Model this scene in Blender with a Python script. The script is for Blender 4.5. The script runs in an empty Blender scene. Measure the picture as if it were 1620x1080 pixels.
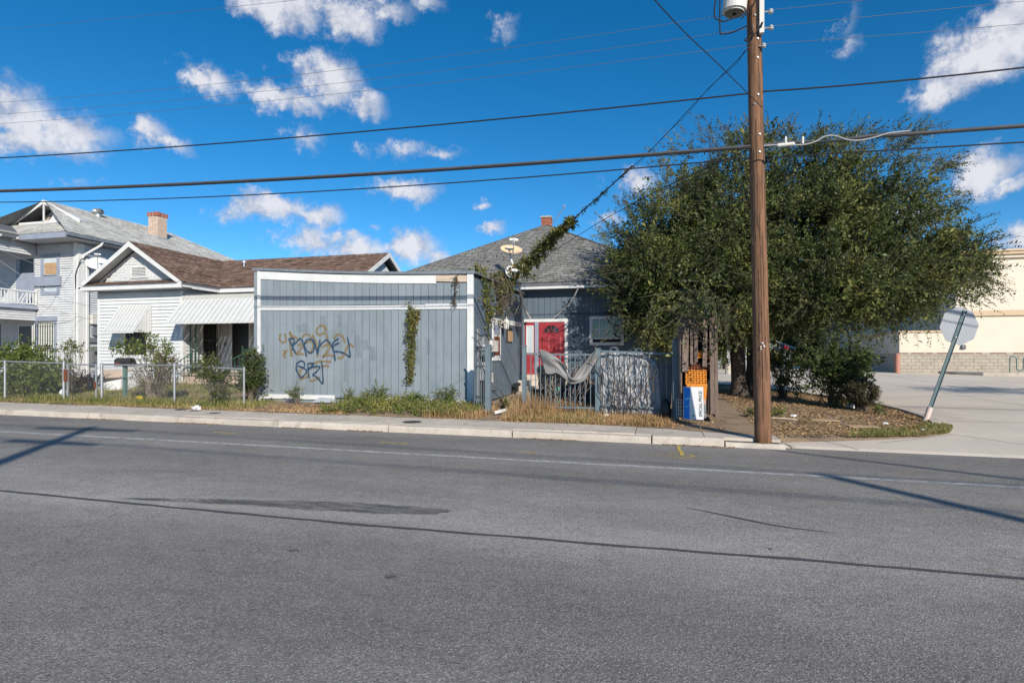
import bpy, math, random
import numpy as np
from mathutils import Vector, noise as mnoise
R = math.radians
SC = bpy.context.scene
COL = SC.collection
# ---------------------------------------------------------------- camera, sky, sun, exposure
TH = R(14.5); CT, ST = math.cos(TH), math.sin(TH)
EYE = 1.5; FPX = 900.0; HOR = 562.0
cam_d = bpy.data.cameras.new('camera'); cam = bpy.data.objects.new('camera', cam_d); COL.objects.link(cam)
cam.location = (0, 0, EYE); cam.rotation_euler = (R(90), 0, TH)
cam_d.sensor_width = 36; cam_d.lens = 36 * FPX / 1620
cam_d.shift_y = (HOR - 540) / 1620
cam_d.clip_start = .05; cam_d.clip_end = 2000
SC.camera = cam
SUN_EL = R(27); SH = Vector((-.59, .807)).normalized()        # horizontal direction in which shadows fall
sd = bpy.data.lights.new('sun', 'SUN'); so = bpy.data.objects.new('sun', sd); COL.objects.link(so)
sd.energy = 4.6; sd.angle = R(.53); sd.color = (1.0, .93, .825)
so.rotation_euler = Vector((SH.x * math.cos(SUN_EL), SH.y * math.cos(SUN_EL), -math.sin(SUN_EL))).to_track_quat('-Z', 'Y').to_euler()
so.location = (20, -30, 30)
SC.view_settings.view_transform = 'Standard'; SC.view_settings.look = 'None'
SC.view_settings.exposure = .25; SC.view_settings.gamma = 1.0; SC.view_settings.use_curve_mapping = False

world = bpy.data.worlds.new('World'); SC.world = world; world.use_nodes = True
wn = world.node_tree; wn.nodes.clear()
def wnode(t, **k):
    n = wn.nodes.new(t)
    for a, b in k.items(): setattr(n, a, b)
    return n
def wl(a, b): wn.links.new(a, b)
sky = wnode('ShaderNodeTexSky', sky_type='NISHITA'); sky.sun_disc = False
sky.sun_elevation = SUN_EL; sky.sun_rotation = math.atan2(-SH.x, -SH.y)
sky.air_density = .75; sky.dust_density = 0.0; sky.ozone_density = 2.6; sky.altitude = 600
hsv = wnode('ShaderNodeHueSaturation'); hsv.inputs['Saturation'].default_value = 1.345; hsv.inputs['Value'].default_value = 1.2
hsv.inputs['Hue'].default_value = .494
wl(sky.outputs[0], hsv.inputs['Color'])
tc = wnode('ShaderNodeTexCoord')
rot = wnode('ShaderNodeVectorRotate', rotation_type='Z_AXIS'); rot.inputs['Angle'].default_value = -TH
wl(tc.outputs['Generated'], rot.inputs['Vector'])
nz = wnode('ShaderNodeTexNoise'); nz.inputs['Scale'].default_value = 6.5; nz.inputs['Detail'].default_value = 7; nz.inputs['Roughness'].default_value = .58
wl(rot.outputs[0], nz.inputs['Vector'])
nz2 = wnode('ShaderNodeTexNoise'); nz2.inputs['Scale'].default_value = 24; nz2.inputs['Detail'].default_value = 9; nz2.inputs['Roughness'].default_value = .66
wl(rot.outputs[0], nz2.inputs['Vector'])
def vmath(op, a, b=None):
    n = wnode('ShaderNodeVectorMath', operation=op)
    for i, v in enumerate((a, b)):
        if v is None: continue
        if isinstance(v, (tuple, list)): n.inputs[i].default_value = v
        else: wl(v, n.inputs[i])
    return n
def smath(op, a, b=None, c=None):
    n = wnode('ShaderNodeMath', operation=op)
    for i, v in enumerate((a, b, c)):
        if v is None: continue
        if isinstance(v, (int, float)): n.inputs[i].default_value = v
        else: wl(v, n.inputs[i])
    return n.outputs[0]
dn = vmath('SUBTRACT', nz2.outputs['Color'], (.5, .5, .5)); dn = vmath('MULTIPLY', dn.outputs[0], (.075, .0, .06))
P = vmath('ADD', rot.outputs[0], dn.outputs[0]).outputs[0]
CLOUDS = [  # px, py, half width, half height, weight
 (20,178,62,52,1),(95,205,72,34,1),(40,222,90,30,.9),(232,205,34,26,.8),(268,228,36,16,.7),
 (440,12,90,32,1),(545,30,70,30,1),(610,18,55,22,.8),(670,4,40,16,.6),
 (332,130,44,28,.8),(430,148,62,24,.9),(525,128,58,42,1),(575,168,42,24,.9),(470,165,50,16,.8),
 (486,217,32,22,.55),(640,238,52,16,.6),(700,241,45,12,.55),(575,240,18,10,.35),
 (430,330,80,30,1),(500,340,50,22,.9),(362,338,34,18,.7),
 (490,378,62,24,.85),(560,392,80,26,.95),(648,392,60,30,1),(690,408,34,16,.8),(560,372,25,14,.6),
 (645,300,60,23,.95),(775,362,30,11,.8),(764,318,17,9,.7),(796,36,30,18,.45),(590,360,16,8,.5),
 (1575,75,80,62,1),(1510,122,52,40,.85),(1605,30,60,45,1),(1468,150,22,18,.5),(1340,30,18,44,.4),(1345,75,22,16,.4),
 (1555,275,46,40,1),(1592,298,34,18,.8),(1010,285,42,24,.75),(968,347,34,14,.6),(1612,374,40,24,.9),
 (120,288,20,14,.35),(155,285,14,10,.3),(400,300,40,12,.4),(1445,345,50,22,.6)]
acc = None
for px, py, hw, hh, w in CLOUDS:
    d = Vector(((px - 810) / FPX, 1, (HOR - py) / FPX)); L = d.length; d.normalize()
    s = vmath('SUBTRACT', P, tuple(d))
    s = vmath('MULTIPLY', s.outputs[0], (FPX * L / hw * .9, 2.2, FPX * L / hh * .9))
    ln = vmath('LENGTH', s.outputs[0])
    v = smath('MULTIPLY_ADD', ln.outputs['Value'], -w, w)
    acc = v if acc is None else smath('MAXIMUM', acc, v)
# broken cumulus round the unseen sky, thickened there for a whiter fill light
gen = smath('MULTIPLY_ADD', nz.outputs[0], 4.2, -2.2)
sep = wnode('ShaderNodeSeparateXYZ'); wl(rot.outputs[0], sep.inputs[0])
front = wnode('ShaderNodeMapRange'); wl(sep.outputs['Y'], front.inputs[0])
front.inputs[1].default_value = .35; front.inputs[2].default_value = .62; front.inputs[3].default_value = 0; front.inputs[4].default_value = 2
gen = smath('SUBTRACT', gen, front.outputs[0])
acc = smath('MAXIMUM', acc, gen)
fb = smath('MULTIPLY_ADD', nz2.outputs[0], 1.5, -.76)
den = smath('ADD', acc, fb)
mr = wnode('ShaderNodeMapRange', interpolation_type='SMOOTHSTEP'); wl(den, mr.inputs[0])
mr.inputs[1].default_value = .02; mr.inputs[2].default_value = .72; mr.inputs[4].default_value = .93
ccol = wnode('ShaderNodeMapRange'); wl(den, ccol.inputs[0])
ccol.inputs[1].default_value = .1; ccol.inputs[2].default_value = 1.0
offp = vmath('ADD', rot.outputs[0], (.012, -.004, .016))          # a look towards the sun side, for shaded undersides
nz3 = wnode('ShaderNodeTexNoise'); nz3.inputs['Scale'].default_value = 24; nz3.inputs['Detail'].default_value = 4; nz3.inputs['Roughness'].default_value = .55
wl(offp.outputs[0], nz3.inputs['Vector'])
shade = smath('MULTIPLY', smath('SUBTRACT', nz2.outputs[0], nz3.outputs[0]), 2.6)
cfac = smath('MINIMUM', smath('MAXIMUM', smath('ADD', ccol.outputs[0], shade), 0.0), 1.0)
cmix = wnode('ShaderNodeMix', data_type='RGBA'); wl(cfac, cmix.inputs[0])
cmix.inputs['A'].default_value = (3.5, 3.9, 4.9, 1); cmix.inputs['B'].default_value = (6.6, 6.6, 7.0, 1)
smix = wnode('ShaderNodeMix', data_type='RGBA')
wl(mr.outputs[0], smix.inputs[0]); wl(hsv.outputs[0], smix.inputs['A']); wl(cmix.outputs['Result'], smix.inputs['B'])
bg = wnode('ShaderNodeBackground'); bg.inputs['Strength'].default_value = .105
wl(smix.outputs['Result'], bg.inputs['Color'])
wo = wnode('ShaderNodeOutputWorld'); wl(bg.outputs[0], wo.inputs['Surface'])

# ---------------------------------------------------------------- where things stand: street frame, x along the kerb, y away from the camera
def ray(px, py):
    X = (px - 810) / FPX; Z = (HOR - py) / FPX
    return Vector((X * CT - ST, X * ST + CT, Z))
CAM = Vector((0, 0, EYE))
def atv(px, py, v): d = ray(px, py); return CAM + d * (v / d.y)
def atu(px, py, u): d = ray(px, py); return CAM + d * (u / d.x)
def atz(px, py, z): d = ray(px, py); return CAM + d * ((z - EYE) / d.z)
def g(u): return -.0072 * max(-22.0, min(12.0, u))            # the street climbs a little to the left
def ground(u, v):
    """height of the yard, verge and island"""
    z = g(u) + .145 + .018 * max(0, min(9, v - 11.2))
    if u > 2: z -= min(.045, .015 * (u - 2))
    return z
def lotz(v): return .05 + .0145 * max(0, min(28, v - 11.5))
KV = 9.95      # kerb line
SWB = 11.2     # back edge of the sidewalk

# ---------------------------------------------------------------- mesh helpers
ORG = {}
rng = np.random.default_rng(7); random.seed(7)
class MB:
    def __init__(s): s.v = []; s.f = []
    def quad(s, a, b, c, d):
        i = len(s.v); s.v += [tuple(a), tuple(b), tuple(c), tuple(d)]; s.f.append((i, i+1, i+2, i+3)); return s
    def tri(s, a, b, c):
        i = len(s.v); s.v += [tuple(a), tuple(b), tuple(c)]; s.f.append((i, i+1, i+2)); return s
    def hexa(s, p):   # p: 4 bottom ccw, 4 top ccw
        i = len(s.v); s.v += [tuple(q) for q in p]
        for f in ((3,2,1,0),(4,5,6,7),(0,1,5,4),(1,2,6,5),(2,3,7,6),(3,0,4,7)): s.f.append(tuple(i+k for k in f))
        return s
    def box(s, x0, x1, y0, y1, z0, z1):
        return s.hexa([(x0,y0,z0),(x1,y0,z0),(x1,y1,z0),(x0,y1,z0),(x0,y0,z1),(x1,y0,z1),(x1,y1,z1),(x0,y1,z1)])
    def bar(s, a, b, w, h=None, up=(0,0,1)):   # rectangular bar from a to b
        a = Vector(a); b = Vector(b); h = w if h is None else h
        d = (b - a).normalized(); upv = Vector(up)
        if abs(d.dot(upv)) > .95: upv = Vector((0, 1, 0))
        x = d.cross(upv).normalized(); y = x.cross(d).normalized()
        x *= w / 2; y *= h / 2
        return s.hexa([a-x-y, a+x-y, a+x+y, a-x+y, b-x-y, b+x-y, b+x+y, b-x+y])
    def tube(s, pts, r, n=6, caps=True):
        pts = [Vector(p) for p in pts]; m = len(pts)
        rr = r if isinstance(r, (list, tuple)) else [r] * m
        base = len(s.v); px = None
        for k, p in enumerate(pts):
            d = (pts[min(k+1, m-1)] - pts[max(k-1, 0)])
            d = d.normalized() if d.length > 1e-9 else Vector((0,0,1))
            if px is None: px = d.orthogonal().normalized()
            px = (px - d * px.dot(d))
            px = px.normalized() if px.length > 1e-6 else d.orthogonal().normalized()
            py = d.cross(px)
            for j in range(n):
                a = 2 * math.pi * j / n
                s.v.append(tuple(p + (px * math.cos(a) + py * math.sin(a)) * rr[k]))
        for k in range(m - 1):
            for j in range(n):
                a = base + k*n + j; b = base + k*n + (j+1) % n
                s.f.append((a, b, b+n, a+n))
        if caps:
            s.f.append(tuple(base + j for j in reversed(range(n)))); s.f.append(tuple(base + (m-1)*n + j for j in range(n)))
        return s
    def lathe(s, c, prof, n=16, axis=(0,0,1)):
        """prof: list of (radius, height) along axis from c"""
        ax = Vector(axis).normalized(); x = ax.orthogonal().normalized(); y = ax.cross(x); c = Vector(c); b = len(s.v)
        for r, h in prof:
            for j in range(n):
                a = 2*math.pi*j/n; s.v.append(tuple(c + ax*h + (x*math.cos(a) + y*math.sin(a))*r))
        for k in range(len(prof)-1):
            for j in range(n):
                a = b+k*n+j; d = b+k*n+(j+1)%n; s.f.append((a, d, d+n, a+n))
        s.f.append(tuple(b+j for j in reversed(range(n)))); s.f.append(tuple(b+(len(prof)-1)*n+j for j in range(n)))
        return s
    def poly_prism(s, pts, off):   # planar polygon extruded by off
        off = Vector(off); i = len(s.v); n = len(pts)
        s.v += [tuple(p) for p in pts] + [tuple(Vector(p) + off) for p in pts]
        s.f.append(tuple(range(i, i+n))[::-1]); s.f.append(tuple(range(i+n, i+2*n)))
        for k in range(n): s.f.append((i+k, i+(k+1)%n, i+n+(k+1)%n, i+n+k))
        return s
    def build(s, name, mat, parent=None, smooth=False, **props):
        me = bpy.data.meshes.new(name)
        if parent is not None: o0 = ORG[parent.name]
        elif s.v:
            a = np.array(s.v); lo, hi = a.min(0), a.max(0); o0 = Vector(((lo[0]+hi[0])/2, (lo[1]+hi[1])/2, lo[2]))
        else: o0 = Vector((0,0,0))
        me.from_pydata([(p[0]-o0.x, p[1]-o0.y, p[2]-o0.z) for p in s.v], [], s.f)
        me.update()
        return link(name, me, mat, parent, o0, smooth, **props)
def link(name, me, mat, parent, o0, smooth=False, label=None, cat=None, group=None, kind=None):
    if mat is not None: me.materials.append(mat)
    if smooth:
        me.polygons.foreach_set('use_smooth', np.ones(len(me.polygons), bool))
    o = bpy.data.objects.new(name, me); COL.objects.link(o)
    if parent is not None: o.parent = parent; ORG[o.name] = ORG[parent.name]
    else: o.location = o0; ORG[o.name] = Vector(o0)
    tag(o, label, cat, group, kind)
    return o
def tag(o, label=None, cat=None, group=None, kind=None):
    if label: o['label'] = label
    if cat: o['category'] = cat
    if group: o['group'] = group
    if kind: o['kind'] = kind
    return o
def thing(name, label, cat, loc, group=None):
    o = bpy.data.objects.new(name, None); COL.objects.link(o); o.location = loc; o.empty_display_size = .2
    ORG[o.name] = Vector(loc)
    return tag(o, label, cat, group)
def quads_mesh(name, V, mat, parent=None, tint=None, nper=4, **props):
    """V: (N, nper, 3) array, nper 4 = one quad, 6 = two stacked quads; tint: one number per piece"""
    N = V.shape[0]; V = V.reshape(-1, 3)
    if parent is not None: o0 = ORG[parent.name]
    else: lo, hi = V.min(0), V.max(0); o0 = Vector(((lo[0]+hi[0])/2, (lo[1]+hi[1])/2, lo[2]))
    V = V - np.array(o0)
    base = np.arange(N)[:, None] * nper
    if nper == 4: F = base + np.array([[0,1,2,3]])
    else: F = (base[:, :, None] + np.array([[[0,1,2,3],[3,2,4,5]]])).reshape(-1, 4)
    F = F.reshape(-1, 4)
    me = bpy.data.meshes.new(name)
    me.vertices.add(len(V)); me.vertices.foreach_set('co', V.astype(np.float32).ravel())
    me.loops.add(F.size); me.loops.foreach_set('vertex_index', F.astype(np.int32).ravel())
    me.polygons.add(len(F)); me.polygons.foreach_set('loop_start', np.arange(0, F.size, 4, dtype=np.int32))
    if tint is not None:
        a = me.attributes.new('tint', 'FLOAT', 'POINT'); a.data.foreach_set('value', np.repeat(tint, nper).astype(np.float32))
    me.update(calc_edges=True); me.validate()
    return link(name, me, mat, parent, o0, **props)
def unit(a): return a / np.maximum(np.linalg.norm(a, axis=-1, keepdims=True), 1e-9)
def leaves_geo(c, ax, size, aspect=.5, rg=rng, flat=.35, nb=None):
    """leaf quads at centres c along axes ax"""
    n = len(c); ax = unit(ax)
    nr = rg.normal(size=(n, 3)) + np.array([0, 0, flat])
    if nb is not None: nr = nr + nb
    nr = unit(nr)
    b = unit(np.cross(ax, nr)); s = size * (.65 + .7 * rg.random((n, 1)))
    h = ax * s / 2; w = b * s * aspect / 2; lift = np.cross(b, ax) * s * .12
    return np.stack([c - h, c + w + lift, c + h, c - w + lift], 1)
def blades_geo(p, h, lean, w, rg=rng):
    """grass blades rooted at p"""
    n = len(p); a = rg.random(n) * 2 * np.pi
    d = np.stack([np.cos(a), np.sin(a), np.zeros(n)], 1); b = np.stack([-d[:, 1], d[:, 0], np.zeros(n)], 1)
    up = np.array([0, 0, 1.0]); hh = (h * (.5 + rg.random(n)))[:, None]; le = (lean * rg.random(n))[:, None]
    m = p + up * hh * .55 + d * hh * le * .3; t = p + up * hh * (1 - .35 * le) + d * hh * le
    ww = np.asarray(w) * (.6 + .8 * rg.random(n))[:, None]
    return np.stack([p - b*ww/2, p + b*ww/2, m + b*ww*.4, m - b*ww*.4, t + b*ww*.06, t - b*ww*.06], 1)

# ---------------------------------------------------------------- materials
MATS = {}
def nmat(name):
    m = bpy.data.materials.new(name); m.use_nodes = True; nt = m.node_tree; nt.nodes.clear(); MATS[name] = m
    def N(t, **k):
        n = nt.nodes.new(t)
        for a, b in k.items(): setattr(n, a, b)
        return n
    return m, nt, N, nt.links.new
def c4(c, k=1.0): return (min(c[0]*k, 1), min(c[1]*k, 1), min(c[2]*k, 1), 1)
def pmat(name, col, rough=.75, var=.15, ns=4, stretch=(1,1,1), bump=.0, bs=60, bstretch=None, metal=0, spec=.3, orand=.0,
         dirt=None, dirt_amt=.5, dirt_ns=1.5, dirt_stretch=(1,1,1), fine=.0, fine_ns=90):
    m, nt, N, L = nmat(name)
    out = N('ShaderNodeOutputMaterial'); b = N('ShaderNodeBsdfPrincipled'); L(b.outputs[0], out.inputs[0])
    b.inputs['Roughness'].default_value = rough; b.inputs['Metallic'].default_value = metal; b.inputs['Specular IOR Level'].default_value = spec
    ge = N('ShaderNodeNewGeometry'); mp = N('ShaderNodeMapping'); mp.inputs['Scale'].default_value = stretch; L(ge.outputs['Position'], mp.inputs['Vector'])
    no = N('ShaderNodeTexNoise'); no.inputs['Scale'].default_value = ns; no.inputs['Detail'].default_value = 7; no.inputs['Roughness'].default_value = .6
    L(mp.outputs[0], no.inputs['Vector'])
    r = N('ShaderNodeMapRange'); r.inputs[1].default_value = .28; r.inputs[2].default_value = .72; L(no.outputs[0], r.inputs[0])
    mx = N('ShaderNodeMix', data_type='RGBA'); L(r.outputs[0], mx.inputs[0])
    mx.inputs['A'].default_value = c4(col, 1 - var); mx.inputs['B'].default_value = c4(col, 1 + var)
    cur = mx.outputs['Result']
    if fine:
        n2 = N('ShaderNodeTexNoise'); n2.inputs['Scale'].default_value = fine_ns; n2.inputs['Detail'].default_value = 3; L(ge.outputs['Position'], n2.inputs['Vector'])
        r2 = N('ShaderNodeMapRange'); r2.inputs[1].default_value = .25; r2.inputs[2].default_value = .75; r2.inputs[3].default_value = 1-fine; r2.inputs[4].default_value = 1+fine; L(n2.outputs[0], r2.inputs[0])
        vm = N('ShaderNodeVectorMath', operation='SCALE'); L(cur, vm.inputs[0]); L(r2.outputs[0], vm.inputs['Scale']); cur = vm.outputs[0]
    if orand:
        oi = N('ShaderNodeObjectInfo'); r3 = N('ShaderNodeMapRange'); r3.inputs[3].default_value = 1-orand; r3.inputs[4].default_value = 1+orand; L(oi.outputs['Random'], r3.inputs[0])
        vm = N('ShaderNodeVectorMath', operation='SCALE'); L(cur, vm.inputs[0]); L(r3.outputs[0], vm.inputs['Scale']); cur = vm.outputs[0]
    if dirt:
        mp2 = N('ShaderNodeMapping'); mp2.inputs['Scale'].default_value = dirt_stretch; mp2.inputs['Location'].default_value = (3.1, 1.7, 9.2); L(ge.outputs['Position'], mp2.inputs['Vector'])
        n3 = N('ShaderNodeTexNoise'); n3.inputs['Scale'].default_value = dirt_ns; n3.inputs['Detail'].default_value = 8; n3.inputs['Roughness'].default_value = .68; L(mp2.outputs[0], n3.inputs['Vector'])
        r4 = N('ShaderNodeMapRange', interpolation_type='SMOOTHSTEP'); r4.inputs[1].default_value = .5; r4.inputs[2].default_value = .72; r4.inputs[4].default_value = dirt_amt; L(n3.outputs[0], r4.inputs[0])
        m2 = N('ShaderNodeMix', data_type='RGBA'); L(r4.outputs[0], m2.inputs[0]); L(cur, m2.inputs['A']); m2.inputs['B'].default_value = c4(dirt); cur = m2.outputs['Result']
    L(cur, b.inputs['Base Color'])
    if bump:
        n4 = N('ShaderNodeTexNoise'); n4.inputs['Scale'].default_value = bs; n4.inputs['Detail'].default_value = 5
        if bstretch:
            mp3 = N('ShaderNodeMapping'); mp3.inputs['Scale'].default_value = bstretch; L(ge.outputs['Position'], mp3.inputs['Vector']); L(mp3.outputs[0], n4.inputs['Vector'])
        else: L(ge.outputs['Position'], n4.inputs['Vector'])
        bp = N('ShaderNodeBump'); bp.inputs['Strength'].default_value = bump; bp.inputs['Distance'].default_value = .02; L(n4.outputs[0], bp.inputs['Height']); L(bp.outputs[0], b.inputs['Normal'])
    return m
def tmat(name, ramp, rough=.55, trans=.35, spec=.25, nvar=.0):
    """foliage, grass and shingles: colour from the per-piece 'tint' attribute"""
    m, nt, N, L = nmat(name)
    out = N('ShaderNodeOutputMaterial'); b = N('ShaderNodeBsdfPrincipled')
    b.inputs['Roughness'].default_value = rough; b.inputs['Specular IOR Level'].default_value = spec
    at = N('ShaderNodeAttribute', attribute_name='tint'); cr = N('ShaderNodeValToRGB'); L(at.outputs['Fac'], cr.inputs[0])
    el = cr.color_ramp.elements
    while len(el) < len(ramp): el.new(.5)
    for e, (p, c) in zip(el, ramp): e.position = p; e.color = c4(c)
    cur = cr.outputs[0]
    if nvar:
        ge = N('ShaderNodeNewGeometry'); n2 = N('ShaderNodeTexNoise'); n2.inputs['Scale'].default_value = 1.3; n2.inputs['Detail'].default_value = 5; L(ge.outputs['Position'], n2.inputs['Vector'])
        r2 = N('ShaderNodeMapRange'); r2.inputs[1].default_value = .3; r2.inputs[2].default_value = .7; r2.inputs[3].default_value = 1-nvar; r2.inputs[4].default_value = 1+nvar; L(n2.outputs[0], r2.inputs[0])
        vm = N('ShaderNodeVectorMath', operation='SCALE'); L(cur, vm.inputs[0]); L(r2.outputs[0], vm.inputs['Scale']); cur = vm.outputs[0]
    L(cur, b.inputs['Base Color'])
    if trans:
        t = N('ShaderNodeBsdfTranslucent'); L(cur, t.inputs['Color']); ms = N('ShaderNodeMixShader'); ms.inputs[0].default_value = trans
        L(b.outputs[0], ms.inputs[1]); L(t.outputs[0], ms.inputs[2]); L(ms.outputs[0], out.inputs[0])
    else: L(b.outputs[0], out.inputs[0])
    return m
def glassmat(name, col=(.02,.025,.03), rough=.05):
    m = pmat(name, col, rough=rough, var=.1, spec=.8); return m
def paint_mat(name, col, amt=.85):
    """spray paint: soft grainy edges, from the ribbon's own 'edge' attribute"""
    m, nt, N, L = nmat(name)
    out = N('ShaderNodeOutputMaterial'); b = N('ShaderNodeBsdfPrincipled'); b.inputs['Base Color'].default_value = c4(col); b.inputs['Roughness'].default_value = .6
    tr = N('ShaderNodeBsdfTransparent'); ms = N('ShaderNodeMixShader')
    at = N('ShaderNodeAttribute', attribute_name='edge'); ge = N('ShaderNodeNewGeometry'); no = N('ShaderNodeTexNoise'); no.inputs['Scale'].default_value = 35; no.inputs['Detail'].default_value = 6
    L(ge.outputs['Position'], no.inputs['Vector'])
    a = N('ShaderNodeMath', operation='MULTIPLY_ADD'); L(no.outputs[0], a.inputs[0]); a.inputs[1].default_value = .9; a.inputs[2].default_value = -.45
    s = N('ShaderNodeMath', operation='ADD'); L(at.outputs['Fac'], s.inputs[0]); L(a.outputs[0], s.inputs[1])
    r = N('ShaderNodeMapRange', interpolation_type='SMOOTHSTEP'); r.inputs[1].default_value = .05; r.inputs[2].default_value = .75; r.inputs[4].default_value = amt; L(s.outputs[0], r.inputs[0])
    L(r.outputs[0], ms.inputs[0]); L(tr.outputs[0], ms.inputs[1]); L(b.outputs[0], ms.inputs[2]); L(ms.outputs[0], out.inputs[0])
    return m
WHITE = (.66, .66, .645)
pmat('white_paint', WHITE, .6, .06, 2.5, dirt=(.45,.43,.40), dirt_amt=.35, dirt_ns=3, bump=.08, bs=25)
pmat('white_siding', (.62,.63,.63), .6, .05, 1.6, dirt=(.45,.44,.41), dirt_amt=.3, dirt_ns=2.2, dirt_stretch=(1,1,.35), orand=.04)
pmat('old_siding', (.56,.57,.58), .7, .1, 2, dirt=(.36,.36,.36), dirt_amt=.45, dirt_ns=2.0, dirt_stretch=(.4,.4,2.5))
pmat('grey_boards', (.225,.262,.288), .7, .1, 1.2, dirt=(.15,.185,.215), dirt_amt=.6, dirt_ns=1.4, dirt_stretch=(1.3,1.3,.45), orand=.035, bump=.1, bs=14, bstretch=(9,9,.6), fine=.06, fine_ns=50)
pmat('slate_blue_boards', (.108,.145,.18), .7, .1, 1.4, dirt=(.09,.12,.15), dirt_amt=.4, orand=.04, bump=.1, bs=14, bstretch=(9,9,.6))
pmat('slate_blue_iron', (.135,.178,.205), .5, .12, 5, dirt=(.14,.09,.06), dirt_amt=.35, dirt_ns=14)
pmat('blue_grey_trim', (.27,.30,.37), .65, .1, 2.5, dirt=(.16,.18,.22), dirt_amt=.4)
pmat('dark_gap', (.035,.04,.045), .9, .2, 4)
pmat('red_door', (.33,.035,.045), .45, .12, 2.5, dirt=(.2,.03,.035), dirt_amt=.4, spec=.4)
pmat('weathered_wood', (.185,.135,.11), .85, .3, 5, stretch=(5,5,.7), orand=.15, bump=.4, bs=20, bstretch=(7,7,.6), dirt=(.07,.05,.045), dirt_amt=.6, dirt_ns=5)
pmat('raw_plywood', (.42,.27,.15), .8, .18, 4, stretch=(4,4,.8))
pmat('bare_plank', (.52,.42,.33), .8, .15, 4, stretch=(.8,4,4))
pmat('pole_wood', (.205,.105,.058), .85, .45, 7, stretch=(5,5,.28), bump=.55, bs=26, bstretch=(6,6,.28), dirt=(.07,.035,.022), dirt_amt=.75, dirt_ns=3.2, dirt_stretch=(4,4,.5), fine=.15, fine_ns=70)
pmat('bark', (.085,.065,.052), .95, .35, 8, stretch=(2,2,.5), bump=.9, bs=22, bstretch=(2,2,.5))
pmat('twig', (.13,.105,.08), .9, .25, 8)
pmat('dry_twig', (.26,.21,.165), .9, .25, 8)
pmat('concrete', (.54,.47,.39), .9, .12, 1.6, dirt=(.27,.245,.21), dirt_amt=.5, dirt_ns=1.3, orand=.05, bump=.12, bs=70, fine=.1, fine_ns=120)
pmat('kerb_concrete', (.49,.43,.36), .9, .16, 2.2, dirt=(.27,.23,.19), dirt_amt=.75, dirt_ns=3.0, orand=.06, bump=.25, bs=40, fine=.1)
pmat('lot_concrete', (.60,.52,.43), .9, .1, .5, dirt=(.42,.365,.305), dirt_amt=.6, dirt_ns=.55, dirt_stretch=(1,.4,1), fine=.07, fine_ns=30, orand=.05)
pmat('porch_concrete', (.46,.36,.275), .9, .12, 2.5, dirt=(.25,.19,.14), dirt_amt=.4)
pmat('cream_stucco', (.68,.60,.485), .85, .04, 1.2, dirt=(.66,.58,.47), dirt_amt=.3, dirt_ns=.7)
pmat('tan_band', (.56,.42,.28), .8, .06, 1.5)
pmat('split_block', (.42,.365,.30), .95, .16, 3, orand=.08, bump=.8, bs=25, fine=.15, fine_ns=40)
pmat('block_red', (.42,.20,.15), .8, .12, 4)
pmat('brick', (.36,.13,.085), .9, .25, 9, orand=.22, bump=.3, bs=60)
pmat('pale_brick', (.55,.42,.33), .9, .16, 9, orand=.12)
pmat('mortar', (.40,.36,.31), .95, .12, 12)
pmat('galvanised', (.38,.39,.40), .45, .12, 6, metal=.55, spec=.5, dirt=(.30,.28,.26), dirt_amt=.4, dirt_ns=12)
pmat('old_steel', (.30,.31,.32), .5, .15, 8, metal=.5)
pmat('sign_back', (.29,.305,.325), .55, .05, 3, metal=.1, dirt=(.40,.42,.46), dirt_amt=.4)
pmat('sign_post', (.10,.155,.165), .5, .12, 5)
pmat('pink_sleeve', (.64,.50,.44), .75, .1, 5, dirt=(.4,.3,.25), dirt_amt=.4, dirt_ns=6)
pmat('cable_black', (.018,.018,.02), .6, .15, 8)
pmat('cable_grey', (.12,.12,.125), .4, .2, 7, metal=.3, spec=.5)
pmat('cable_white', (.36,.36,.36), .5, .1, 5)
pmat('thin_wire', (.16,.165,.175), .45, .1, 5, metal=.5)
pmat('porcelain', (.5,.5,.5), .2, .05, 4, spec=.6)
pmat('black_plastic', (.02,.02,.022), .45, .2, 5, spec=.4)
pmat('dark_stuff', (.018,.02,.022), .9, .3, 5)
pmat('dark_green_iron', (.03,.085,.06), .5, .12, 5)
pmat('green_steel', (.12,.19,.17), .5, .12, 5)
pmat('awning_white', (.60,.60,.58), .5, .05, 3, dirt=(.5,.48,.44), dirt_amt=.4, dirt_ns=3)
pmat('gutter_cream', (.52,.51,.46), .6, .08, 3, dirt=(.25,.22,.19), dirt_amt=.45, dirt_ns=4)
pmat('dark_fascia', (.13,.135,.145), .7, .2, 4)
pmat('roof_edge_metal', (.22,.24,.265), .55, .25, 6, metal=.3)
pmat('grey_tarp', (.235,.228,.222), .55, .12, 5, bump=.12, bs=18, spec=.35)
pmat('silver_tarp', (.33,.335,.35), .6, .35, 5, bump=.2, bs=7, spec=.4, metal=.05)
pmat('dark_board', (.12,.125,.14), .6, .2, 6)
pmat('orange_plastic', (.58,.21,.018), .5, .12, 9, spec=.4)
pmat('rust_brown', (.16,.05,.025), .85, .3, 14, bump=.4, bs=40)
pmat('sign_white', (.60,.60,.60), .4, .04, 4, dirt=(.5,.48,.45), dirt_amt=.25, dirt_ns=6)
pmat('sign_blue', (.015,.17,.58), .4, .2, 3)
pmat('sign_light_blue', (.25,.66,.82), .4, .1, 3)
pmat('print_black', (.025,.025,.03), .6, .1, 5)
pmat('dish_tan', (.70,.52,.33), .45, .12, 4, dirt=(.45,.28,.15), dirt_amt=.45, dirt_ns=6)
pmat('dish_white', (.66,.66,.65), .45, .08, 5, dirt=(.35,.32,.28), dirt_amt=.4, dirt_ns=6)
pmat('teal_plastic', (.10,.42,.36), .4, .1, 4)
pmat('yellow_plastic', (.85,.62,.01), .5, .06, 4)
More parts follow.
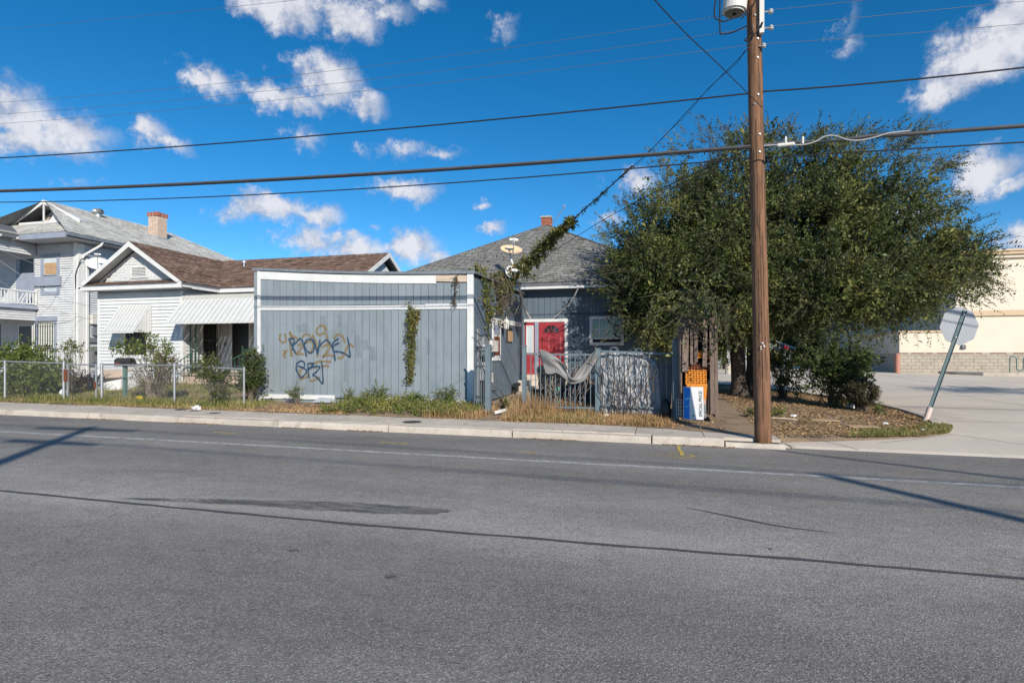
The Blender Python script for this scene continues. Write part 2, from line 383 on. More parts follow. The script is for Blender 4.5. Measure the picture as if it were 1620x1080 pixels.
pmat('paper_white', (.72,.72,.72), .7, .1, 9)
pmat('lamp_cream', (.62,.60,.55), .4, .06, 4)
pmat('cast_iron', (.035,.033,.032), .6, .3, 20, bump=.5, bs=60)
pmat('soffit_grey', (.47,.48,.49), .8, .08, 3)
pmat('curtain', (.55,.56,.5), .9, .35, 5, stretch=(6,1,2))
pmat('frosted', (.50,.56,.58), .25, .15, 2, spec=.6)
glassmat('dark_glass'); glassmat('window_black', (.006,.006,.007), .35)
pmat('red_cloth', (.45,.025,.02), .8, .1, 5); pmat('grey_cloth', (.20,.21,.25), .9, .25, 9); pmat('dark_cloth', (.03,.032,.045), .9, .2, 9)
pmat('skin', (.32,.19,.13), .6, .1, 9)
pmat('light_wall', (.34,.37,.39), .8, .05, 2)
pmat('yellow_paint', (.62,.46,.10), .8, .2, 9); pmat('tar', (.055,.056,.06), .75, .2, 7, fine=.2, fine_ns=60)
pmat('cardboard', (.45,.32,.20), .9, .12, 6)
tmat('leaf_tree', [(0,(.038,.052,.016)),(.4,(.090,.115,.034)),(.75,(.165,.19,.052)),(1,(.30,.28,.075))], .5, .3, .3)
tmat('leaf_bright', [(0,(.06,.10,.02)),(.5,(.14,.19,.034)),(.85,(.25,.27,.05)),(1,(.38,.32,.09))], .45, .35, .4)
tmat('leaf_dark', [(0,(.035,.06,.02)),(.6,(.085,.115,.032)),(1,(.17,.175,.05))], .5, .3, .3)
tmat('leaf_vine', [(0,(.06,.08,.018)),(.55,(.15,.17,.035)),(.85,(.30,.27,.06)),(1,(.38,.25,.09))], .45, .35, .4)
tmat('leaf_olive', [(0,(.045,.045,.018)),(.6,(.10,.09,.035)),(1,(.18,.12,.06))], .6, .25, .3)
tmat('leaf_purple', [(0,(.03,.015,.03)),(.7,(.06,.03,.055)),(1,(.09,.06,.05))], .6, .2)
tmat('far_leaf', [(0,(.04,.065,.02)),(.6,(.09,.12,.03)),(1,(.18,.18,.05))], .6, .3)
tmat('grass_green', [(0,(.10,.135,.035)),(.4,(.19,.22,.06)),(.7,(.33,.30,.11)),(1,(.55,.42,.21))], .7, .3)
tmat('grass_dry', [(0,(.24,.17,.07)),(.35,(.46,.30,.14)),(.7,(.62,.40,.21)),(1,(.72,.52,.31))], .8, .3)
tmat('litter_leaf', [(0,(.16,.10,.05)),(.5,(.38,.24,.115)),(1,(.60,.40,.20))], .85, .1)
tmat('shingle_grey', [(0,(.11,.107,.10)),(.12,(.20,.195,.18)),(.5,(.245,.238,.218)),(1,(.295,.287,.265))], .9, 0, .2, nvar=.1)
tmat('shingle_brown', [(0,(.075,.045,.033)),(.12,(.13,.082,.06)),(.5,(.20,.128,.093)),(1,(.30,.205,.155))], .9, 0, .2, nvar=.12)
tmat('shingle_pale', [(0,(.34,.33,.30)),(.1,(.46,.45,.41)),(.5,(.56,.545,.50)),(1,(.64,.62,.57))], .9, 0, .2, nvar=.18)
paint_mat('spray_grey', (.165,.20,.23), .17); paint_mat('spray_brown', (.26,.18,.07), .62); paint_mat('spray_navy', (.018,.055,.105), .95)
# ---------------------------------------------------------------- ground, street, sidewalk, lot
def road_mat():
    m, nt, N, L = nmat('asphalt')
    out = N('ShaderNodeOutputMaterial'); b = N('ShaderNodeBsdfPrincipled'); L(b.outputs[0], out.inputs[0])
    b.inputs['Roughness'].default_value = .82; b.inputs['Specular IOR Level'].default_value = .25
    ge = N('ShaderNodeNewGeometry'); P = ge.outputs['Position']
    def noise(sc, det=5, stretch=None, ro=.6):
        n = N('ShaderNodeTexNoise'); n.inputs['Scale'].default_value = sc; n.inputs['Detail'].default_value = det; n.inputs['Roughness'].default_value = ro
        if stretch:
            mp = N('ShaderNodeMapping'); mp.inputs['Scale'].default_value = stretch; L(P, mp.inputs['Vector']); L(mp.outputs[0], n.inputs['Vector'])
        else: L(P, n.inputs['Vector'])
        return n.outputs[0]
    def rng_(v, a, b_, c, d, sm=False):
        r = N('ShaderNodeMapRange'); r.inputs[1].default_value = a; r.inputs[2].default_value = b_; r.inputs[3].default_value = c; r.inputs[4].default_value = d
        if sm: r.interpolation_type = 'SMOOTHSTEP'
        L(v, r.inputs[0]); return r.outputs[0]
    def mth(op, a, b_):
        n = N('ShaderNodeMath', operation=op)
        for i, v in enumerate((a, b_)):
            if isinstance(v, (int, float)): n.inputs[i].default_value = v
            else: L(v, n.inputs[i])
        return n.outputs[0]
    # wear across the lanes: polished wheel paths, worn crown
    sp = N('ShaderNodeSeparateXYZ'); L(P, sp.inputs[0])
    wob = rng_(noise(.35, 4), 0, 1, -.5, .5)
    vv = mth('ADD', sp.outputs['Y'], wob)
    cr = N('ShaderNodeValToRGB'); L(rng_(vv, -1, 11, 0, 1), cr.inputs[0])
    e = cr.color_ramp.elements
    stops = [(0, .82), (.27, .90), (.355, .76), (.41, .94), (.47, 1.30), (.54, 1.14), (.60, 1.0), (.66, .90), (.72, .98), (.80, .84), (.90, .90), (1, .98)]
    while len(e) < len(stops): e.new(.5)
    for k, (p, v) in zip(e, stops): k.position = p; k.color = (v*.5, v*.5, v*.5, 1)
    wear = mth('MULTIPLY', cr.outputs[0], 2.0)
    big = rng_(noise(.8, 6, (.35, 1, 1)), .3, .7, .80, 1.2)
    mid = rng_(noise(7, 5, (.6, 1, 1)), .3, .7, .90, 1.10)
    fine = mth('MULTIPLY', rng_(noise(75, 3), .25, .75, .5, 1.5), rng_(noise(36, 3), .3, .7, .8, 1.2))
    vo = N('ShaderNodeTexVoronoi'); vo.inputs['Scale'].default_value = 95; L(P, vo.inputs['Vector'])
    rr = N('ShaderNodeSeparateColor'); L(vo.outputs['Color'], rr.inputs[0])
    chip = mth('MULTIPLY', rng_(rr.outputs[0], .74, .82, 0, 1), rng_(vo.outputs['Distance'], .25, .45, 1, 0))
    dk = rng_(noise(9, 6, (.45, 1.3, 1), .7), .63, .72, 1, .6, True)
    dk = mth('MULTIPLY', dk, rng_(noise(24, 4, (.5, 1.5, 1), .7), .64, .72, 1, .6, True))
    nd = N('ShaderNodeTexNoise'); nd.inputs['Scale'].default_value = 2.2; nd.inputs['Detail'].default_value = 5; L(P, nd.inputs['Vector'])
    dv = N('ShaderNodeVectorMath', operation='SCALE'); L(nd.outputs['Color'], dv.inputs[0]); dv.inputs['Scale'].default_value = .5
    av = N('ShaderNodeVectorMath', operation='ADD'); L(P, av.inputs[0]); L(dv.outputs[0], av.inputs[1])
    ve_ = N('ShaderNodeTexVoronoi', feature='DISTANCE_TO_EDGE'); ve_.inputs['Scale'].default_value = .55; L(av.outputs[0], ve_.inputs['Vector'])
    ck = mth('MULTIPLY', rng_(ve_.outputs['Distance'], .003, .010, 1, 0), rng_(noise(.5, 3), .5, .62, 0, .16, True))
    dk = mth('MULTIPLY', dk, mth('SUBTRACT', 1.0, ck))
    k = mth('MULTIPLY', mth('MULTIPLY', mth('MULTIPLY', wear, big), mth('MULTIPLY', mid, fine)), dk)
    sc_ = N('ShaderNodeVectorMath', operation='SCALE'); sc_.inputs[0].default_value = (.243, .222, .200); L(k, sc_.inputs['Scale'])
    mx = N('ShaderNodeMix', data_type='RGBA'); L(mth('MULTIPLY', chip, .75), mx.inputs[0]); L(sc_.outputs[0], mx.inputs['A']); mx.inputs['B'].default_value = (.55, .54, .52, 1)
    L(mx.outputs['Result'], b.inputs['Base Color'])
    bp = N('ShaderNodeBump'); bp.inputs['Strength'].default_value = .55; bp.inputs['Distance'].default_value = .006
    L(mth('ADD', noise(85, 3), mth('MULTIPLY', vo.outputs['Distance'], .8)), bp.inputs['Height']); L(bp.outputs[0], b.inputs['Normal'])
    return m
road_mat()
def worn_mat(name, col, lo, hi, amt, ns=6, stretch=(1,1,1)):
    m, nt, N, L = nmat(name)
    out = N('ShaderNodeOutputMaterial'); b = N('ShaderNodeBsdfPrincipled'); b.inputs['Base Color'].default_value = c4(col); b.inputs['Roughness'].default_value = .85
    tr = N('ShaderNodeBsdfTransparent'); ms = N('ShaderNodeMixShader'); ge = N('ShaderNodeNewGeometry'); mp = N('ShaderNodeMapping'); mp.inputs['Scale'].default_value = stretch
    L(ge.outputs['Position'], mp.inputs['Vector']); no = N('ShaderNodeTexNoise'); no.inputs['Scale'].default_value = ns; no.inputs['Detail'].default_value = 9; no.inputs['Roughness'].default_value = .75; L(mp.outputs[0], no.inputs['Vector'])
    r = N('ShaderNodeMapRange', interpolation_type='SMOOTHSTEP'); r.inputs[1].default_value = lo; r.inputs[2].default_value = hi; r.inputs[4].default_value = amt; L(no.outputs[0], r.inputs[0])
    L(r.outputs[0], ms.inputs[0]); L(tr.outputs[0], ms.inputs[1]); L(b.outputs[0], ms.inputs[2]); L(ms.outputs[0], out.inputs[0]); return m
worn_mat('worn_white', (.66,.66,.65), .28, .62, .6); worn_mat('worn_yellow', (.68,.48,.09), .34, .56, .9, 9)
worn_mat('ghost_white', (.5,.5,.49), .42, .75, .4)
worn_mat('tar_stain', (.10,.10,.10), .3, .62, .62, 5, (.5, 2, 1)); worn_mat('tar_seal', (.065,.065,.068), .2, .42, .95, 8)
def soil_mat():
    m, nt, N, L = nmat('soil')
    out = N('ShaderNodeOutputMaterial'); b = N('ShaderNodeBsdfPrincipled'); L(b.outputs[0], out.inputs[0]); b.inputs['Roughness'].default_value = .95; b.inputs['Specular IOR Level'].default_value = .1
    ge = N('ShaderNodeNewGeometry'); P = ge.outputs['Position']
    def noise(sc, det=7, ro=.65):
        n = N('ShaderNodeTexNoise'); n.inputs['Scale'].default_value = sc; n.inputs['Detail'].default_value = det; n.inputs['Roughness'].default_value = ro; L(P, n.inputs['Vector']); return n.outputs[0]
    cr = N('ShaderNodeValToRGB'); L(noise(1.3), cr.inputs[0]); e = cr.color_ramp.elements
    for k, (p, c) in enumerate([(.3,(.18,.135,.10)),(.45,(.29,.215,.155)),(.58,(.42,.305,.21)),(.72,(.34,.265,.175))]):
        if k > 1: e.new(.5)
        e[k].position = p; e[k].color = c4(c)
    cr2 = N('ShaderNodeValToRGB'); L(noise(55, 4), cr2.inputs[0]); e = cr2.color_ramp.elements; e[0].position = .3; e[0].color = (.5,.5,.5,1); e[1].position = .7; e[1].color = (1.5,1.45,1.35,1)
    mx = N('ShaderNodeMix', data_type='RGBA', blend_type='MULTIPLY'); mx.inputs[0].default_value = 1; L(cr.outputs[0], mx.inputs['A']); L(cr2.outputs[0], mx.inputs['B'])
    L(mx.outputs['Result'], b.inputs['Base Color'])
    bp = N('ShaderNodeBump'); bp.inputs['Strength'].default_value = .8; bp.inputs['Distance'].default_value = .03; L(noise(30), bp.inputs['Height']); L(bp.outputs[0], b.inputs['Normal'])
soil_mat()
M = MATS
def sheet(us, vs, zf):
    mb = MB(); n = len(vs)
    for u in us:
        for v in vs: mb.v.append((u, v, zf(u, v)))
    for i in range(len(us)-1):
        for j in range(n-1): mb.f.append((i*n+j, (i+1)*n+j, (i+1)*n+j+1, i*n+j+1))
    return mb
mb = MB(); mb.quad((-600,-600,-.7),(600,-600,-.7),(600,900,-.7),(-600,900,-.7)); mb.build('ground', M['soil'], kind='structure')
US = [-600,-120,-60,-40,-22,-10,0,6,12,40,120,600]
road = sheet(US, [-3.2, 0, 3, 5, 7, 9, 10.02, 10.9], lambda u, v: g(u) - (0 if v < 10.5 else .03)).build('road', M['asphalt'], kind='structure')
sheet([-600,-40,-22,-10,0,12,40,600], [-9, -3.2], lambda u, v: g(u) + .14).build('pavement', M['concrete'], kind='structure')
mb = MB(); mb.v = []
sheet([-600,-40,-22,-10,0,12,40,600], [-60, -9], lambda u, v: g(u) + .10).build('terrain', M['soil'], kind='structure')
# painted line, tar, stains: children of the road
def strip(pts, w, lift, name, mat):
    mb = MB(); k = len(pts); ws = w if isinstance(w, list) else [w]*k; top = []
    for i, (u, v) in enumerate(pts):
        a = Vector(pts[max(i-1,0)]); b = Vector(pts[min(i+1,k-1)]); d = (b-a).normalized(); n = Vector((-d.y, d.x))
        for s in (-1, 1): mb.v.append((u+n.x*s*ws[i]/2, v+n.y*s*ws[i]/2, g(u)+lift))
    for i in range(k-1): mb.f.append((2*i, 2*i+2, 2*i+3, 2*i+1))
    return mb.build(name, mat, road)
strip([(u, 7.86 + .012*math.sin(u*.7)) for u in range(-45, 46)], .12, .004, 'edge_line', M['worn_white'])
strip([(float(u), 5.55 + .02*math.sin(u)) for u in np.arange(-30, -3, .5)], [.10*max(.05,min(1,(-3-float(u))/3)) for u in np.arange(-30, -3, .5)], .004, 'faded_line', M['ghost_white'])['label'] = 'faded remains of an old lane line'
r0 = random.Random(3)
seal = []; v = 4.42
for u in np.arange(-30, 16, .18):
    v += r0.uniform(-.012, .013); seal.append((float(u), v + .035*math.sin(u*.55) + .012*float(u)))
strip(seal, [.046 + r0.uniform(-.008, .014) for _ in seal], .004, 'crack_seal', M['tar_seal'])
A = [atz(px, py, 0) for px, py in ((1085,803),(1115,808),(1150,815),(1185,822),(1220,829),(1255,834),(1318,841))]
strip([(p.x, p.y) for p in A], [.008,.022,.034,.04,.036,.026,.006], .004, 'crack_seal', M['tar_seal'])
def blot(pix, name, mat, jag=.02):
    mb = MB(); pts = []
    P3 = [atz(a, b, .03) for a, b in pix]
    for i, p in enumerate(P3):
        q = P3[(i+1) % len(P3)]
        for t in np.linspace(0, 1, 10)[:-1]:
            w = p.lerp(q, t); pts.append((w.x + r0.uniform(-jag, jag), w.y + r0.uniform(-jag, jag)*.6))
    c = Vector((sum(p[0] for p in pts)/len(pts), sum(p[1] for p in pts)/len(pts)))
    mb.v = [(c.x, c.y, g(c.x)+.0045)] + [(x, y, g(x)+.0045) for x, y in pts]
    n = len(pts); mb.f = [(0, 1+(k+1) % n, 1+k) for k in range(n)]
    mb.build(name, mat, road)
blot([(180,789),(300,789),(440,791),(560,793),(690,801),(722,805),(690,811),(600,810),(480,805),(400,799),(300,795)], 'tar_patch', M['tar_stain'], .03)
for pix in ([(455,868),(470,866),(474,870),(458,871)], [(608,908),(625,905),(630,910),(612,912)], [(300,870),(324,868),(326,872)], [(1210,858),(1224,860),(1220,864)]):
    blot(pix, 'oil_spot', M['tar_stain'], .004)
# yellow survey paint
strip([(p.x, p.y) for p in (atz(1018,719,0), atz(1050,719.5,0), atz(1085,721,0), atz(1124,723,0))], .022, .005, 'survey_mark', M['worn_yellow'])
strip([(p.x, p.y) for p in (atz(1057,718,0), atz(1075,716,0), atz(1092,719,0), atz(1098,722,0), atz(1075,725,0), atz(1060,722,0))], .03, .006, 'survey_mark', M['worn_yellow'])
strip([(p.x, p.y) for p in (atz(1074,706,0), atz(1074,711,0), atz(1078,715,0), atz(1079,721,0))], .055, .007, 'survey_mark', M['worn_yellow'])
for a, b in (((337,685),(372,687)), ((600,699),(648,701)), ((0,672),(12,672)), ((105,680),(160,682)), ((820,712),(850,714))):
    strip([(p.x, p.y) for p in (atz(a[0],a[1],.04), atz(b[0],b[1],.04))], .05, .005, 'survey_mark', M['worn_yellow'])
# sidewalk slabs and kerb stones
walk = MB().quad((-80,KV+.05,g(-80)+.07),(1.9,KV+.05,g(1.9)+.07),(1.9,SWB+.02,g(1.9)+.07),(-80,SWB+.02,g(-80)+.07))
wb = sheet([-80,-40,-22,-10,0,1.9], [KV+.05, SWB+.02], lambda u, v: g(u)+.085)
walk = wb.build('sidewalk', M['dark_gap'], kind='structure')
u = 1.93; k = 0
while u > -34:
    L = 1.18 + r0.uniform(-.05, .1); u0 = u - L; j = [r0.uniform(-.006, .006) for _ in range(4)]; gp = .007
    z = [g(u0)+.134, g(u)+.134, g(u)+.139, g(u0)+.139]
    if u > -2.6: z[0] -= .0; 
    cs = [(u0+gp, KV+.165), (u-gp, KV+.165), (u-gp, SWB+.03), (u0+gp, SWB+.03)]
    MB().hexa([(a, b, g(a)+.03) for a, b in cs] + [(a, b, z[i]+j[i]) for i, (a, b) in enumerate(cs)]).build('slab', M['concrete'], walk)
    u = u0; k += 1
kerb = MB(); kerb_o = wb = sheet([-80,-40,-22,-10,0,1.9], [KV+.02, KV+.14], lambda u, v: g(u)+.05).build('kerb', M['dark_gap'], kind='structure')
edges = [1.98, 1.05, -.12] + [-.12 - 2.45*i for i in range(1, 15)]
for i in range(len(edges)-1):
    b_, a_ = edges[i], edges[i+1]; dz = r0.uniform(-.012, .008); gp = .012
    if i == 0: dz = -.05
    n = 8; mb = MB(); prof = [(-.012, -.05), (0, .085), (.012, .115), (.035, .128), (.158, .132), (.158, -.05)]
    for t in range(n+1):
        uu = a_ + gp + (b_ - a_ - 2*gp)*t/n
        for q, (dv, zz) in enumerate(prof):
            ch = r0.uniform(-.006, .006) if q in (1, 2, 3) else 0
            mb.v.append((uu, KV + dv + ch, g(uu) + (zz + dz + ch if zz > 0 else zz)))
    m6 = len(prof)
    for t in range(n):
        for q in range(m6-1): mb.f.append((t*m6+q, (t+1)*m6+q, (t+1)*m6+q+1, t*m6+q+1))
    mb.f.append(tuple(range(m6))[::-1]); mb.f.append(tuple(n*m6+q for q in range(m6)))
    mb.build('kerb_stone', M['kerb_concrete'], kerb_o)
def cover(px, py, r, name, label):
    p = atz(px, py, g(-4)+.14); p.z = g(p.x)+.1365
    MB().lathe(p, [(r, 0), (r, .006), (r*.9, .006), (r*.88, .003), (r*.6, .003), (r*.58, .006), (.01, .006)], 20).build(name, M['cast_iron'], walk)
cover(652, 667.5, .19, 'manhole_cover', ''); cover(286, 651, .13, 'valve_cover', ''); cover(309, 652.5, .12, 'valve_cover', ''); cover(338, 656, .14, 'valve_cover', '')
# concrete lot, driveway apron and side drive
def lz(u, v):
    t = max(0, min(1, (v - 10.2)/2.2)); a = g(u) + .012 + .01*max(0, min(1, (v-9.9)/.6))
    return a*(1-t) + lotz(v)*t
lot_u = [1.9, 2.6, 3.4, 4.2, 5, 5.6, 6.5, 8, 10, 13, 18, 25, 40, 80, 200]
lot_v = [10.05, 10.3, 10.7, 11.2, 11.8, 12.4, 13.2, 14.5, 17, 20, 24, 30, 40, 60, 120, 300]
lot = sheet(lot_u, lot_v, lambda u, v: lz(u, v) if v > 10.06 else g(u)-.03).build('parking_lot', M['lot_concrete'], kind='structure')
def joint(a, b, w=.022):
    a = Vector(a); b = Vector(b); n = 14; mb = MB(); d = (b-a).normalized(); q = Vector((-d.y, d.x))*w/2
    for t in range(n+1):
        p = a.lerp(b, t/n)
        for s in (-1, 1): mb.v.append((p.x+q.x*s, p.y+q.y*s, lz(p.x, p.y)+.005))
    for t in range(n): mb.f.append((2*t, 2*t+2, 2*t+3, 2*t+1))
    mb.build('expansion_joint', M['tar'], lot)
joint((2.15,10.1),(2.0,10.55)); joint((3.1,10.2),(2.75,10.85), .012); joint((5.2,12.15),(6.3,10.75), .014); joint((3.6,10.9),(5.2,12.1),.01)
for vv in (14.2, 17.6, 21.2, 25, 29, 34): joint((6.0, vv), (26, vv + .35), .018)
for uu in (9.5, 13.5, 17.8): joint((uu, 12.5), (uu, 38), .014)
# yard, verge and island
def vf(u):
    return float(np.interp(u, [-80,-1.2,.1,1.2,1.6,2.0,3.0,3.8,4.6,5.15,5.6], [11.2,11.2,10.98,10.62,10.5,10.55,10.95,11.3,11.72,12.12,13.0])) + .05*mnoise.noise((u*2.3, 0, 0)) + .03*mnoise.noise((u*9, 3, 0))
def vb(u):
    return float(np.interp(u, [-80,1.0,1.2,3.5,4.75,5.45,5.62], [70,70,26,23.2,19.7,17.4,15.5]))
cols = [-80,-60,-45,-38] + list(np.arange(-34, 5.62, .2)) + [5.62]
mb = MB(); nr = 46
for u in cols:
    a, b = vf(u), vb(u)
    for j in range(nr):
        v = a + (b-a)*(j/(nr-1))**2.0
        f = min(1, (v-a)/.5); edge = (g(u)+.142 if u < 1.9 else lz(u, v)+.004)
        mb.v.append((u, v, f*(ground(u, v) + .02*mnoise.noise((u*.9, v*.9, 0)) + .012*mnoise.noise((u*4, v*4, 5))) + (1-f)*edge))
for i in range(len(cols)-1):
    for j in range(nr-1): mb.f.append((i*nr+j, (i+1)*nr+j, (i+1)*nr+j+1, i*nr+j+1))
mb.build('yard', M['soil'], smooth=True, kind='structure')
kp = [(5.38,13.35),(5.6,14.3),(5.72,15.9),(5.62,17.4),(5.25,18.5),(4.82,19.7),(4.2,21.4),(3.55,23.2),(2.4,24.6),(1.25,26.0)]
ik = MB().quad((5.6,15.0,-.1),(5.7,15.0,-.1),(5.7,15.1,-.1),(5.6,15.1,-.1)).build('island_kerb', M['kerb_concrete'], kind='structure')
for a, b in zip(kp[:-1], kp[1:]):
    a = Vector(a); b = Vector(b); d = (b-a).normalized(); q = Vector((d.y, -d.x))*.17; a = a + d*.01; b = b - d*.01
    cs = [(a.x, a.y), (a.x+q.x, a.y+q.y), (b.x+q.x, b.y+q.y), (b.x, b.y)]
    MB().hexa([(x, y, 0) for x, y in cs] + [(x, y, max(lotz(y), ground(x, y)) + .055) for x, y in cs]).build('kerb_stone', M['kerb_concrete'], ik)
# ---------------------------------------------------------------- building helpers
def lap(axis, plane, sgn, a0, a1, z0, z1, name, mat, parent, t0=.006, t1=.05):
    """one lap siding board; axis 'u': wall of constant v; axis 'v': wall of constant u; sgn: outward direction"""
    mb = MB(); b0, b1 = plane + sgn*t1, plane + sgn*t0
    if axis == 'u': mb.hexa([(a0,plane,z0),(a1,plane,z0),(a1,b0,z0),(a0,b0,z0),(a0,plane,z1),(a1,plane,z1),(a1,b1,z1),(a0,b1,z1)])
    else: mb.hexa([(plane,a0,z0),(plane,a1,z0),(b0,a1,z0),(b0,a0,z0),(plane,a0,z1),(plane,a1,z1),(b1,a1,z1),(b1,a0,z1)])
    return mb.build(name, mat, parent) if name else mb
def lap_wall(axis, plane, sgn, a0, a1, z0, z1, ex, mat, parent, join=None, holes=()):
    z = z0; out = MB()
    while z < z1 - .01:
        zt = min(z1, z + ex*1.02); spans = [(a0, a1)]
        for h0, h1, hz0, hz1 in holes:
            if z < hz1 - .02 and zt > hz0 + .02:
                ns = []
                for s0, s1 in spans:
                    if h0 > s0: ns.append((s0, min(s1, h0)))
                    if h1 < s1: ns.append((max(s0, h1), s1))
                spans = [q for q in ns if q[1]-q[0] > .01]
        for s0, s1 in spans:
            j = random.uniform(-.003, .003)
            m_ = lap(axis, plane, sgn, s0, s1, z+j, zt+j, None if join else 'clapboard', mat, parent)
            if join: i = len(out.v); out.v += m_.v; out.f += [tuple(i+k for k in f) for f in m_.f]
        z += ex
    return out.build(join, mat, parent) if join else None
def shingles(name, O, e, s, poly, tw, th, mat, parent, thick=.012, seed=1):
    """shingle tabs over a convex polygon in the plane O + e*x + s*y (y runs up the slope)"""
    rg = np.random.default_rng(seed); O = np.array(O, float); e = np.array(e, float); s = np.array(s, float); e /= np.linalg.norm(e); s /= np.linalg.norm(s)
    n = np.cross(e, s); n = n if n[2] > 0 else -n
    ys = [p[1] for p in poly]; V = []; T = []
    y = min(ys); row = 0
    while y < max(ys) - .01:
        ym = y + th*.5; xs = []
        for (xa, ya), (xb, yb) in zip(poly, poly[1:] + poly[:1]):
            if (ya - ym)*(yb - ym) < 0: xs.append(xa + (xb-xa)*(ym-ya)/(yb-ya))
        if len(xs) >= 2:
            x0, x1 = min(xs), max(xs); x = x0 - (tw*.5 if row % 2 else 0) - rg.random()*tw*.2
            rt = rg.normal()*.06
            while x < x1:
                w = tw*(1 + rg.uniform(-.06, .06)); a, b = max(x, x0), min(x + w - .02, x1)
                if b - a > .02:
                    dy = rg.uniform(-.006, .006); th2 = thick*(1 + rg.uniform(-.3, .8))
                    f0 = O + e*a + s*(y+dy); f1 = O + e*b + s*(y+dy); k0 = O + e*a + s*(y+th+.012); k1 = O + e*b + s*(y+th+.012)
                    V.append([f0 + n*th2, f1 + n*th2, k1 + n*.003, k0 + n*.003]); T.append(.5 + rt + rg.normal()*.2)
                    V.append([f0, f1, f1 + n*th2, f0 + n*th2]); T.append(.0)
                x += w
        y += th; row += 1
    return quads_mesh(name, np.array(V), mat, parent, tint=np.clip(T, 0, 1), kind='stuff')
def vboards(parent, u0, u1, v, zb, zt, w, mat, name='board', t=.02, gap=.014, rgn=None):
    """vertical boards on a wall facing the street; zb, zt functions of u"""
    n = max(1, round((u1-u0)/w)); w = (u1-u0)/n
    for i in range(n):
        a = u0 + i*w + gap/2; b = u0 + (i+1)*w - gap/2; d = random.uniform(0, .004)
        MB().hexa([(a, v-t-d, zb(a)), (b, v-t-d, zb(b)), (b, v, zb(b)), (a, v, zb(a)), (a, v-t-d, zt(a)), (b, v-t-d, zt(b)), (b, v, zt(b)), (a, v, zt(a))]).build(name, mat, parent)
def uboards(parent, v0, v1, u, zb, zt, w, mat, name='board', t=.018, gap=.006):
    n = max(1, round((v1-v0)/w)); w = (v1-v0)/n
    for i in range(n):
        a = v0 + i*w + gap/2; b = v0 + (i+1)*w - gap/2; d = random.uniform(0, .004)
        MB().hexa([(u, a, zb(a)), (u+t+d, a, zb(a)), (u+t+d, b, zb(b)), (u, b, zb(b)), (u, a, zt(a)), (u+t+d, a, zt(a)), (u+t+d, b, zt(b)), (u, b, zt(b))]).build(name, mat, parent)
def frame_u(u0, u1, v, z0, z1, w, d):
    """picture frame of boards on a wall facing the street (four pieces)"""
    return MB().box(u0, u1, v-d, v, z1-w, z1).box(u0, u1, v-d, v, z0, z0+w).box(u0, u0+w, v-d, v, z0+w, z1-w).box(u1-w, u1, v-d, v, z0+w, z1-w)
def bricks(parent, cx, cy, z0, z1, wx, wy, mat, bw=.2, bh=.068, taper=0):
    """brick courses around a chimney core"""
    z = z0; r = 0; gp = .010
    while z < z1 - .03:
        zt = min(z1, z + bh)
        for side in range(4):
            L = wx if side % 2 == 0 else wy; x = -L/2 + (0 if r % 2 else -bw/2)
            while x < L/2 - .01:
                a, b = max(x, -L/2) + gp/2, min(x+bw, L/2) - gp/2; x += bw
                if b - a < .02: continue
                o = random.uniform(0, .006); mb = MB()
                if side == 0: mb.box(cx+a, cx+b, cy-wy/2-.012-o, cy-wy/2+.03, z+gp/2, zt-gp/2)
                elif side == 2: mb.box(cx+a, cx+b, cy+wy/2-.03, cy+wy/2+.012+o, z+gp/2, zt-gp/2)
                elif side == 1: mb.box(cx+wx/2-.03, cx+wx/2+.012+o, cy+a, cy+b, z+gp/2, zt-gp/2)
                else: continue          # the side turned away from the street stays plain core
                mb.build('brick', mat, parent)
        z += bh; r += 1

# ---------------------------------------------------------------- the grey board-clad annex with the graffiti
AV = 13.37; AU0, AU1 = -10.66, -4.46; AVB = 18.75
def a_top(u): return float(np.interp(u, [AU0, AU1], [3.86, 3.54]))
def a_bot(u): return float(np.interp(u, [AU0, AU1], [.42, .34]))
annex = thing('wooden_annex', 'low building clad in grey boards with white trim and brown and navy graffiti', 'building', (-7.5, 15.5, .25))
core = MB().hexa([(AU0,AV,.15),(AU1,AV,.15),(AU1,AVB,.2),(AU0,AVB,.2),(AU0,AV,a_top(AU0)-.02),(AU1,AV,a_top(AU1)-.02),(AU1,AVB,3.5),(AU0,AVB,3.8)]).build('wall', M['dark_gap'], annex)
def z_mid(u): return float(np.interp(u, [AU0, AU1], [2.745, 2.66]))
vboards(core, AU0+.1, AU1-.14, AV, lambda u: a_bot(u)+.0, lambda u: z_mid(u), .208, M['grey_boards'])
vboards(core, AU0+.1, AU1-.14, AV, lambda u: z_mid(u)+.11, lambda u: a_top(u)-.26+.0, .208, M['grey_boards'])
def trim_seg(u0, u1, z0f, z1f, mat, name='trim', d=.045):
    MB().hexa([(u0,AV-d,z0f(u0)),(u1,AV-d,z0f(u1)),(u1,AV-.001,z0f(u1)),(u0,AV-.001,z0f(u0)),(u0,AV-d,z1f(u0)),(u1,AV-d,z1f(u1)),(u1,AV-.001,z1f(u1)),(u0,AV-.001,z1f(u0))]).build(name, mat, annex)
sag = lambda u: -.07*math.sin(math.pi*max(0,min(1,(u-AU0)/(AU1-AU0))))
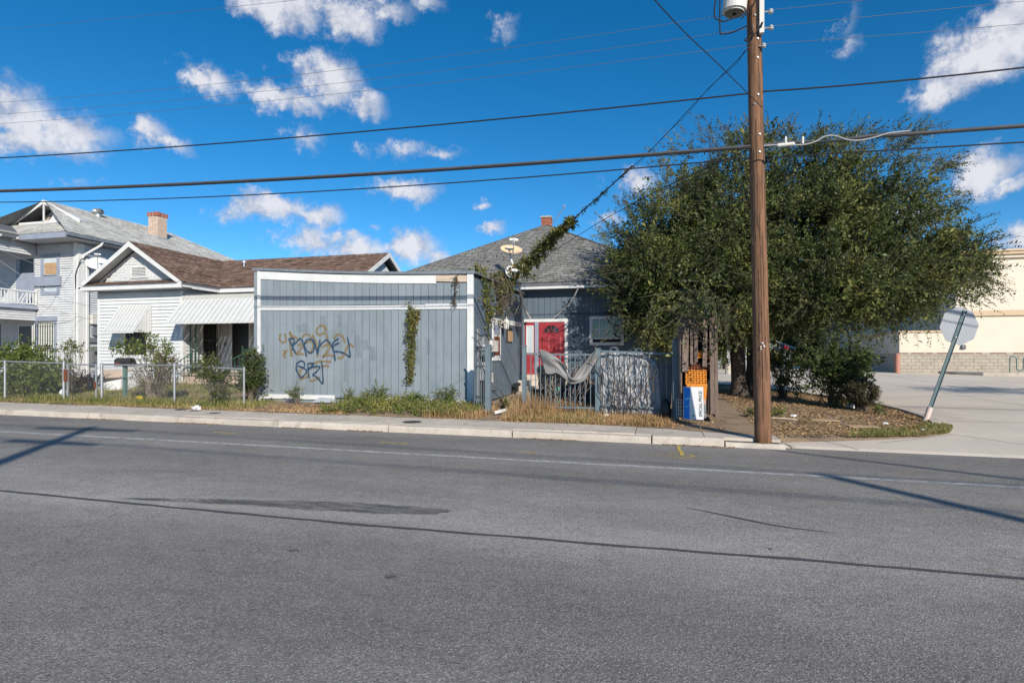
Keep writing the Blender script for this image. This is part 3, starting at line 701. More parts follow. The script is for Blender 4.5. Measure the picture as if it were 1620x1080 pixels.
# top trim in short segments so that it sags; last one is bare plank
us = list(np.linspace(AU0+.1, -5.42, 9))
for a, b in zip(us[:-1], us[1:]):
    trim_seg(a, b+.0, lambda u: a_top(u)-.27+sag(u)*.6, lambda u: a_top(u)-.045+sag(u)*.9, M['white_paint'], 'top_trim')
trim_seg(-5.415, AU1-.13, lambda u: a_top(u)-.235, lambda u: a_top(u)-.07, M['bare_plank'], 'top_trim')
us = list(np.linspace(AU0+.1, -5.72, 6)) 
for a, b in zip(us[:-1], us[1:]): trim_seg(a, b, lambda u: z_mid(u)-.005+sag(u)*.2, lambda u: z_mid(u)+.105+sag(u)*.2, M['white_paint'], 'middle_trim', .042)
trim_seg(-5.71, AU1-.13, lambda u: z_mid(u)-.012, lambda u: z_mid(u)+.115, M['white_paint'], 'middle_trim', .048)
trim_seg(AU0+.1, -8.28, lambda u: .33, lambda u: .45, M['white_paint'], 'bottom_trim', .05)
trim_seg(-7.35, AU1-.13, lambda u: a_bot(u)-.07, lambda u: a_bot(u)+.05, M['white_paint'], 'bottom_trim', .05)
trim_seg(AU0+.02, AU0+.105, lambda u: .2, lambda u: a_top(u)-.02, M['white_paint'], 'corner_board', .055)
trim_seg(AU0-.1, AU0-.005, lambda u: .25, lambda u: a_top(u)-.08, M['grey_boards'], 'corner_board', .03)
trim_seg(AU1-.13, AU1+.03, lambda u: .24, lambda u: a_top(u)+.0, M['white_paint'], 'corner_board', .058)
trim_seg(AU0+.1, AU1-.14, lambda u: .2, lambda u: .345, M['grey_boards'], 'skirt_board', .012)
# roof: shallow lid with a dark metal drip edge
nR = 10; mb = MB(); mb2 = MB()
for i in range(nR):
    ua = AU0-.12 + (AU1-AU0+.2)*i/nR; ub = AU0-.12 + (AU1-AU0+.2)*(i+1)/nR
    za, zb_ = a_top(ua)-.02+sag(ua)*.8, a_top(ub)-.02+sag(ub)*.8
    mb.hexa([(ua,AV-.07,za),(ub,AV-.07,zb_),(ub,AVB-.2,zb_+.05),(ua,AVB-.2,za+.05),(ua,AV-.07,za+.05),(ub,AV-.07,zb_+.05),(ub,AVB-.2,zb_+.1),(ua,AVB-.2,za+.1)])
    mb2.hexa([(ua,AV-.085,za-.012),(ub,AV-.085,zb_-.012),(ub,AV-.071,zb_-.012),(ua,AV-.071,za-.012),(ua,AV-.085,za+.058),(ub,AV-.085,zb_+.058),(ub,AV-.071,zb_+.058),(ua,AV-.071,za+.058)])
rf = mb.build('roof', M['roof_edge_metal'], annex); mb2.build('drip_edge', M['roof_edge_metal'], rf)
# the side of the annex towards the gate, with its boarded windows, meters and lamp
EU = AU1
def e_top(v): return float(np.interp(v, [AV, AVB], [3.42, 3.46]))
side = MB().box(EU, EU+.012, AV+.02, AVB, .22, 3.44).build('side_wall', M['dark_gap'], annex)
uboards(side, AV+.06, AVB-.03, EU+.012, lambda v: .3 if v < 17 else .55, e_top, .2, M['slate_blue_boards'])
def eu_box(px0, px1, py0, py1, d0, d1, name, mat, parent=None, vref=None):
    """box on the side wall between two pixel columns and rows"""
    a = atu(px0, py0, EU+.03); b = atu(px1, py1, EU+.03); za = atu(px0, py1, EU+.03).z; zb2 = a.z
    return MB().box(EU+d0, EU+d1, min(a.y,b.y), max(a.y,b.y), min(za,zb2,b.z), max(za,zb2)).build(name, mat, parent or annex)
p0 = atu(778, 502, EU+.05); p1 = atu(824.5, 510, EU+.05); q0 = atu(778, 510, EU+.05); q1 = atu(824.5, 517, EU+.05)
MB().hexa([(EU+.034,p0.y,q0.z),(EU+.06,p0.y,q0.z),(EU+.06,p1.y,q1.z),(EU+.034,p1.y,q1.z),(EU+.034,p0.y,p0.z),(EU+.06,p0.y,p0.z),(EU+.06,p1.y,p1.z),(EU+.034,p1.y,p1.z)]).build('white_band', M['white_paint'], annex)
w1 = eu_box(778, 790.5, 511, 570, .034, .07, 'window', M['white_paint']); eu_box(779.5, 788.5, 532, 562, .071, .075, 'pane', M['rust_brown'], w1); eu_box(779.5, 788.5, 513, 529, .071, .075, 'pane', M['blue_grey_trim'], w1)
w2 = eu_box(801, 809.5, 517, 541, .034, .06, 'window', M['dark_stuff']); eu_box(802, 809, 523, 540, .061, .075, 'wood_patch', M['raw_plywood'], w2)
lp = atu(801, 512, EU+.2)
lan = MB().lathe((EU+.2, lp.y, lp.z-.17), [(.03,0),(.07,.02),(.085,.2),(.1,.21),(.05,.29),(.015,.31),(.012,.36)], 8).build('wall_lantern', M['lamp_cream'], annex)
MB().tube([(EU+.03,lp.y,lp.z-.05),(EU+.12,lp.y,lp.z-.12),(EU+.2,lp.y,lp.z-.17)], .012, 6).build('bracket', M['lamp_cream'], lan)
for (a, b, c, d, dep, mt, nm) in ((767,777,538,556,.2,'lamp_cream','meter_box'),(758,768,533,562,.14,'old_steel','meter_box'),(763,771,572,586,.12,'lamp_cream','switch_box'),(768,775,590,604,.1,'lamp_cream','switch_box'),(757,766,584,600,.13,'old_steel','switch_box'),(760,764,602,642,.05,'black_plastic','conduit'),(771,774,556,640,.04,'old_steel','conduit'),(754,757,520,648,.04,'galvanised','conduit')):
    eu_box(a, b, c, d, .034, .034+dep, nm, M[mt])
for k, (px, py, r) in enumerate(((763,547,.06),(770,562,.05),(775,549,.05))):
    p = atu(px, py, EU+.2); MB().lathe((EU+.1,p.y,p.z), [(r,0),(r,.14),(r*.7,.19)], 12, (1,0,0)).build('meter', M['galvanised'], annex)
for k, pts in enumerate((((752,525),(760,532),(768,529),(774,538)),((756,540),(762,550),(759,565),(766,575)),((764,560),(768,568),(763,580),(769,592)),((781,590),(783,602),(779,612),(790,611)),((781,612),(790,616),(797,626),(792,640)))):
    MB().tube([atu(a, b, EU+.16+.03*(i % 2)) for i, (a, b) in enumerate(pts)], .012, 5).build('cable', M['cable_black'] if k < 3 else M['cable_grey'], annex)
MB().box(EU+.03,EU+.12,17.2,17.9,.3,.62).build('broken_skirt', M['dark_stuff'], annex)
# ---- graffiti: ribbons of paint lying on the boards
def smooth_path(pts, n=7):
    P = [Vector(p) for p in pts]; out = []
    for i in range(len(P)-1):
        a, b, c, d = P[max(i-1,0)], P[i], P[i+1], P[min(i+2,len(P)-1)]
        for k in range(n):
            t = k/n; out.append(.5*((2*b) + (c-a)*t + (2*a-5*b+4*c-d)*t*t + (3*b-a-3*c+d)*t**3))
    return out + [P[-1]]
def spray(strokes, width, mat, lift, name, parent):
    mb = MB(); edge = []
    for s in strokes:
        path = smooth_path([atv(430+x/9, 500+y/9, AV-.03) for x, y in s])
        base = len(mb.v); m_ = len(path)
        for i, p in enumerate(path):
            d = path[min(i+1,m_-1)] - path[max(i-1,0)]; d.y = 0; d.normalize(); n = Vector((-d.z, 0, d.x))
            w = width*(1+.22*math.sin(i*.9+len(s))) * (.75 if i in (0, m_-1) else 1)
            for q, e in ((-1,0),(-.4,.9),(.4,.9),(1,0)):
                mb.v.append((p.x+n.x*w*q/2, AV-lift, p.z+n.z*w*q/2)); edge.append(e if i not in (0, m_-1) else 0)
        for i in range(m_-1):
            for q in range(3): mb.f.append((base+i*4+q, base+i*4+q+1, base+i*4+q+5, base+i*4+q+4))
        lift += .0004
    o = mb.build(name, mat, parent)
    a = o.data.attributes.new('edge', 'FLOAT', 'POINT'); a.data.foreach_set('value', np.array(edge, np.float32)); return o
brown = [[(175,245),(195,290),(200,350),(160,375),(115,345),(115,275),(130,250)], [(165,480),(185,530),(175,600)], [(150,560),(205,500),(230,490)], [(255,550),(275,560),(290,575)],
 [(255,215),(270,270),(330,300),(380,330)], [(250,220),(275,300),(260,440),(285,560)], [(435,310),(460,265),(520,260),(555,300),(590,300),(580,255)],
 [(360,415),(420,400),(430,440),(380,500),(350,545),(420,535),(460,555)], [(775,195),(750,145),(690,140),(645,180),(640,240),(680,265),(740,240),(770,190)], [(770,235),(790,320),(810,420)],
 [(610,310),(640,420),(650,590)], [(740,160),(760,180)], [(700,450),(780,410),(830,430),(790,500),(725,580),(800,550),(870,570),(900,580)], [(880,330),(920,270),(970,260),(1020,310),(1045,390)],
 [(1160,450),(1130,405),(1070,440),(1040,520),(1000,590),(930,590)], [(470,380),(545,350),(590,400),(570,480),(520,540)],
 [(620,660),(700,640),(850,648)], [(700,710),(780,705),(820,715)], [(440,740),(390,800),(420,850)], [(510,800),(500,860),(390,900)], [(530,910),(580,915),(650,885),(690,870)], [(545,690),(600,670),(650,655)], [(620,730),(640,750)]]
navy = [[(235,325),(320,325),(300,420),(290,490)], [(240,330),(290,420),(345,535)], [(300,430),(360,360),(420,310)], [(420,310),(450,390),(470,470),(497,580)], [(470,400),(500,340),(560,330),(605,390),(600,480),(560,520),(510,500),(465,420),(480,370)],
 [(590,310),(620,420),(660,545)], [(660,550),(670,440),(690,330)], [(640,480),(720,380),(790,330)], [(780,325),(840,400),(880,490),(908,640)], [(960,315),(890,360),(860,420),(880,450)], [(970,378),(910,400),(880,430)], [(880,500),(960,505),(1040,530),(1120,590)], [(1078,295),(1100,400),(1122,590)],
 [(345,690),(400,640),(455,645),(470,700),(450,740)], [(355,700),(350,750),(390,840),(430,870),(500,780),(440,730),(370,705)], [(515,680),(525,780),(535,890)], [(505,675),(600,670),(560,720),(530,750)], [(540,745),(620,715),(685,718),(640,790),(590,830),(650,870),(730,970)], [(710,630),(725,760),(735,970)]]
for w_, strokes in ((.26, [[(385,115),(395,230)],[(470,95),(480,240)],[(725,-10),(730,140)],[(1215,270),(1220,420),(1230,600)],[(1330,330),(1350,480)],[(1420,420),(1450,640)]]), (.13, [[(960,-20),(965,170)],[(1045,600),(1045,950)],[(365,560),(360,1000)],[(2075,300),(2080,700)],[(2230,330),(2225,560)],[(1880,250),(1890,420)]])):
    for st_ in strokes: spray([st_], w_, M['spray_grey'], .0245, 'repaint_smear', core)
spray(brown, .085, M['spray_brown'], .0255, 'brown_graffiti', core)['label'] = 'brown spray paint tag on the grey boards'
spray(navy, .054, M['spray_navy'], .036, 'navy_graffiti', core)['label'] = 'navy spray paint tag on the grey boards'
# ---------------------------------------------------------------- the slate-blue house with the red door
HV = 18.9; HU0, HU1 = -10.1, .62
house = thing('blue_house', 'slate blue house with grey hip roof, red front door and brick chimney', 'house', (-4.7, 23, .3))
hw = MB().box(HU0, HU1, HV, HV+10.4, .25, 4.12).build('wall', M['slate_blue_boards'], house)
EZ = 3.90                                           # eave
holes_u = []
def px_u(px, v=HV): return atv(px, 500, v).x
def px_z(py, px=900, v=HV): return atv(px, py, v).z
du0, du1 = px_u(825), px_u(898.5); wu0, wu1 = px_u(933), px_u(987)
for (a, b, z0, z1) in ((AU1+.02, du0, .5, 4.1), (du0, du1, px_z(504), 4.1), (du1, wu0, .5, 4.1), (wu0, wu1, px_z(500), 4.1), (wu0, wu1, .5, px_z(546)), (wu1, HU1, .5, 4.1)):
    vboards(hw, a, b, HV, lambda u: z0, lambda u: z1, .2, M['slate_blue_boards'], t=.016, gap=.012)
MB().box(AU1+.05, HU1, HV-.03, HV-.018, px_z(497), px_z(496.2)).build('panel_seam', M['dark_gap'], house)
# roof
ap_v = 24.15; ap_z = 7.12; ap_u = -4.72; e0, e1 = -10.6, .98; ve = 18.52; vbk = 30.0
mb = MB(); A = (e0,ve,EZ); B = (e1,ve,EZ); Cc = (e1,vbk,EZ); D_ = (e0,vbk,EZ); Pk = (ap_u,ap_v,ap_z); Pk2 = (ap_u,ap_v+.35,ap_z)
mb.tri(A,B,Pk); mb.quad(B,Cc,Pk2,Pk); mb.tri(Cc,D_,Pk2); mb.quad(D_,A,Pk,Pk2); mb.quad(A,D_,Cc,B)
roof = mb.build('roof', M['dark_fascia'], house)
sl = Vector((0, ap_v-ve, ap_z-EZ)); sL = sl.length
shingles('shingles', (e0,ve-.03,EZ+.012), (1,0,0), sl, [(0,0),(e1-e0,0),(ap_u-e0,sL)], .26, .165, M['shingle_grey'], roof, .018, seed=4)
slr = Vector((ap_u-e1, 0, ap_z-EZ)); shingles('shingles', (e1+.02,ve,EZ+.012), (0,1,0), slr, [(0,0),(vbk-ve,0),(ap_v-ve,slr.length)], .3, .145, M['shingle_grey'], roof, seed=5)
for a, b in ((A, Pk), (B, Pk)):                     # hip caps, one shingle after another
    a = Vector(a); b = Vector(b); n = 30
    for k in range(n):
        p = a.lerp(b, k/n); q = a.lerp(b, (k+1.25)/n); p.z += .03; q.z += .012
        MB().bar(p, q, .22, .022).build('hip_cap', M['dark_fascia'] if k % 3 == 0 else M['soffit_grey'] if False else M['dark_fascia'], roof)
fa = MB().box(e0, e1, ve-.025, ve, EZ-.16, EZ+.0).build('fascia', M['dark_fascia'], house)
MB().box(e0, e1, ve-.045, ve-.026, EZ-.2, EZ-.125).build('gutter_edge', M['white_paint'], house)
MB().box(e0, e1, ve, HV, EZ-.2, EZ-.17).build('soffit', M['blue_grey_trim'], house)
MB().box(e1-.01, e1+.02, ve, vbk, EZ-.18, EZ).build('fascia', M['white_paint'], house)
ch = MB().box(ap_u-.19, ap_u+.19, ap_v-.1, ap_v+.28, 6.7, 7.5).build('chimney', M['mortar'], house)
bricks(ch, ap_u, ap_v+.09, 6.9, 7.42, .4, .4, M['brick'], .13, .066)
MB().box(ap_u-.24, ap_u+.24, ap_v-.16, ap_v+.34, 7.42, 7.47).build('cap', M['mortar'], ch)
mb = MB().hexa([(ap_u-.3,ap_v-.2,6.82),(ap_u+.3,ap_v-.2,6.82),(ap_u+.3,ap_v+.4,6.82),(ap_u-.3,ap_v+.4,6.82),(ap_u-.2,ap_v-.12,7.0),(ap_u+.2,ap_v-.12,7.0),(ap_u+.2,ap_v+.3,7.0),(ap_u-.2,ap_v+.3,7.0)]); mb.build('flashing', M['dark_fascia'], ch)
MB().tube([atv(869,362,23.9), atv(893,327,23.6)], .02, 6).build('mast', M['galvanised'], house); MB().lathe(atv(892.6,328,23.6), [(.03,0),(.05,.05),(.03,.1)], 8).build('mast_cap', M['galvanised'], house)
# door, sidelight, fanlight
zt = px_z(510, 873); zb0 = zt - 2.06
frame_u(du0, du1, HV-.02, zb0-.05, px_z(504), .1, .05).build('door_frame', M['white_paint'], house)
MB().box(px_u(846.5), px_u(852.5), HV-.07, HV-.021, zb0, zt+.02).build('mullion', M['blue_grey_trim'], house)
MB().box(du0+.1, du1-.1, HV-.03, HV-.0205, zt, px_z(504)-.1).build('transom_board', M['white_paint'], house)
door = MB().box(px_u(853), px_u(893), HV-.045, HV-.02, zb0, zt).build('door', M['red_door'], house)
dc = (px_u(853)+px_u(893))/2; dw = px_u(893)-px_u(853)
for s in (-1, 1):
    for (z0, z1) in ((.18,.62),(.75,1.62)):
        x0, x1 = dc+s*.2-.135, dc+s*.2+.135
        MB().hexa([(x0,HV-.046,zb0+z0),(x1,HV-.046,zb0+z0),(x1,HV-.046,zb0+z1),(x0,HV-.046,zb0+z1),(x0+.04,HV-.062,zb0+z0+.04),(x1-.04,HV-.062,zb0+z0+.04),(x1-.04,HV-.062,zb0+z1-.04),(x0+.04,HV-.062,zb0+z1-.04)]).build('panel', M['red_door'], door)
fz = px_z(526, 873); fr = .27
arc = [(dc+fr*math.cos(a)*1.0, fz+fr*.95*math.sin(a)) for a in np.linspace(0, math.pi, 15)]
MB().poly_prism([(x, HV-.052, z) for x, z in arc], (0, .005, 0)).build('fanlight', M['dark_glass'], door)
mb = MB()
mb.tube([(x, HV-.055, z) for x, z in arc] + [(arc[0][0], HV-.055, arc[0][1])], .013, 6)
for a in (45, 90, 135): mb.bar((dc+.1*math.cos(R(a)), HV-.055, fz+.1*math.sin(R(a))), (dc+fr*math.cos(R(a)), HV-.055, fz+fr*.95*math.sin(R(a))), .014)
mb.tube([(dc+.1*math.cos(a), HV-.055, fz+.1*math.sin(a)) for a in np.linspace(0, math.pi, 8)], .009, 5)
mb.build('fanlight_bars', M['red_door'], door)
MB().lathe((px_u(855), HV-.046, zb0+.98), [(.02,0),(.02,.03),(.036,.05),(.036,.07),(.02,.085)], 10, (0,-1,0)).build('knob', M['old_steel'], door)
sl_ = MB().box(px_u(831), px_u(846), HV-.04, HV-.02, zb0, zt).build('sidelight', M['red_door'], house)
frame_u(px_u(833), px_u(844.5), HV-.041, px_z(558,838), px_z(515,838), .035, .015).build('sidelight_frame', M['white_paint'], sl_)
MB().box(px_u(834.5), px_u(843), HV-.046, HV-.041, px_z(556,838), px_z(517,838)).build('pane', M['frosted'], sl_)
# window under the tree, with panes and glazing bars
wz0, wz1 = px_z(546, 960), px_z(500, 960)
win = frame_u(wu0, wu1, HV-.0, wz0, wz1, .1, .06).build('window', M['white_paint'], house)
MB().box(wu0+.1, wu1-.1, HV-.02, HV-.005, wz0+.1, px_z(536,960)).build('lower_sash', M['dark_stuff'], win)
nx, nz = 4, 2; gz0, gz1 = px_z(535,960), wz1-.1; gw = (wu1-wu0-.2)/nx; gh = (gz1-gz0)/nz
MB().box(wu0+.1, wu1-.1, HV-.012, HV-.002, gz0, gz1).build('curtain', M['curtain'], win)
for i in range(nx):
    for j in range(nz):
        MB().box(wu0+.1+i*gw+.012, wu0+.1+(i+1)*gw-.012, HV-.03, HV-.026, gz0+j*gh+.012, gz0+(j+1)*gh-.012).build('pane', M['window_pane'] if 'window_pane' in M else M['dark_glass'], win)
mb = MB()
for i in range(1, nx): mb.box(wu0+.1+i*gw-.012, wu0+.1+i*gw+.012, HV-.04, HV-.02, gz0, gz1)
mb.box(wu0+.1, wu1-.1, HV-.042, HV-.022, gz0+gh-.012, gz0+gh+.012); mb.box(wu0+.1, wu1-.1, HV-.05, HV-.018, gz0-.03, gz0+.012)
mb.build('glazing_bars', M['white_paint'], win)
# front steps
st = MB()
for k in range(4): MB().box(px_u(812), px_u(860)+.9, HV-.35-.3*k-.3, HV-.02-.3*k if k == 0 else HV-.35-.3*k, .2, .86-.17*k).build('step', M['concrete'], house)
# conduits and mast of the service drop on the corner
MB().tube([atv(915,455,18.4), atv(905,476,18.55), atv(893,489,18.75), atv(876,503,18.84)], .022, 6).build('conduit', M['cable_white'], house)
MB().box(px_u(1011), px_u(1017), HV-.06, HV-.017, .4, 3.6).build('corner_board', M['blue_grey_trim'], house)

# ---------------------------------------------------------------- white bungalow
WV = 18.5; WU0, WU1 = -22.45, -18.2; MV = 20.45
wh = thing('white_bungalow', 'white lap-sided bungalow with brown shingle roof, gabled bay and ribbed awnings', 'house', (-18, 21, .3))
WZ = 4.05
wall = MB().box(WU0, WU1, WV, WV+9, .2, 4.25).box(WU1+.004, -11.6, MV, MV+5.8, .2, 4.25).build('wall', M['old_siding'], wh)
bz = lambda px, py, v=WV: atv(px, py, v).z
bu = lambda px, v=WV: atv(px, 500, v).x
bw0, bw1, bwz0, bwz1 = bu(197), bu(236), 1.42, 3.0
lap_wall('u', WV, -1, WU0+.1, WU1-.12, .62, WZ, .135, M['white_siding'], wall, holes=[(bw0,bw1,bwz0,bwz1)])
lap_wall('v', WU1, 1, WV+.1, MV, .62, 3.95, .135, M['white_siding'], wall, holes=[(atu(318,500,WU1+.05).y, atu(346,500,WU1+.05).y, 1.2, 3.05)])
pd0, pd1 = bu(365,MV), bu(398,MV)
lap_wall('u', MV, -1, WU1+.05, -12.0, .84, 3.95, .135, M['white_siding'], wall, holes=[(pd0,pd1,.8,3.0)])
MB().box(WU0-.02, WU0+.11, WV-.035, WV-.002, .5, WZ).build('corner_board', M['white_paint'], wh)
MB().box(WU1-.13, WU1+.03, WV-.04, WV-.002, .5, WZ-.02).build('corner_board', M['white_paint'], wh)
MB().box(WU1+.002, WU1+.035, WV-.039, WV+.1, .5, WZ-.02).build('corner_board', M['white_paint'], wh)
MB().box(WU0-.02, WU1+.02, WV-.03, WV-.001, WZ, 4.22).build('frieze', M['blue_grey_trim'], wh)
MB().box(WU0, WU1, WV-.03, WV-.001, .2, .6).build('foundation', M['concrete'], wh)
# bay window, security bars
win = frame_u(bw0, bw1, WV, bwz0, bwz1, .1, .05).build('window', M['white_paint'], wh)
MB().box(bw0+.1, bw1-.1, WV-.015, WV-.005, bwz0+.1, bwz1-.1).build('pane', M['window_black'], win)
MB().box(bw0-.06, bw1+.06, WV-.1, WV-.001, bwz0-.06, bwz0-.003).build('sill', M['white_paint'], win)
mb = MB()
for i in range(7): x = bw0+.14+(bw1-bw0-.28)*i/6; mb.bar((x,WV-.07,bwz0+.05),(x,WV-.07,bwz1-.05),.014)
mb.build('security_bars', M['dark_gap'], win)
def awning(parent, u0, u1, v_w, z_top, z_low, out, rib=.1, side_r=True, side_l=True, name='awning'):
    """ribbed aluminium awning: alternating pans, each a strip of its own height"""
    aw = MB(); n = round((u1-u0)/rib); w = (u1-u0)/n
    for i in range(n):
        a = u0+i*w; b = a+w; up = .026 if i % 2 else 0
        aw.hexa([(a,v_w-out,z_low+up-.008),(b,v_w-out,z_low+up-.008),(b,v_w-.03,z_top+up-.008),(a,v_w-.03,z_top+up-.008),(a,v_w-out,z_low+up),(b,v_w-out,z_low+up),(b,v_w-.03,z_top+up),(a,v_w-.03,z_top+up)])
        aw.box(a, b, v_w-out-.012, v_w-out-.004, z_low+up-.07-(.02 if i % 2 else 0), z_low+up-.001)     # scalloped valance
    o = aw.build(name, M['awning_white'], parent)
    for s, x in ((side_l, u0-.005), (side_r, u1+.005)):
        if s:
            m_ = MB(); k = 7
            for j in range(k):
                ya = v_w-.03-(out-.05)*j/k; yb = v_w-.03-(out-.05)*(j+1)/k; zA = z_top+(z_low-z_top)*j/k; zB = z_top+(z_low-z_top)*(j+1)/k
                xx = x + (.012 if j % 2 else 0); m_.hexa([(xx,ya,z_low-.03),(xx+.006,ya,z_low-.03),(xx+.006,yb,z_low-.03),(xx,yb,z_low-.03),(xx,ya,zA),(xx+.006,ya,zA),(xx+.006,yb,zB),(xx,yb,zB)])
            m_.build('awning_side', M['awning_white'], o)
    return o
ab = awning(wh, bu(191)+.02, bu(241), WV-.03, bz(215,483), bz(205,524,WV-.8), .8, .085)
# gable: peak, rakes, scalloped shingles, louvre
gu = (WU0+WU1)/2; gz = 6.0; ev0, ev1 = WU0-.42, WU1+.42; GV = 18.02; RZ = 4.32
gable = MB().poly_prism([(WU0+.2,WV,4.42),(WU1-.2,WV,4.42),(gu,WV,5.78)], (0,.05,0)).build('gable', M['white_siding'], wh)
V = []; T = []
z = 4.55; row = 0
while z < 5.7:
    half = (5.76-z)/(5.78-4.42)*((WU1-WU0)/2-.2) - .03; x = gu-half+(.06 if row % 2 else 0)
    while x < gu+half-.1:
        if not (gu-.42 < x+.05 < gu+.42 and 4.62 < z < 5.08):
            d = random.uniform(.006,.022); V.append([(x,WV-.004,z+.13),(x+.11,WV-.004,z+.13),(x+.105,WV-.008-d,z),(x+.005,WV-.008-d,z)]); T.append(.5)
            V.append([(x+.005,WV-.008-d,z),(x+.105,WV-.008-d,z),(x+.09,WV,z-.012),(x+.02,WV,z-.012)]); T.append(.5)
        x += .122
    z += .105; row += 1
quads_mesh('scallop_shingles', np.array(V), M['white_siding'], gable, tint=np.array(T), kind='stuff')
lv = frame_u(gu-.42, gu+.42, WV-.02, 4.62, 5.1, .06, .04).build('louvre', M['white_paint'], gable)
for k in range(6): MB().hexa([(gu-.36,WV-.05,4.69+k*.06),(gu+.36,WV-.05,4.69+k*.06),(gu+.36,WV-.005,4.72+k*.06),(gu-.36,WV-.005,4.72+k*.06),(gu-.36,WV-.05,4.70+k*.06),(gu+.36,WV-.05,4.70+k*.06),(gu+.36,WV-.005,4.73+k*.06),(gu-.36,WV-.005,4.73+k*.06)]).build('slat', M['white_paint'], lv)
rz = lambda u: gz - abs(u-gu)*(gz-RZ)/(ev1-gu)
ridge_v = 23.0; mr_u1 = -11.55; m_ev = 20.0
roof = MB()
L0, R0 = (ev0,GV,RZ), (ev1,GV,RZ); PK = (gu,GV,gz)
RB = (ev1,m_ev,RZ); VJ = (gu,ridge_v,gz); LB = (ev0,27,RZ); PB = (gu,27,gz)
t = -.05
roof.quad(L0, PK, PB, LB); roof.tri(R0, RB, PK); roof.tri(RB, VJ, PK)
roof.tri(RB, (mr_u1,m_ev,RZ), VJ); roof.tri((mr_u1,m_ev,RZ), (mr_u1,ridge_v,gz), VJ)
roof.quad((mr_u1,ridge_v,gz),(mr_u1,26,RZ),(gu,26,RZ),(gu,ridge_v,gz))
wroof = roof.build('roof', M['dark_fascia'], wh)
sv = Vector((gu-ev1, 0, gz-RZ)); sLn = sv.length
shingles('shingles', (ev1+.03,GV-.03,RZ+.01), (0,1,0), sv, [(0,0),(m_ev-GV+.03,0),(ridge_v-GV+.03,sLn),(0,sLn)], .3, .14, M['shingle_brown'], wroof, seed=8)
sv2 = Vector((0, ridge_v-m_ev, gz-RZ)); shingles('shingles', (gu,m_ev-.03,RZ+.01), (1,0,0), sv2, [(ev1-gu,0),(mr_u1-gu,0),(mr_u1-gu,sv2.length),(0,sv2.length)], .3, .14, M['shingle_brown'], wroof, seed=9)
# pent roof at the foot of the gable
pv = Vector((0, WV-GV+.06, .2)); MB().quad((ev0,GV,RZ),(ev1,GV,RZ),(ev1-.2,WV,RZ+.18),(ev0+.2,WV,RZ+.18)).build('pent_roof', M['dark_fascia'], wroof)
shingles('shingles', (ev0,GV-.03,RZ+.012), (1,0,0), Vector((0,.5,.18)), [(0,0),(ev1-ev0,0),(ev1-ev0-.2,.5),(.2,.5)], .3, .13, M['shingle_brown'], wroof, seed=10)
for s in (-1, 1):                                                # rake boards, soffits of the gable
    e = ev0 if s < 0 else ev1
    a = Vector((e,GV,RZ)); b = Vector((gu,GV,gz))
    MB().hexa([(e,GV-.03,RZ-.16),(gu,GV-.03,gz-.2),(gu,GV,gz-.2),(e,GV,RZ-.16),(e,GV-.03,RZ+.01),(gu,GV-.03,gz+.01),(gu,GV,gz+.01),(e,GV,RZ+.01)] if s < 0 else
              [(gu,GV-.028,gz-.2),(e,GV-.03,RZ-.16),(e,GV,RZ-.16),(gu,GV,gz-.2),(gu,GV-.028,gz+.01),(e,GV-.03,RZ+.01),(e,GV,RZ+.01),(gu,GV,gz+.01)]).build('rake_board', M['white_paint'], wroof)
    MB().quad((e,GV,RZ-.06),(gu,GV,gz-.06),(gu,WV,gz-.06),(e,WV,RZ-.06)).build('gable_soffit', M['soffit_grey'], wroof)
    i = WU0+.05 if s < 0 else WU1-.05
    MB().hexa([(i,WV-.03,4.42),(gu,WV-.03,5.72),(gu,WV,5.72),(i,WV,4.42),(i+s*.0,WV-.03,4.53),(gu,WV-.03,5.83),(gu,WV,5.83),(i,WV,4.53)]).build('gable_trim', M['white_paint'], gable)
MB().box(ev0, ev1, GV-.03, GV, RZ-.2, RZ-.06).build('fascia', M['white_paint'], wroof); MB().box(ev0, ev1, GV-.02, GV, RZ-.058, RZ+.005).build('drip_edge', M['dark_fascia'], wroof)
MB().box(ev0, ev1, GV, WV, RZ-.2, RZ-.17).build('soffit', M['soffit_grey'], wroof)
MB().box(ev1-.03, ev1, GV+.002, m_ev, RZ-.2, RZ-.09).build('fascia', M['white_paint'], wroof); MB().box(ev1-.02, ev1+.01, GV+.002, m_ev, RZ-.088, RZ+.0).build('drip_edge', M['dark_fascia'], wroof)
MB().box(WU1, ev1-.03, WV, m_ev+.4, RZ-.2, RZ-.17).build('soffit', M['soffit_grey'], wroof)
MB().box(ev1+.002, mr_u1, m_ev-.03, m_ev, RZ-.2, RZ-.05).build('fascia', M['white_paint'], wroof); MB().box(ev1+.012, mr_u1, m_ev-.02, m_ev+.01, RZ-.048, RZ+.0).build('drip_edge', M['dark_fascia'], wroof)
MB().box(ev1, mr_u1, m_ev, MV+.02, RZ-.2, RZ-.17).build('soffit', M['soffit_grey'], wroof)
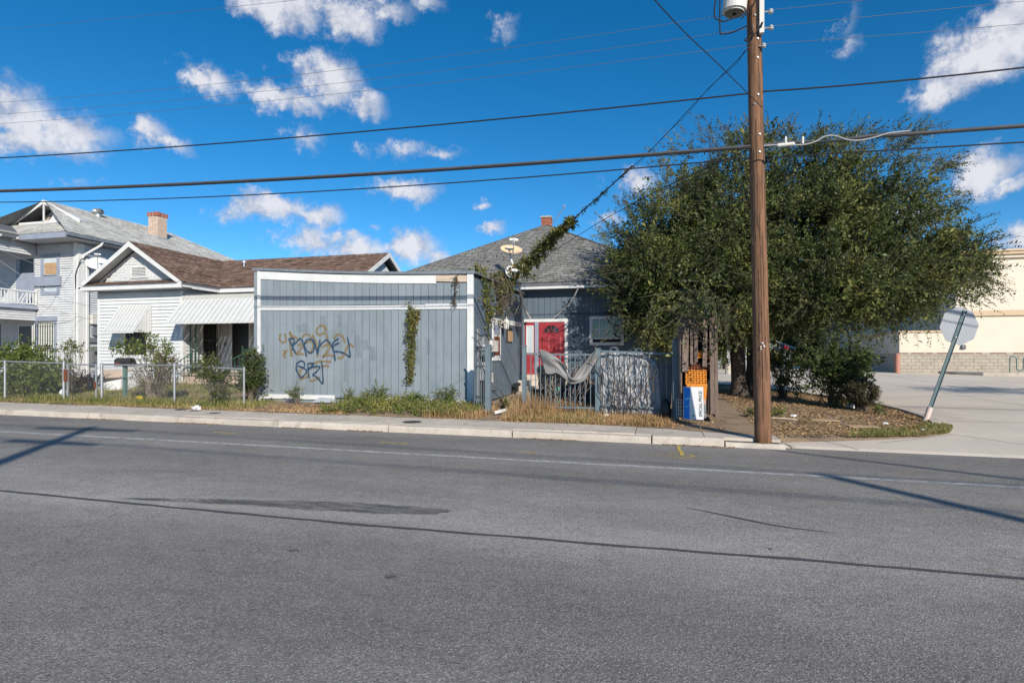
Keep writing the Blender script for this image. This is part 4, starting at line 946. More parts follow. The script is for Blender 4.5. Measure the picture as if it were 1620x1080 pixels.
# far gable end of the main roof
for s in (-1, 1):
    e = m_ev if s < 0 else 26
    MB().hexa([(mr_u1-.02,e,RZ-.16),(mr_u1+.03,e,RZ-.16),(mr_u1+.03,ridge_v,gz-.17),(mr_u1-.02,ridge_v,gz-.17),(mr_u1-.02,e,RZ+.02),(mr_u1+.03,e,RZ+.02),(mr_u1+.03,ridge_v,gz+.02),(mr_u1-.02,ridge_v,gz+.02)]).build('rake_board', M['white_paint'], wroof)
MB().poly_prism([(mr_u1-.35,m_ev+.5,RZ-.1),(mr_u1-.35,25.4,RZ-.1),(mr_u1-.35,ridge_v,gz-.35)], (.05,0,0)).build('gable', M['white_siding'], wh)
vp = atv(386, 416, 22.2)
vpp = MB().tube([(vp.x,vp.y,vp.z-.45),(vp.x,vp.y,vp.z)], .05, 10).build('vent_pipe', M['galvanised'], wroof); MB().lathe((vp.x,vp.y,vp.z-.02), [(.05,0),(.12,.02),(.1,.1),(.03,.16)], 10).build('vent_cap', M['galvanised'], vpp)
# porch: lean-to roof, gutter, awning, floor, steps, door, window, posts and railings
por = MB().hexa([(WU1+.03,18.45,3.86),(-11.4,18.45,3.80),(-11.4,MV-.03,4.02),(WU1+.03,MV-.03,4.02),(WU1+.03,18.45,3.9),(-11.4,18.45,3.84),(-11.4,MV-.03,4.08),(WU1+.03,MV-.03,4.08)]).build('porch_roof', M['dark_fascia'], wh)
MB().box(WU1+.05, -11.4, 18.4, 18.52, 3.6, 3.84).build('porch_beam', M['gutter_cream'], wh)
MB().box(WU1+.05, -11.4, 18.53, MV-.03, 3.56, 3.6).build('porch_ceiling', M['soffit_grey'], wh)
awning(wh, WU1+.1, -11.5, 18.38, 3.66, 2.74, .85, .11, side_r=False)
PF = .82
pf = MB().box(WU1+.01, -11.8, 18.45, MV, .15, PF-.1).box(WU1+.01, -11.8, 18.38, MV, PF-.098, PF).build('porch_floor', M['porch_concrete'], wh)
for k in range(3): MB().box(bu(300,17.9), bu(300,17.9)+1.3, 18.38-.28*(k+1), 18.38-.28*k-.002, .12, PF-.16*(k+1)).build('step', M['porch_concrete'], wh)
dr = frame_u(pd0, pd1, MV-.0, PF, 3.0, .1, .05).build('door', M['white_paint'], wh); MB().box(pd0+.1, pd1-.1, MV-.02, MV-.006, PF+.02, 2.9).build('screen', M['window_black'], dr)
sv0, sv1 = atu(318,500,WU1+.05).y, atu(346,500,WU1+.05).y; X_ = WU1+.03
pw = MB().box(X_,X_+.03,sv0,sv1,2.96,3.05).box(X_,X_+.03,sv0,sv1,1.2,1.29).box(X_,X_+.03,sv0,sv0+.1,1.29,2.96).box(X_,X_+.03,sv1-.1,sv1,1.29,2.96).build('window', M['white_paint'], wh)
for k, (za, zb2) in enumerate(((1.29, 2.1),(2.14, 2.96))): MB().box(X_-.001, X_+.004, sv0+.1, sv1-.1, za, zb2).build('pane', M['window_black'], pw)
mb = MB()
for i in range(4): y = sv0+.12+(sv1-sv0-.24)*i/3; mb.bar((X_+.07,y,1.15),(X_+.07,y,3.0),.016)
for z in (1.2, 2.12): mb.bar((X_+.07,sv0+.05,z),(X_+.07,sv1-.05,z),.02)
mb.build('security_bars', M['dark_gap'], pw)
ml = MB().box(bu(358,MV)-.05, bu(358,MV)+.05, MV-.08, MV-.024, 1.9, 2.06).build('house_number_plate', M['old_steel'], wh)
for px in (299.5, 308): x = bu(px,18.5); MB().bar((x,18.55,PF),(x,18.55,3.58),.035).build('porch_post', M['dark_green_iron'], wh)
mb = MB(); x0 = bu(297,18.55); x1 = bu(309,18.55)
for k in range(0, 8, 2): mb.bar((x0,18.56,PF+.3*k),(x1,18.56,PF+.3*(k+1)),.01)
mb.build('lattice', M['dark_green_iron'], wh)
for (pa, pb) in ((281,308),(352,393)):
    xa, xb = bu(pa,17.9), bu(pb,18.45); mb = MB()
    za, zb2 = .55, PF+.85
    lo = Vector((xa,17.55,za+.5)); hi = Vector((xb,18.45,zb2)); mb.bar(lo, hi, .03)
    for k in range(8): p = lo.lerp(hi, k/7); mb.bar((p.x,p.y,.25+ (PF-.25)*k/7),(p.x,p.y,p.z),.016)
    mb.bar((xa,17.55,.2),(xa,17.55,za+.5),.035); mb.build('stair_railing', M['dark_green_iron'], wh)
mb = MB(); xa, xb = bu(383,18.4), -12.0
mb.bar((xa,18.42,PF+.9),(xb,18.42,PF+.9),.03)
for k in range(12): x = xa+(xb-xa)*k/11; mb.bar((x,18.42,PF),(x,18.42,PF+.9),.014)
mb.bar((xa,18.42,PF),(xa,18.42,PF+1.05),.035); mb.build('porch_railing', M['dark_green_iron'], wh)
# ---------------------------------------------------------------- two-storey house at the left
TV = 21.4; TU0, TU1 = -34.0, -27.2; PU = -29.85      # PU: right side of the two-storey porch
th = thing('two_storey_house', 'large white two-storey house with pale shingle roof, open gablet and balcony', 'house', (-30.5, 26, .3))
tw = MB().box(TU0, TU1, TV, TV+12, .2, 7.25).build('wall', M['old_siding'], th)
tu = lambda px, v=TV: atv(px, 450, v).x
tz = lambda px, py, v=TV: atv(px, py, v).z
w2 = (tu(66), tu(95.5), tz(80,467), tz(80,402)); w1 = (tu(58.5), tu(91), tz(75,590), tz(75,504))
lap_wall('u', TV, -1, PU+.02, TU1-.28, .55, 6.95, .115, M['old_siding'], tw, 'siding', holes=[w2, w1])
lap_wall('u', TV, -1, TU0, PU+.02, .55, 6.95, .115, M['old_siding'], tw, 'siding', holes=[(tu(27),tu(56),3.9,6.3),(tu(30),tu(54),.5,3.0)])
lap_wall('v', TU1, 1, TV+.28, TV+12, .55, 6.9, .115, M['old_siding'], tw, 'siding')
MB().box(TU1-.27, TU1+.03, TV-.04, TV-.002, .4, 6.95).build('corner_board', M['white_paint'], th); MB().box(TU1+.002, TU1+.032, TV-.038, TV+.27, .4, 6.95).build('corner_board', M['white_paint'], th)
MB().box(PU, TU1+.03, TV-.05, TV-.001, 6.95, 7.25).build('frieze', M['blue_grey_trim'], th); MB().box(TU1+.002, TU1+.05, TV-.049, TV+12, 6.9, 7.25).build('frieze', M['blue_grey_trim'], th)
# upstairs window, part boarded
win = frame_u(*w2[:2], TV, w2[2], w2[3], .17, .06).build('window', M['blue_grey_trim'], th)
MB().box(w2[0]+.17, w2[1]-.17, TV-.02, TV-.004, w2[2]+.17, w2[3]-.17).build('pane', M['frosted'], win)
MB().box(w2[0]+.22, w2[1]-.2, TV-.035, TV-.021, tz(80,434), tz(80,416)).build('plywood', M['raw_plywood'], win)
MB().box(tu(58), tu(99), TV-.16, TV-.061, tz(80,452.5), tz(80,437.5)).build('plank', M['blue_grey_trim'], win)
MB().box(w2[0]+.17, w2[1]-.17, TV-.05, TV-.036, tz(80,437.4), tz(80,435.4)).build('sash_rail', M['dark_gap'], win)
# downstairs window behind a security grille
win = frame_u(*w1[:2], TV, w1[2], w1[3], .14, .06).build('window', M['blue_grey_trim'], th)
MB().box(w1[0]+.14, w1[1]-.14, TV-.02, TV-.004, w1[2]+.14, w1[3]-.14).build('pane', M['curtain'], win)
mb = MB(); gx0, gx1 = w1[0]+.06, w1[1]-.02
for i in range(9): x = gx0+(gx1-gx0)*i/8; mb.bar((x,TV-.22,w1[2]+.05),(x,TV-.22,w1[3]-.2),.018)
for z in (w1[2]+.1, (w1[2]+w1[3])/2-.1, w1[3]-.25): mb.bar((gx0,TV-.22,z),(gx1,TV-.22,z),.022)
for x in (gx0, gx1): mb.bar((x,TV-.22,w1[3]-.25),(x,TV-.06,w1[3]-.25),.02); mb.bar((x,TV-.22,w1[2]+.1),(x,TV-.06,w1[2]+.1),.02)
for i in range(8): mb.lathe((gx0+(gx1-gx0)*(i+.5)/8,TV-.22,(w1[2]+w1[3])/2-.02), [(.045,-.006),(.045,.006)], 8, (0,1,0))
mb.build('security_grille', M['cable_black'], win)
MB().box(w1[0]-.05, w1[1]+.05, TV-.12, TV-.061, w1[3]-.12, w1[3]+.12).build('head_trim', M['blue_grey_trim'], win)
# porch back wall: doors
d2 = MB().box(tu(27), tu(56), TV-.05, TV-.003, 3.9, 6.3).build('balcony_door', M['blue_grey_trim'], th); MB().box(tu(33), tu(55), TV-.06, TV-.051, 5.6, 6.28).build('transom', M['window_black'], d2)
d1 = MB().box(tu(30), tu(55), TV-.05, TV-.003, .55, 3.0).build('porch_door', M['white_paint'], th); MB().box(tu(32), tu(52), TV-.06, TV-.051, 1.3, 2.95).build('pane', M['window_black'], d1)
MB().box(TU0, tu(2), TV-.05, TV-.003, 1.0, 3.1).build('opening_shade', M['window_black'], th)  # black panel in place of an opening; the shade is its colour
# two-storey porch projecting to the street
PV = 16.6
fz0, fz1 = 6.42, 7.25
lap_wall('v', PU, 1, PV, TV-.06, fz0, 7.0, .115, M['old_siding'], th, 'porch_siding'); MB().box(PU-.12, PU, PV, TV-.06, fz0, 7.25).build('porch_frieze', M['old_siding'], th)
lap_wall('v', PU, 1, PV, TV-.06, 3.22, 3.76, .115, M['old_siding'], th, 'porch_siding'); MB().box(PU-.12, PU, PV, TV-.06, 3.2, 3.78).build('porch_band', M['old_siding'], th)
MB().hexa([(PU,PV,3.76),(PU+.2,PV,3.76),(PU+.2,TV-.06,3.76),(PU,TV-.06,3.76),(PU,PV,3.96),(PU+.03,PV,3.96),(PU+.03,TV-.06,3.96),(PU,TV-.06,3.96)]).build('flared_skirt', M['blue_grey_trim'], th)
MB().box(TU0, PU-.12, PV, TV-.06, 3.6, 3.78).build('balcony_floor', M['blue_grey_trim'], th); MB().box(TU0, PU-.12, PV, TV-.06, 6.95, 7.0).build('porch_ceiling', M['soffit_grey'], th)
MB().box(TU0, PU+.02, PV-.4, TV, .1, .62).build('porch_base', M['concrete'], th)
for vv in (PV+.1,): MB().box(PU-.3, PU-.02, vv, vv+.28, .62, 6.42).build('porch_column', M['white_paint'], th)
rail = MB().bar((PU+.06,PV,4.62),(PU+.06,TV-.1,4.62),.09,.06).build('balcony_rail', M['white_paint'], th)
MB().bar((PU+.05,PV,4.02),(PU+.05,TV-.1,4.02),.06,.05).build('bottom_rail', M['white_paint'], rail)
for k in range(34):
    y = TV-.22-.14*k
    if y < PV: break
    if k in (3, 4): MB().bar((PU+.055,y-.12,4.04),(PU+.055,y+.12,4.5),.035).build('baluster', M['white_paint'], rail)
    else: MB().bar((PU+.055,y,4.04),(PU+.055,y,4.6),.042).build('baluster', M['white_paint'], rail)
MB().box(PU-.02, PU+.1, TV-.13, TV-.06, 3.96, 4.7).build('newel', M['white_paint'], rail)
# roof with the gablet
EZ2 = 7.22; ux0, ux1 = -34.7, -26.55; fv = 20.3; rv = 22.3; rz2 = 9.46; ru = -30.62; gzb = 8.28; bk = 29.6; bk2 = 34.2
gw = (rz2-gzb)/((rz2-EZ2)/(ux1-ru))
gl, gr = (ru-gw, rv, gzb), (ru+gw, rv, gzb)
mb = MB(); FL, FR = (ux0,fv,EZ2), (ux1,fv,EZ2)
mb.quad(FL, FR, gr, gl); mb.quad(FR, (ux1,bk2,EZ2), (ru,bk,rz2), (ru,rv,rz2)); mb.tri(FR, (ru,rv,rz2), gr)
mb.quad((ux0,bk2,EZ2), FL, (ru,rv,rz2), (ru,bk,rz2)); mb.tri(FL, gl, (ru,rv,rz2)); mb.tri((ux1,bk2,EZ2), (ux0,bk2,EZ2), (ru,bk,rz2))
# porch roof: its slope rises to the left away from us
mb.quad((PU+.45,PV-.5,EZ2-.02),(PU+.45,fv+.02,EZ2-.02),(ru-1,fv+1.2,8.0),(ru-1,PV-.5,8.0))
tr = mb.build('roof', M['dark_fascia'], th)
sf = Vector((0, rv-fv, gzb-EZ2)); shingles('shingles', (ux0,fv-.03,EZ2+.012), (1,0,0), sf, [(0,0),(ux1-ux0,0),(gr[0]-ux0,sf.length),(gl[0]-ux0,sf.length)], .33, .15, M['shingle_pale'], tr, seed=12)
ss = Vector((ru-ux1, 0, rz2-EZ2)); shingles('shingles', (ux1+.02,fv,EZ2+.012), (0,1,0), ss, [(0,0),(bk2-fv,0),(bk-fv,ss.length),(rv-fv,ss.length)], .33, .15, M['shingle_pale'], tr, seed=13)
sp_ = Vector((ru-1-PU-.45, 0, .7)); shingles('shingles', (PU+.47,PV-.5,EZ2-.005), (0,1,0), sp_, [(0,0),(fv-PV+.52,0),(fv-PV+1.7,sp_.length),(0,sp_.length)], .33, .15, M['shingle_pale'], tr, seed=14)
# gablet: white rakes, centre post, recessed boards and a loose sheet
gb = MB().poly_prism([(gl[0]+.2,rv+.7,gzb-.1),(gr[0]-.2,rv+.7,gzb-.1),(ru,rv+.7,rz2-.1)], (0,.05,0)).build('gablet', M['weathered_grey'] if 'weathered_grey' in M else M['soffit_grey'], th)
lap_wall('u', rv+.7, -1, ru-.9, ru+.9, gzb, gzb+.6, .11, M['bare_plank'], gb, 'gablet_boards')
for s, e in ((-1, gl), (1, gr)):
    a = (e[0]+s*.25, e[1], e[2]-.13); x0, z0 = (a[0], a[2]); x1, z1 = ru, rz2+.02
    pts = [(x0,rv-.06,z0),(x1,rv-.06,z1)]
    MB().hexa([(x0,rv-.06-.002*s,z0-.0),(x1,rv-.06-.002*s,z1-.2),(x1,rv-.02,z1-.2),(x0,rv-.02,z0),(x0,rv-.06-.002*s,z0+.2),(x1,rv-.06-.002*s,z1),(x1,rv-.02,z1),(x0,rv-.02,z0+.2)]).build('rake_board', M['white_paint'], gb)
    MB().quad((e[0],rv-.05,gzb+.06),(ru,rv-.05,rz2-.02),(ru,rv+.7,rz2-.02),(e[0],rv+.7,gzb+.06)).build('gablet_soffit', M['soffit_grey'], gb)
MB().bar((ru+.02,rv-.03,gzb+.05),(ru+.02,rv-.03,rz2-.15),.06).build('centre_post', M['white_paint'], gb)
MB().box(gl[0]+.5, gr[0]-.3, rv-.06, rv-.02, gzb-.03, gzb+.1).build('gablet_sill', M['white_paint'], gb)
MB().poly_prism([(ru+.1,rv+.1,gzb+.05),(ru+1.5,rv+.1,gzb+.05),(ru+.55,rv+.1,gzb+.5)], (0,.02,0)).build('loose_sheet', M['white_paint'], gb)
MB().poly_prism([(ru+1.2,rv-.01,gzb+.1),(ru+1.9,rv-.01,gzb+.1),(ru+1.25,rv-.01,gzb+.6)], (0,.02,0)).build('corner_panel', M['white_paint'], gb)
# eaves
MB().box(PU+.35, ux1, fv-.03, fv, EZ2-.25, EZ2).build('fascia', M['blue_grey_trim'], tr); MB().box(PU+.2, ux1-.003, fv, TV-.05, EZ2-.22, EZ2-.19).build('soffit', M['soffit_grey'], tr)
MB().box(TU1+.05, ux1-.003, TV-.049, bk2, EZ2-.22, EZ2-.19).build('soffit', M['soffit_grey'], tr)
gt = MB().box(ux1, ux1+.12, fv-.02, bk2, EZ2-.16, EZ2-.02).build('gutter', M['roof_edge_metal'], tr)
MB().box(PU+.42, PU+.45, PV-.5, fv-.032, EZ2-.2, EZ2-.03).build('fascia', M['dark_fascia'], tr)
for k in range(6): y = fv-.1-.72*k; MB().bar((PU+.1,y,EZ2-.23),(PU+.5,y,EZ2-.17),.07,.09).build('rafter_tail', M['white_paint'], tr)
MB().tube([(ux1+.06,22.05,EZ2-.16),(ux1+.02,22.0,EZ2-.32),(TU1+.12,TV+.18,EZ2-.85),(TU1+.09,TV+.15,EZ2-1.0)], .055, 8).build('downspout', M['white_paint'], th)
MB().box(TU1+.04, TU1+.13, TV+.32, TV+.42, .5, 6.2).build('downspout', M['white_paint'], th)
MB().tube([(TU1-.12,TV-.06,6.3),(TU1-.14,TV-.08,5.0),(TU1-.13,TV-.08,.5)], .03, 6).build('service_conduit', M['galvanised'], th)
MB().tube([(TU1-.12,TV-.06,4.7),(TU1-.05,TV-.12,5.4),(TU1+.12,TV+.0,6.1),(TU1+.4,TV+.2,6.35)], .02, 6).build('service_cable', M['cable_black'], th)
# chimney
cc = atv(249.5, 374, 27.6); cx, cy = cc.x, 27.6
ch = MB().box(cx-.33, cx+.33, cy-.33, cy+.33, 8.0, 9.95).build('chimney', M['mortar'], th)
bricks(ch, cx, cy, 8.3, 9.72, .66, .66, M['pale_brick'], .22, .075)
for i in range(4):
    x = cx-.33+.22*i
    MB().box(x-.07, x+.07, cy-.37, cy-.2, 9.74, 9.97).build('cap_brick', M['brick'], ch); MB().box(cx+.2, cx+.37, cy-.33+.22*i-.07, cy-.33+.22*i+.07, 9.74, 9.96).build('cap_brick', M['brick'], ch)
MB().hexa([(cx-.45,cy-.5,8.3),(cx+.55,cy-.5,7.85),(cx+.55,cy+.5,7.85),(cx-.45,cy+.5,8.3),(cx-.36,cy-.36,8.75),(cx+.36,cy-.36,8.5),(cx+.36,cy+.36,8.5),(cx-.36,cy+.36,8.75)]).build('flashing', M['sign_back'], ch)
# turbine vent
vc = atv(155, 343, 24.8); tv_ = MB().lathe((vc.x,24.8,vc.z-.1), [(.16,0),(.15,.22),(.17,.24)], 14).build('turbine_vent', M['galvanised'], tr)
V = []
for k in range(18):
    a0, a1 = 2*math.pi*k/18, 2*math.pi*(k+.8)/18
    for (r0_, z0, r1_, z1) in ((.17,.24,.29,.34),(.29,.34,.29,.44),(.29,.44,.14,.55)):
        V.append([(vc.x+r0_*math.cos(a0),24.8+r0_*math.sin(a0),vc.z-.1+z0),(vc.x+r0_*.86*math.cos(a1),24.8+r0_*.86*math.sin(a1),vc.z-.1+z0),(vc.x+r1_*.86*math.cos(a1),24.8+r1_*.86*math.sin(a1),vc.z-.1+z1),(vc.x+r1_*math.cos(a0),24.8+r1_*math.sin(a0),vc.z-.1+z1)])
quads_mesh('vanes', np.array(V), M['galvanised'], tv_)
MB().lathe((vc.x,24.8,vc.z-.1), [(.12,.2),(.2,.34),(.2,.44),(.15,.54),(.02,.57)], 14).build('turbine_core', M['old_steel'], tv_)
# meters on the side wall
mx = TU1+.04
for (v0, v1, z0, z1, d, mt, nm) in ((21.9,22.7,3.05,3.5,.22,'lamp_cream','meter_cabinet'),(22.0,22.35,2.5,2.9,.15,'galvanised','meter_cabinet'),(21.8,23.6,2.15,2.35,.12,'old_steel','meter_board'),(21.8,23.6,1.0,1.1,.1,'old_steel','meter_board')):
    MB().box(mx, mx+d, v0, v1, z0, z1).build(nm, M[mt], th)
for k in range(3): MB().box(mx, mx+.14, 21.95+.5*k, 22.35+.5*k, 1.12, 1.95).build('meter_box', M['galvanised' if k else 'old_steel'], th); MB().lathe((mx+.14,22.15+.5*k,1.62), [(.1,0),(.1,.08),(.06,.1)], 12, (1,0,0)).build('meter', M['dark_glass'], th)

# ---------------------------------------------------------------- cream store beyond the lot
SV = 39.2; SU0 = atv(1423,560,SV).x; SU1 = atv(1512,560,SV).x
store = thing('store_building', 'long cream stucco store with tan bands and a split-block base', 'building', (30, 55, .45))
def slab_wall(x0, x1, y0, y1, z0, z1, name, mat, parent=store): return MB().box(x0, x1, y0, y1, z0, z1).build(name, M[mat], parent)
zb_, zw = .3, atv(1480,559.5,SV).z; zl = atv(1460,526,SV).z; zt_ = atv(1590,403,SV).z
main = slab_wall(SU1, 75, SV, 110, zw, zt_, 'main_wall', 'cream_stucco')
slab_wall(SU1-.08, 75, SV-.12, SV-.002, atv(1590,499,SV).z, atv(1590,490.5,SV).z, 'tan_band', 'tan_band')
slab_wall(SU1-.3, 75.2, SV-.35, 110, zt_, zt_+.16, 'cornice', 'tan_band'); slab_wall(SU1-.2, 75.2, SV-.2, 110, zt_-.18, zt_-.002, 'cornice', 'cream_stucco'); slab_wall(SU1-.38, 75.2, SV-.42, 110, zt_+.162, zt_+.27, 'cornice', 'tan_band')
low = slab_wall(SU0, SU1-.002, SV+.003, SV+.3, zw, zl, 'low_wall', 'cream_stucco'); slab_wall(SU0, SU0+.3, SV+.303, SV+9, zw, zl, 'low_wall', 'cream_stucco'); slab_wall(SU0-.06, SU1-.002, SV-.06, SV+.36, zl+.002, zl+.12, 'coping', 'tan_band')
slab_wall(SU0-.06, SU0+.36, SV+.362, SV+9, zl+.002, zl+.12, 'coping', 'tan_band')
slab_wall(SU0-.07, 75, SV-.09, SV+.0, zw-.0, zw+.05, 'ledge', 'rust_brown')
base = slab_wall(SU0, 75, SV-.05, SV+.25, zb_, zw-.002, 'block_base', 'mortar'); slab_wall(SU0-.05, SU0+.2, SV+.252, SV+9, zb_, zw-.002, 'block_base', 'mortar')
V = []; T = []
rgb = np.random.default_rng(5); z = zb_; row = 0
while z < zw-.05:                                  # split-face blocks, rough and proud of the joints
    x = SU0 + (0 if row % 2 else -.2)
    while x < 42:
        a, b = max(x, SU0)+.006, x+.4-.006; d = .02+.03*rgb.random(4); y = SV-.05
        V.append([(a,y-d[0],z+.006),(b,y-d[1],z+.006),(b,y-d[2],z+.19),(a,y-d[3],z+.19)])
        V.append([(a,y,z+.19),(a,y-d[3],z+.19),(b,y-d[2],z+.19),(b,y,z+.19)])
        x += .4
    z += .196; row += 1
o = quads_mesh('split_blocks', np.array(V), M['split_block'], base, kind='stuff')
pc = atv(1419, 560, SV-.25); MB().lathe((pc.x,SV-.3,lotz(39)), [(.14,0),(.14,zw-.5),(.1,zw-.42)], 12).build('bollard', M['block_red'], label='red steel bollard at the corner of the low store wall', cat='bollard')
# far side of the store, in its own shade: bays, doors, canopy, columns
FS = SU1+.2
slab_wall(SU1-.3, SU1-.01, SV+9, 95, .3, zt_-1.6, 'side_wall', 'cream_stucco'); slab_wall(SU1-.36, SU1-.31, SV+9, 95, .3, zw, 'side_base', 'split_block')
for k, vv in enumerate((52, 56, 61, 66)):
    d_ = slab_wall(SU1-.4, SU1-.37, vv, vv+1.6, .5, 3.2, 'side_window', 'dark_glass'); slab_wall(SU1-.43, SU1-.41, vv+.75, vv+.85, .5, 3.2, 'mullion', 'blue_grey_trim', d_)
slab_wall(SU1-3.2, SU1-.37, 70, 84, 3.4, 3.7, 'canopy', 'blue_grey_trim')
for vv in (70.3, 75, 80): slab_wall(SU1-3.1, SU1-2.8, vv, vv+.35, .4, 3.39, 'column', 'blue_grey_trim')
slab_wall(SU1-.5, SU1-.37, 71, 83, .4, 3.2, 'shop_front', 'dark_glass')
wp = atv(1525, 551, SV-.1); wl_ = MB().hexa([(wp.x-.1,SV-.14,wp.z),(wp.x+.1,SV-.14,wp.z),(wp.x+.1,SV-.002,wp.z-.05),(wp.x-.1,SV-.002,wp.z-.05),(wp.x-.1,SV-.1,wp.z+.18),(wp.x+.1,SV-.1,wp.z+.18),(wp.x+.1,SV-.002,wp.z+.22),(wp.x-.1,SV-.002,wp.z+.22)]).build('wall_pack_lamp', M['dark_fascia'], store)
# kerbed strip with the bike rack
k0 = atv(1525, 595, 36.4)
MB().poly_prism([(k0.x,37.2,.3),(k0.x+.8,36.2,.3),(k0.x+4,35.6,.3),(60,35.6,.3),(60,SV-.06,.3),(k0.x,SV-.06,.3)], (0,0,lotz(37)+.16-.3)).build('raised_walk', M['kerb_concrete'], kind='structure')
b0 = atv(1597.5, 575, 36.3); zz = lotz(37)+.15; pts = []
for k in range(3):
    x = b0.x+k*.62
    pts += [(x,36.3,zz if k == 0 else zz+.25)] + [(x+.155-.155*math.cos(a),36.3,zz+.72+.155*math.sin(a)) for a in np.linspace(.2,math.pi-.2,7)] + [(x+.31+.155-.155*math.cos(a),36.3,zz+.25-.155*math.sin(a)) for a in np.linspace(.2,math.pi-.2,7)]
pts.append((b0.x+1.86,36.3,zz))
MB().tube(pts, .03, 8).build('bike_rack', M['green_steel'], label='wave-shaped bike rack of dark pipe by the block wall', cat='bike rack')
# ---------------------------------------------------------------- small house far across the lot
fh = atv(1225, 560, 58); zf = .45; x0 = fh.x-5.5; x1 = atv(1232,560,58).x+.3
far = thing('far_house', 'small pale grey house with low gable far across the lot', 'house', (x0+2, 60, zf))
fw = MB().poly_prism([(x0,58,zf),(x1,58,zf),(x1,58,atv(1232,549,58).z),(x0+2.2,58,4.0),(x0,58,3.2)], (0,6,0)).build('wall', M['light_wall'], far)
MB().hexa([(x0+2.2,57.6,4.15),(x1+1.1,57.6,atv(1245,552,57.6).z),(x1+1.1,64.4,2.2),(x0+2.2,64.4,4.15),(x0+2.2,57.6,4.3),(x1+1.1,57.6,atv(1245,550,57.6).z),(x1+1.1,64.4,2.35),(x0+2.2,64.4,4.3)]).build('roof', M['soffit_grey'], far)
wa, wb_ = atv(1221,566,58), atv(1229,554,58); fwn = frame_u(wa.x, wb_.x, 58, wa.z, wb_.z, .08, .05).build('window', M['white_paint'], far); MB().box(wa.x+.08, wb_.x-.08, 57.98, 57.995, wa.z+.08, wb_.z-.08).build('pane', M['dark_glass'], fwn)
# ---------------------------------------------------------------- utility pole, cables
PB = Vector((1.66, 10.12, g(1.66)+.09))
def pole_at(z): return Vector((PB.x - .0195*(z-PB.z), PB.y + .004*z, z))
pole = thing('utility_pole', 'brown wooden utility pole on the sidewalk with cables and a transformer can', 'utility pole', PB)
n = 26; pts = [pole_at(PB.z-.2 + 11.2*k/n) for k in range(n+1)]
mb = MB(); rr = [.133 - .0032*k*11.2/n + random.uniform(-.0015,.0015) for k in range(n+1)]; mb.tube(pts, rr, 22)
shaft = mb.build('shaft', M['pole_wood'], pole, smooth=True)
mb = MB()                                             # long drying checks in the wood, as slightly proud splinters
for k in range(36):
    z0 = random.uniform(.2, 6.5); L = random.uniform(.5, 1.6); a = random.uniform(-2.6, -.2); r = .133-.0032*z0
    p = pole_at(z0); q = pole_at(z0+L); o = Vector((math.cos(a), math.sin(a), 0))
    mb.bar(p+o*(r+.001), q+o*(r-.0015), .006, .006)
mb.build('wood_splinters', M['bark'], shaft)
can = pole_at(7.18) + Vector((-.32, -.12, 0))
tf = MB().lathe(can, [(.02,-.03),(.16,-.03),(.165,0),(.19,0),(.19,.95),(.2,.95),(.2,1.0),(.1,1.08)], 24, (.1,-.02,1)).build('transformer_can', M['lamp_cream'], pole, smooth=False)
MB().lathe(can+Vector((0,0,-.031)), [(.15,-.004),(.15,.0)], 24, (.1,-.02,1)).build('can_bottom', M['old_steel'], tf); MB().lathe(can+Vector((0,0,-.04)), [(.03,-.01),(.03,.006)], 10).build('can_plug', M['dark_stuff'], tf)
MB().bar(can+Vector((.15,.05,.3)), pole_at(7.65), .05).build('can_bracket', M['old_steel'], tf)
MB().box(pole_at(7).x+.06, pole_at(7).x+.13, PB.y-.14, PB.y-.07, 6.75, 9.5).build('riser_board', M['lamp_cream'], pole)
zpin = [1.5+(HOR-y)*9.25/900 for y in (17, 43, 70)]
for k, z in enumerate(zpin):
    p = pole_at(z); o = p+Vector((.24 if k < 2 else .12, -.12, .0))
    MB().tube([p+Vector((.05,-.12,0)), o], .012, 6).build('insulator_pin', M['galvanised'], pole)
    MB().lathe(o+Vector((0,0,-.04)), [(.02,0),(.04,.015),(.028,.035),(.04,.05),(.02,.075)], 10).build('insulator', M['porcelain'], pole)
for y in (40, 60, 90, 149, 163, 212, 240, 543, 548, 22):
    z = 1.5+(HOR-y)*9.3/900; p = pole_at(z); r = .133-.0032*z; a = -1.55+random.uniform(-.35,.35)
    o = Vector((math.cos(a), math.sin(a), 0)); MB().lathe(p+o*(r-.005), [(.019,0),(.019,.01),(.011,.012),(.011,.026)], 8, tuple(o)).build('bolt', M['galvanised'], pole)
for y in (548.5, 552): z = 1.5+(HOR-y)*9.3/900; p = pole_at(z); MB().box(p.x-.035,p.x-.015,p.y-.15,p.y-.125,z-.01,z+.01).build('tag', M['lamp_cream'], pole)
mb = MB()
for pts in ([(1133,-8),(1130,25),(1138,32),(1150,33),(1183,18)], [(1139,-8),(1139,48),(1143,54),(1160,51),(1184,40)], [(1182,66),(1178,64),(1182,60)], [(1172,30),(1184,20)], [(1198,-5),(1197,30),(1199,46),(1190,60),(1183,72)], [(1195,0),(1192,8),(1186,16)]):
    MB().tube(smooth_path([atv(a, b, 9.95) for a, b in pts], 5), .012, 6).build('jumper_cable', M['cable_black'], pole)
MB().hexa([tuple(atv(a,b,9.8)) for a,b in ((1199,48),(1205,44),(1205,44),(1199,48))] + [tuple(atv(a,b,9.74)) for a,b in ((1204,36),(1208,34),(1208,34),(1204,36))]).build('clamp', M['black_plastic'], pole)
def zfit(samples, v=9.98):
    P3 = [atv(a, b, v) for a, b in samples]; return np.polyfit([p.x for p in P3], [p.z for p in P3], min(2, len(P3)-1))
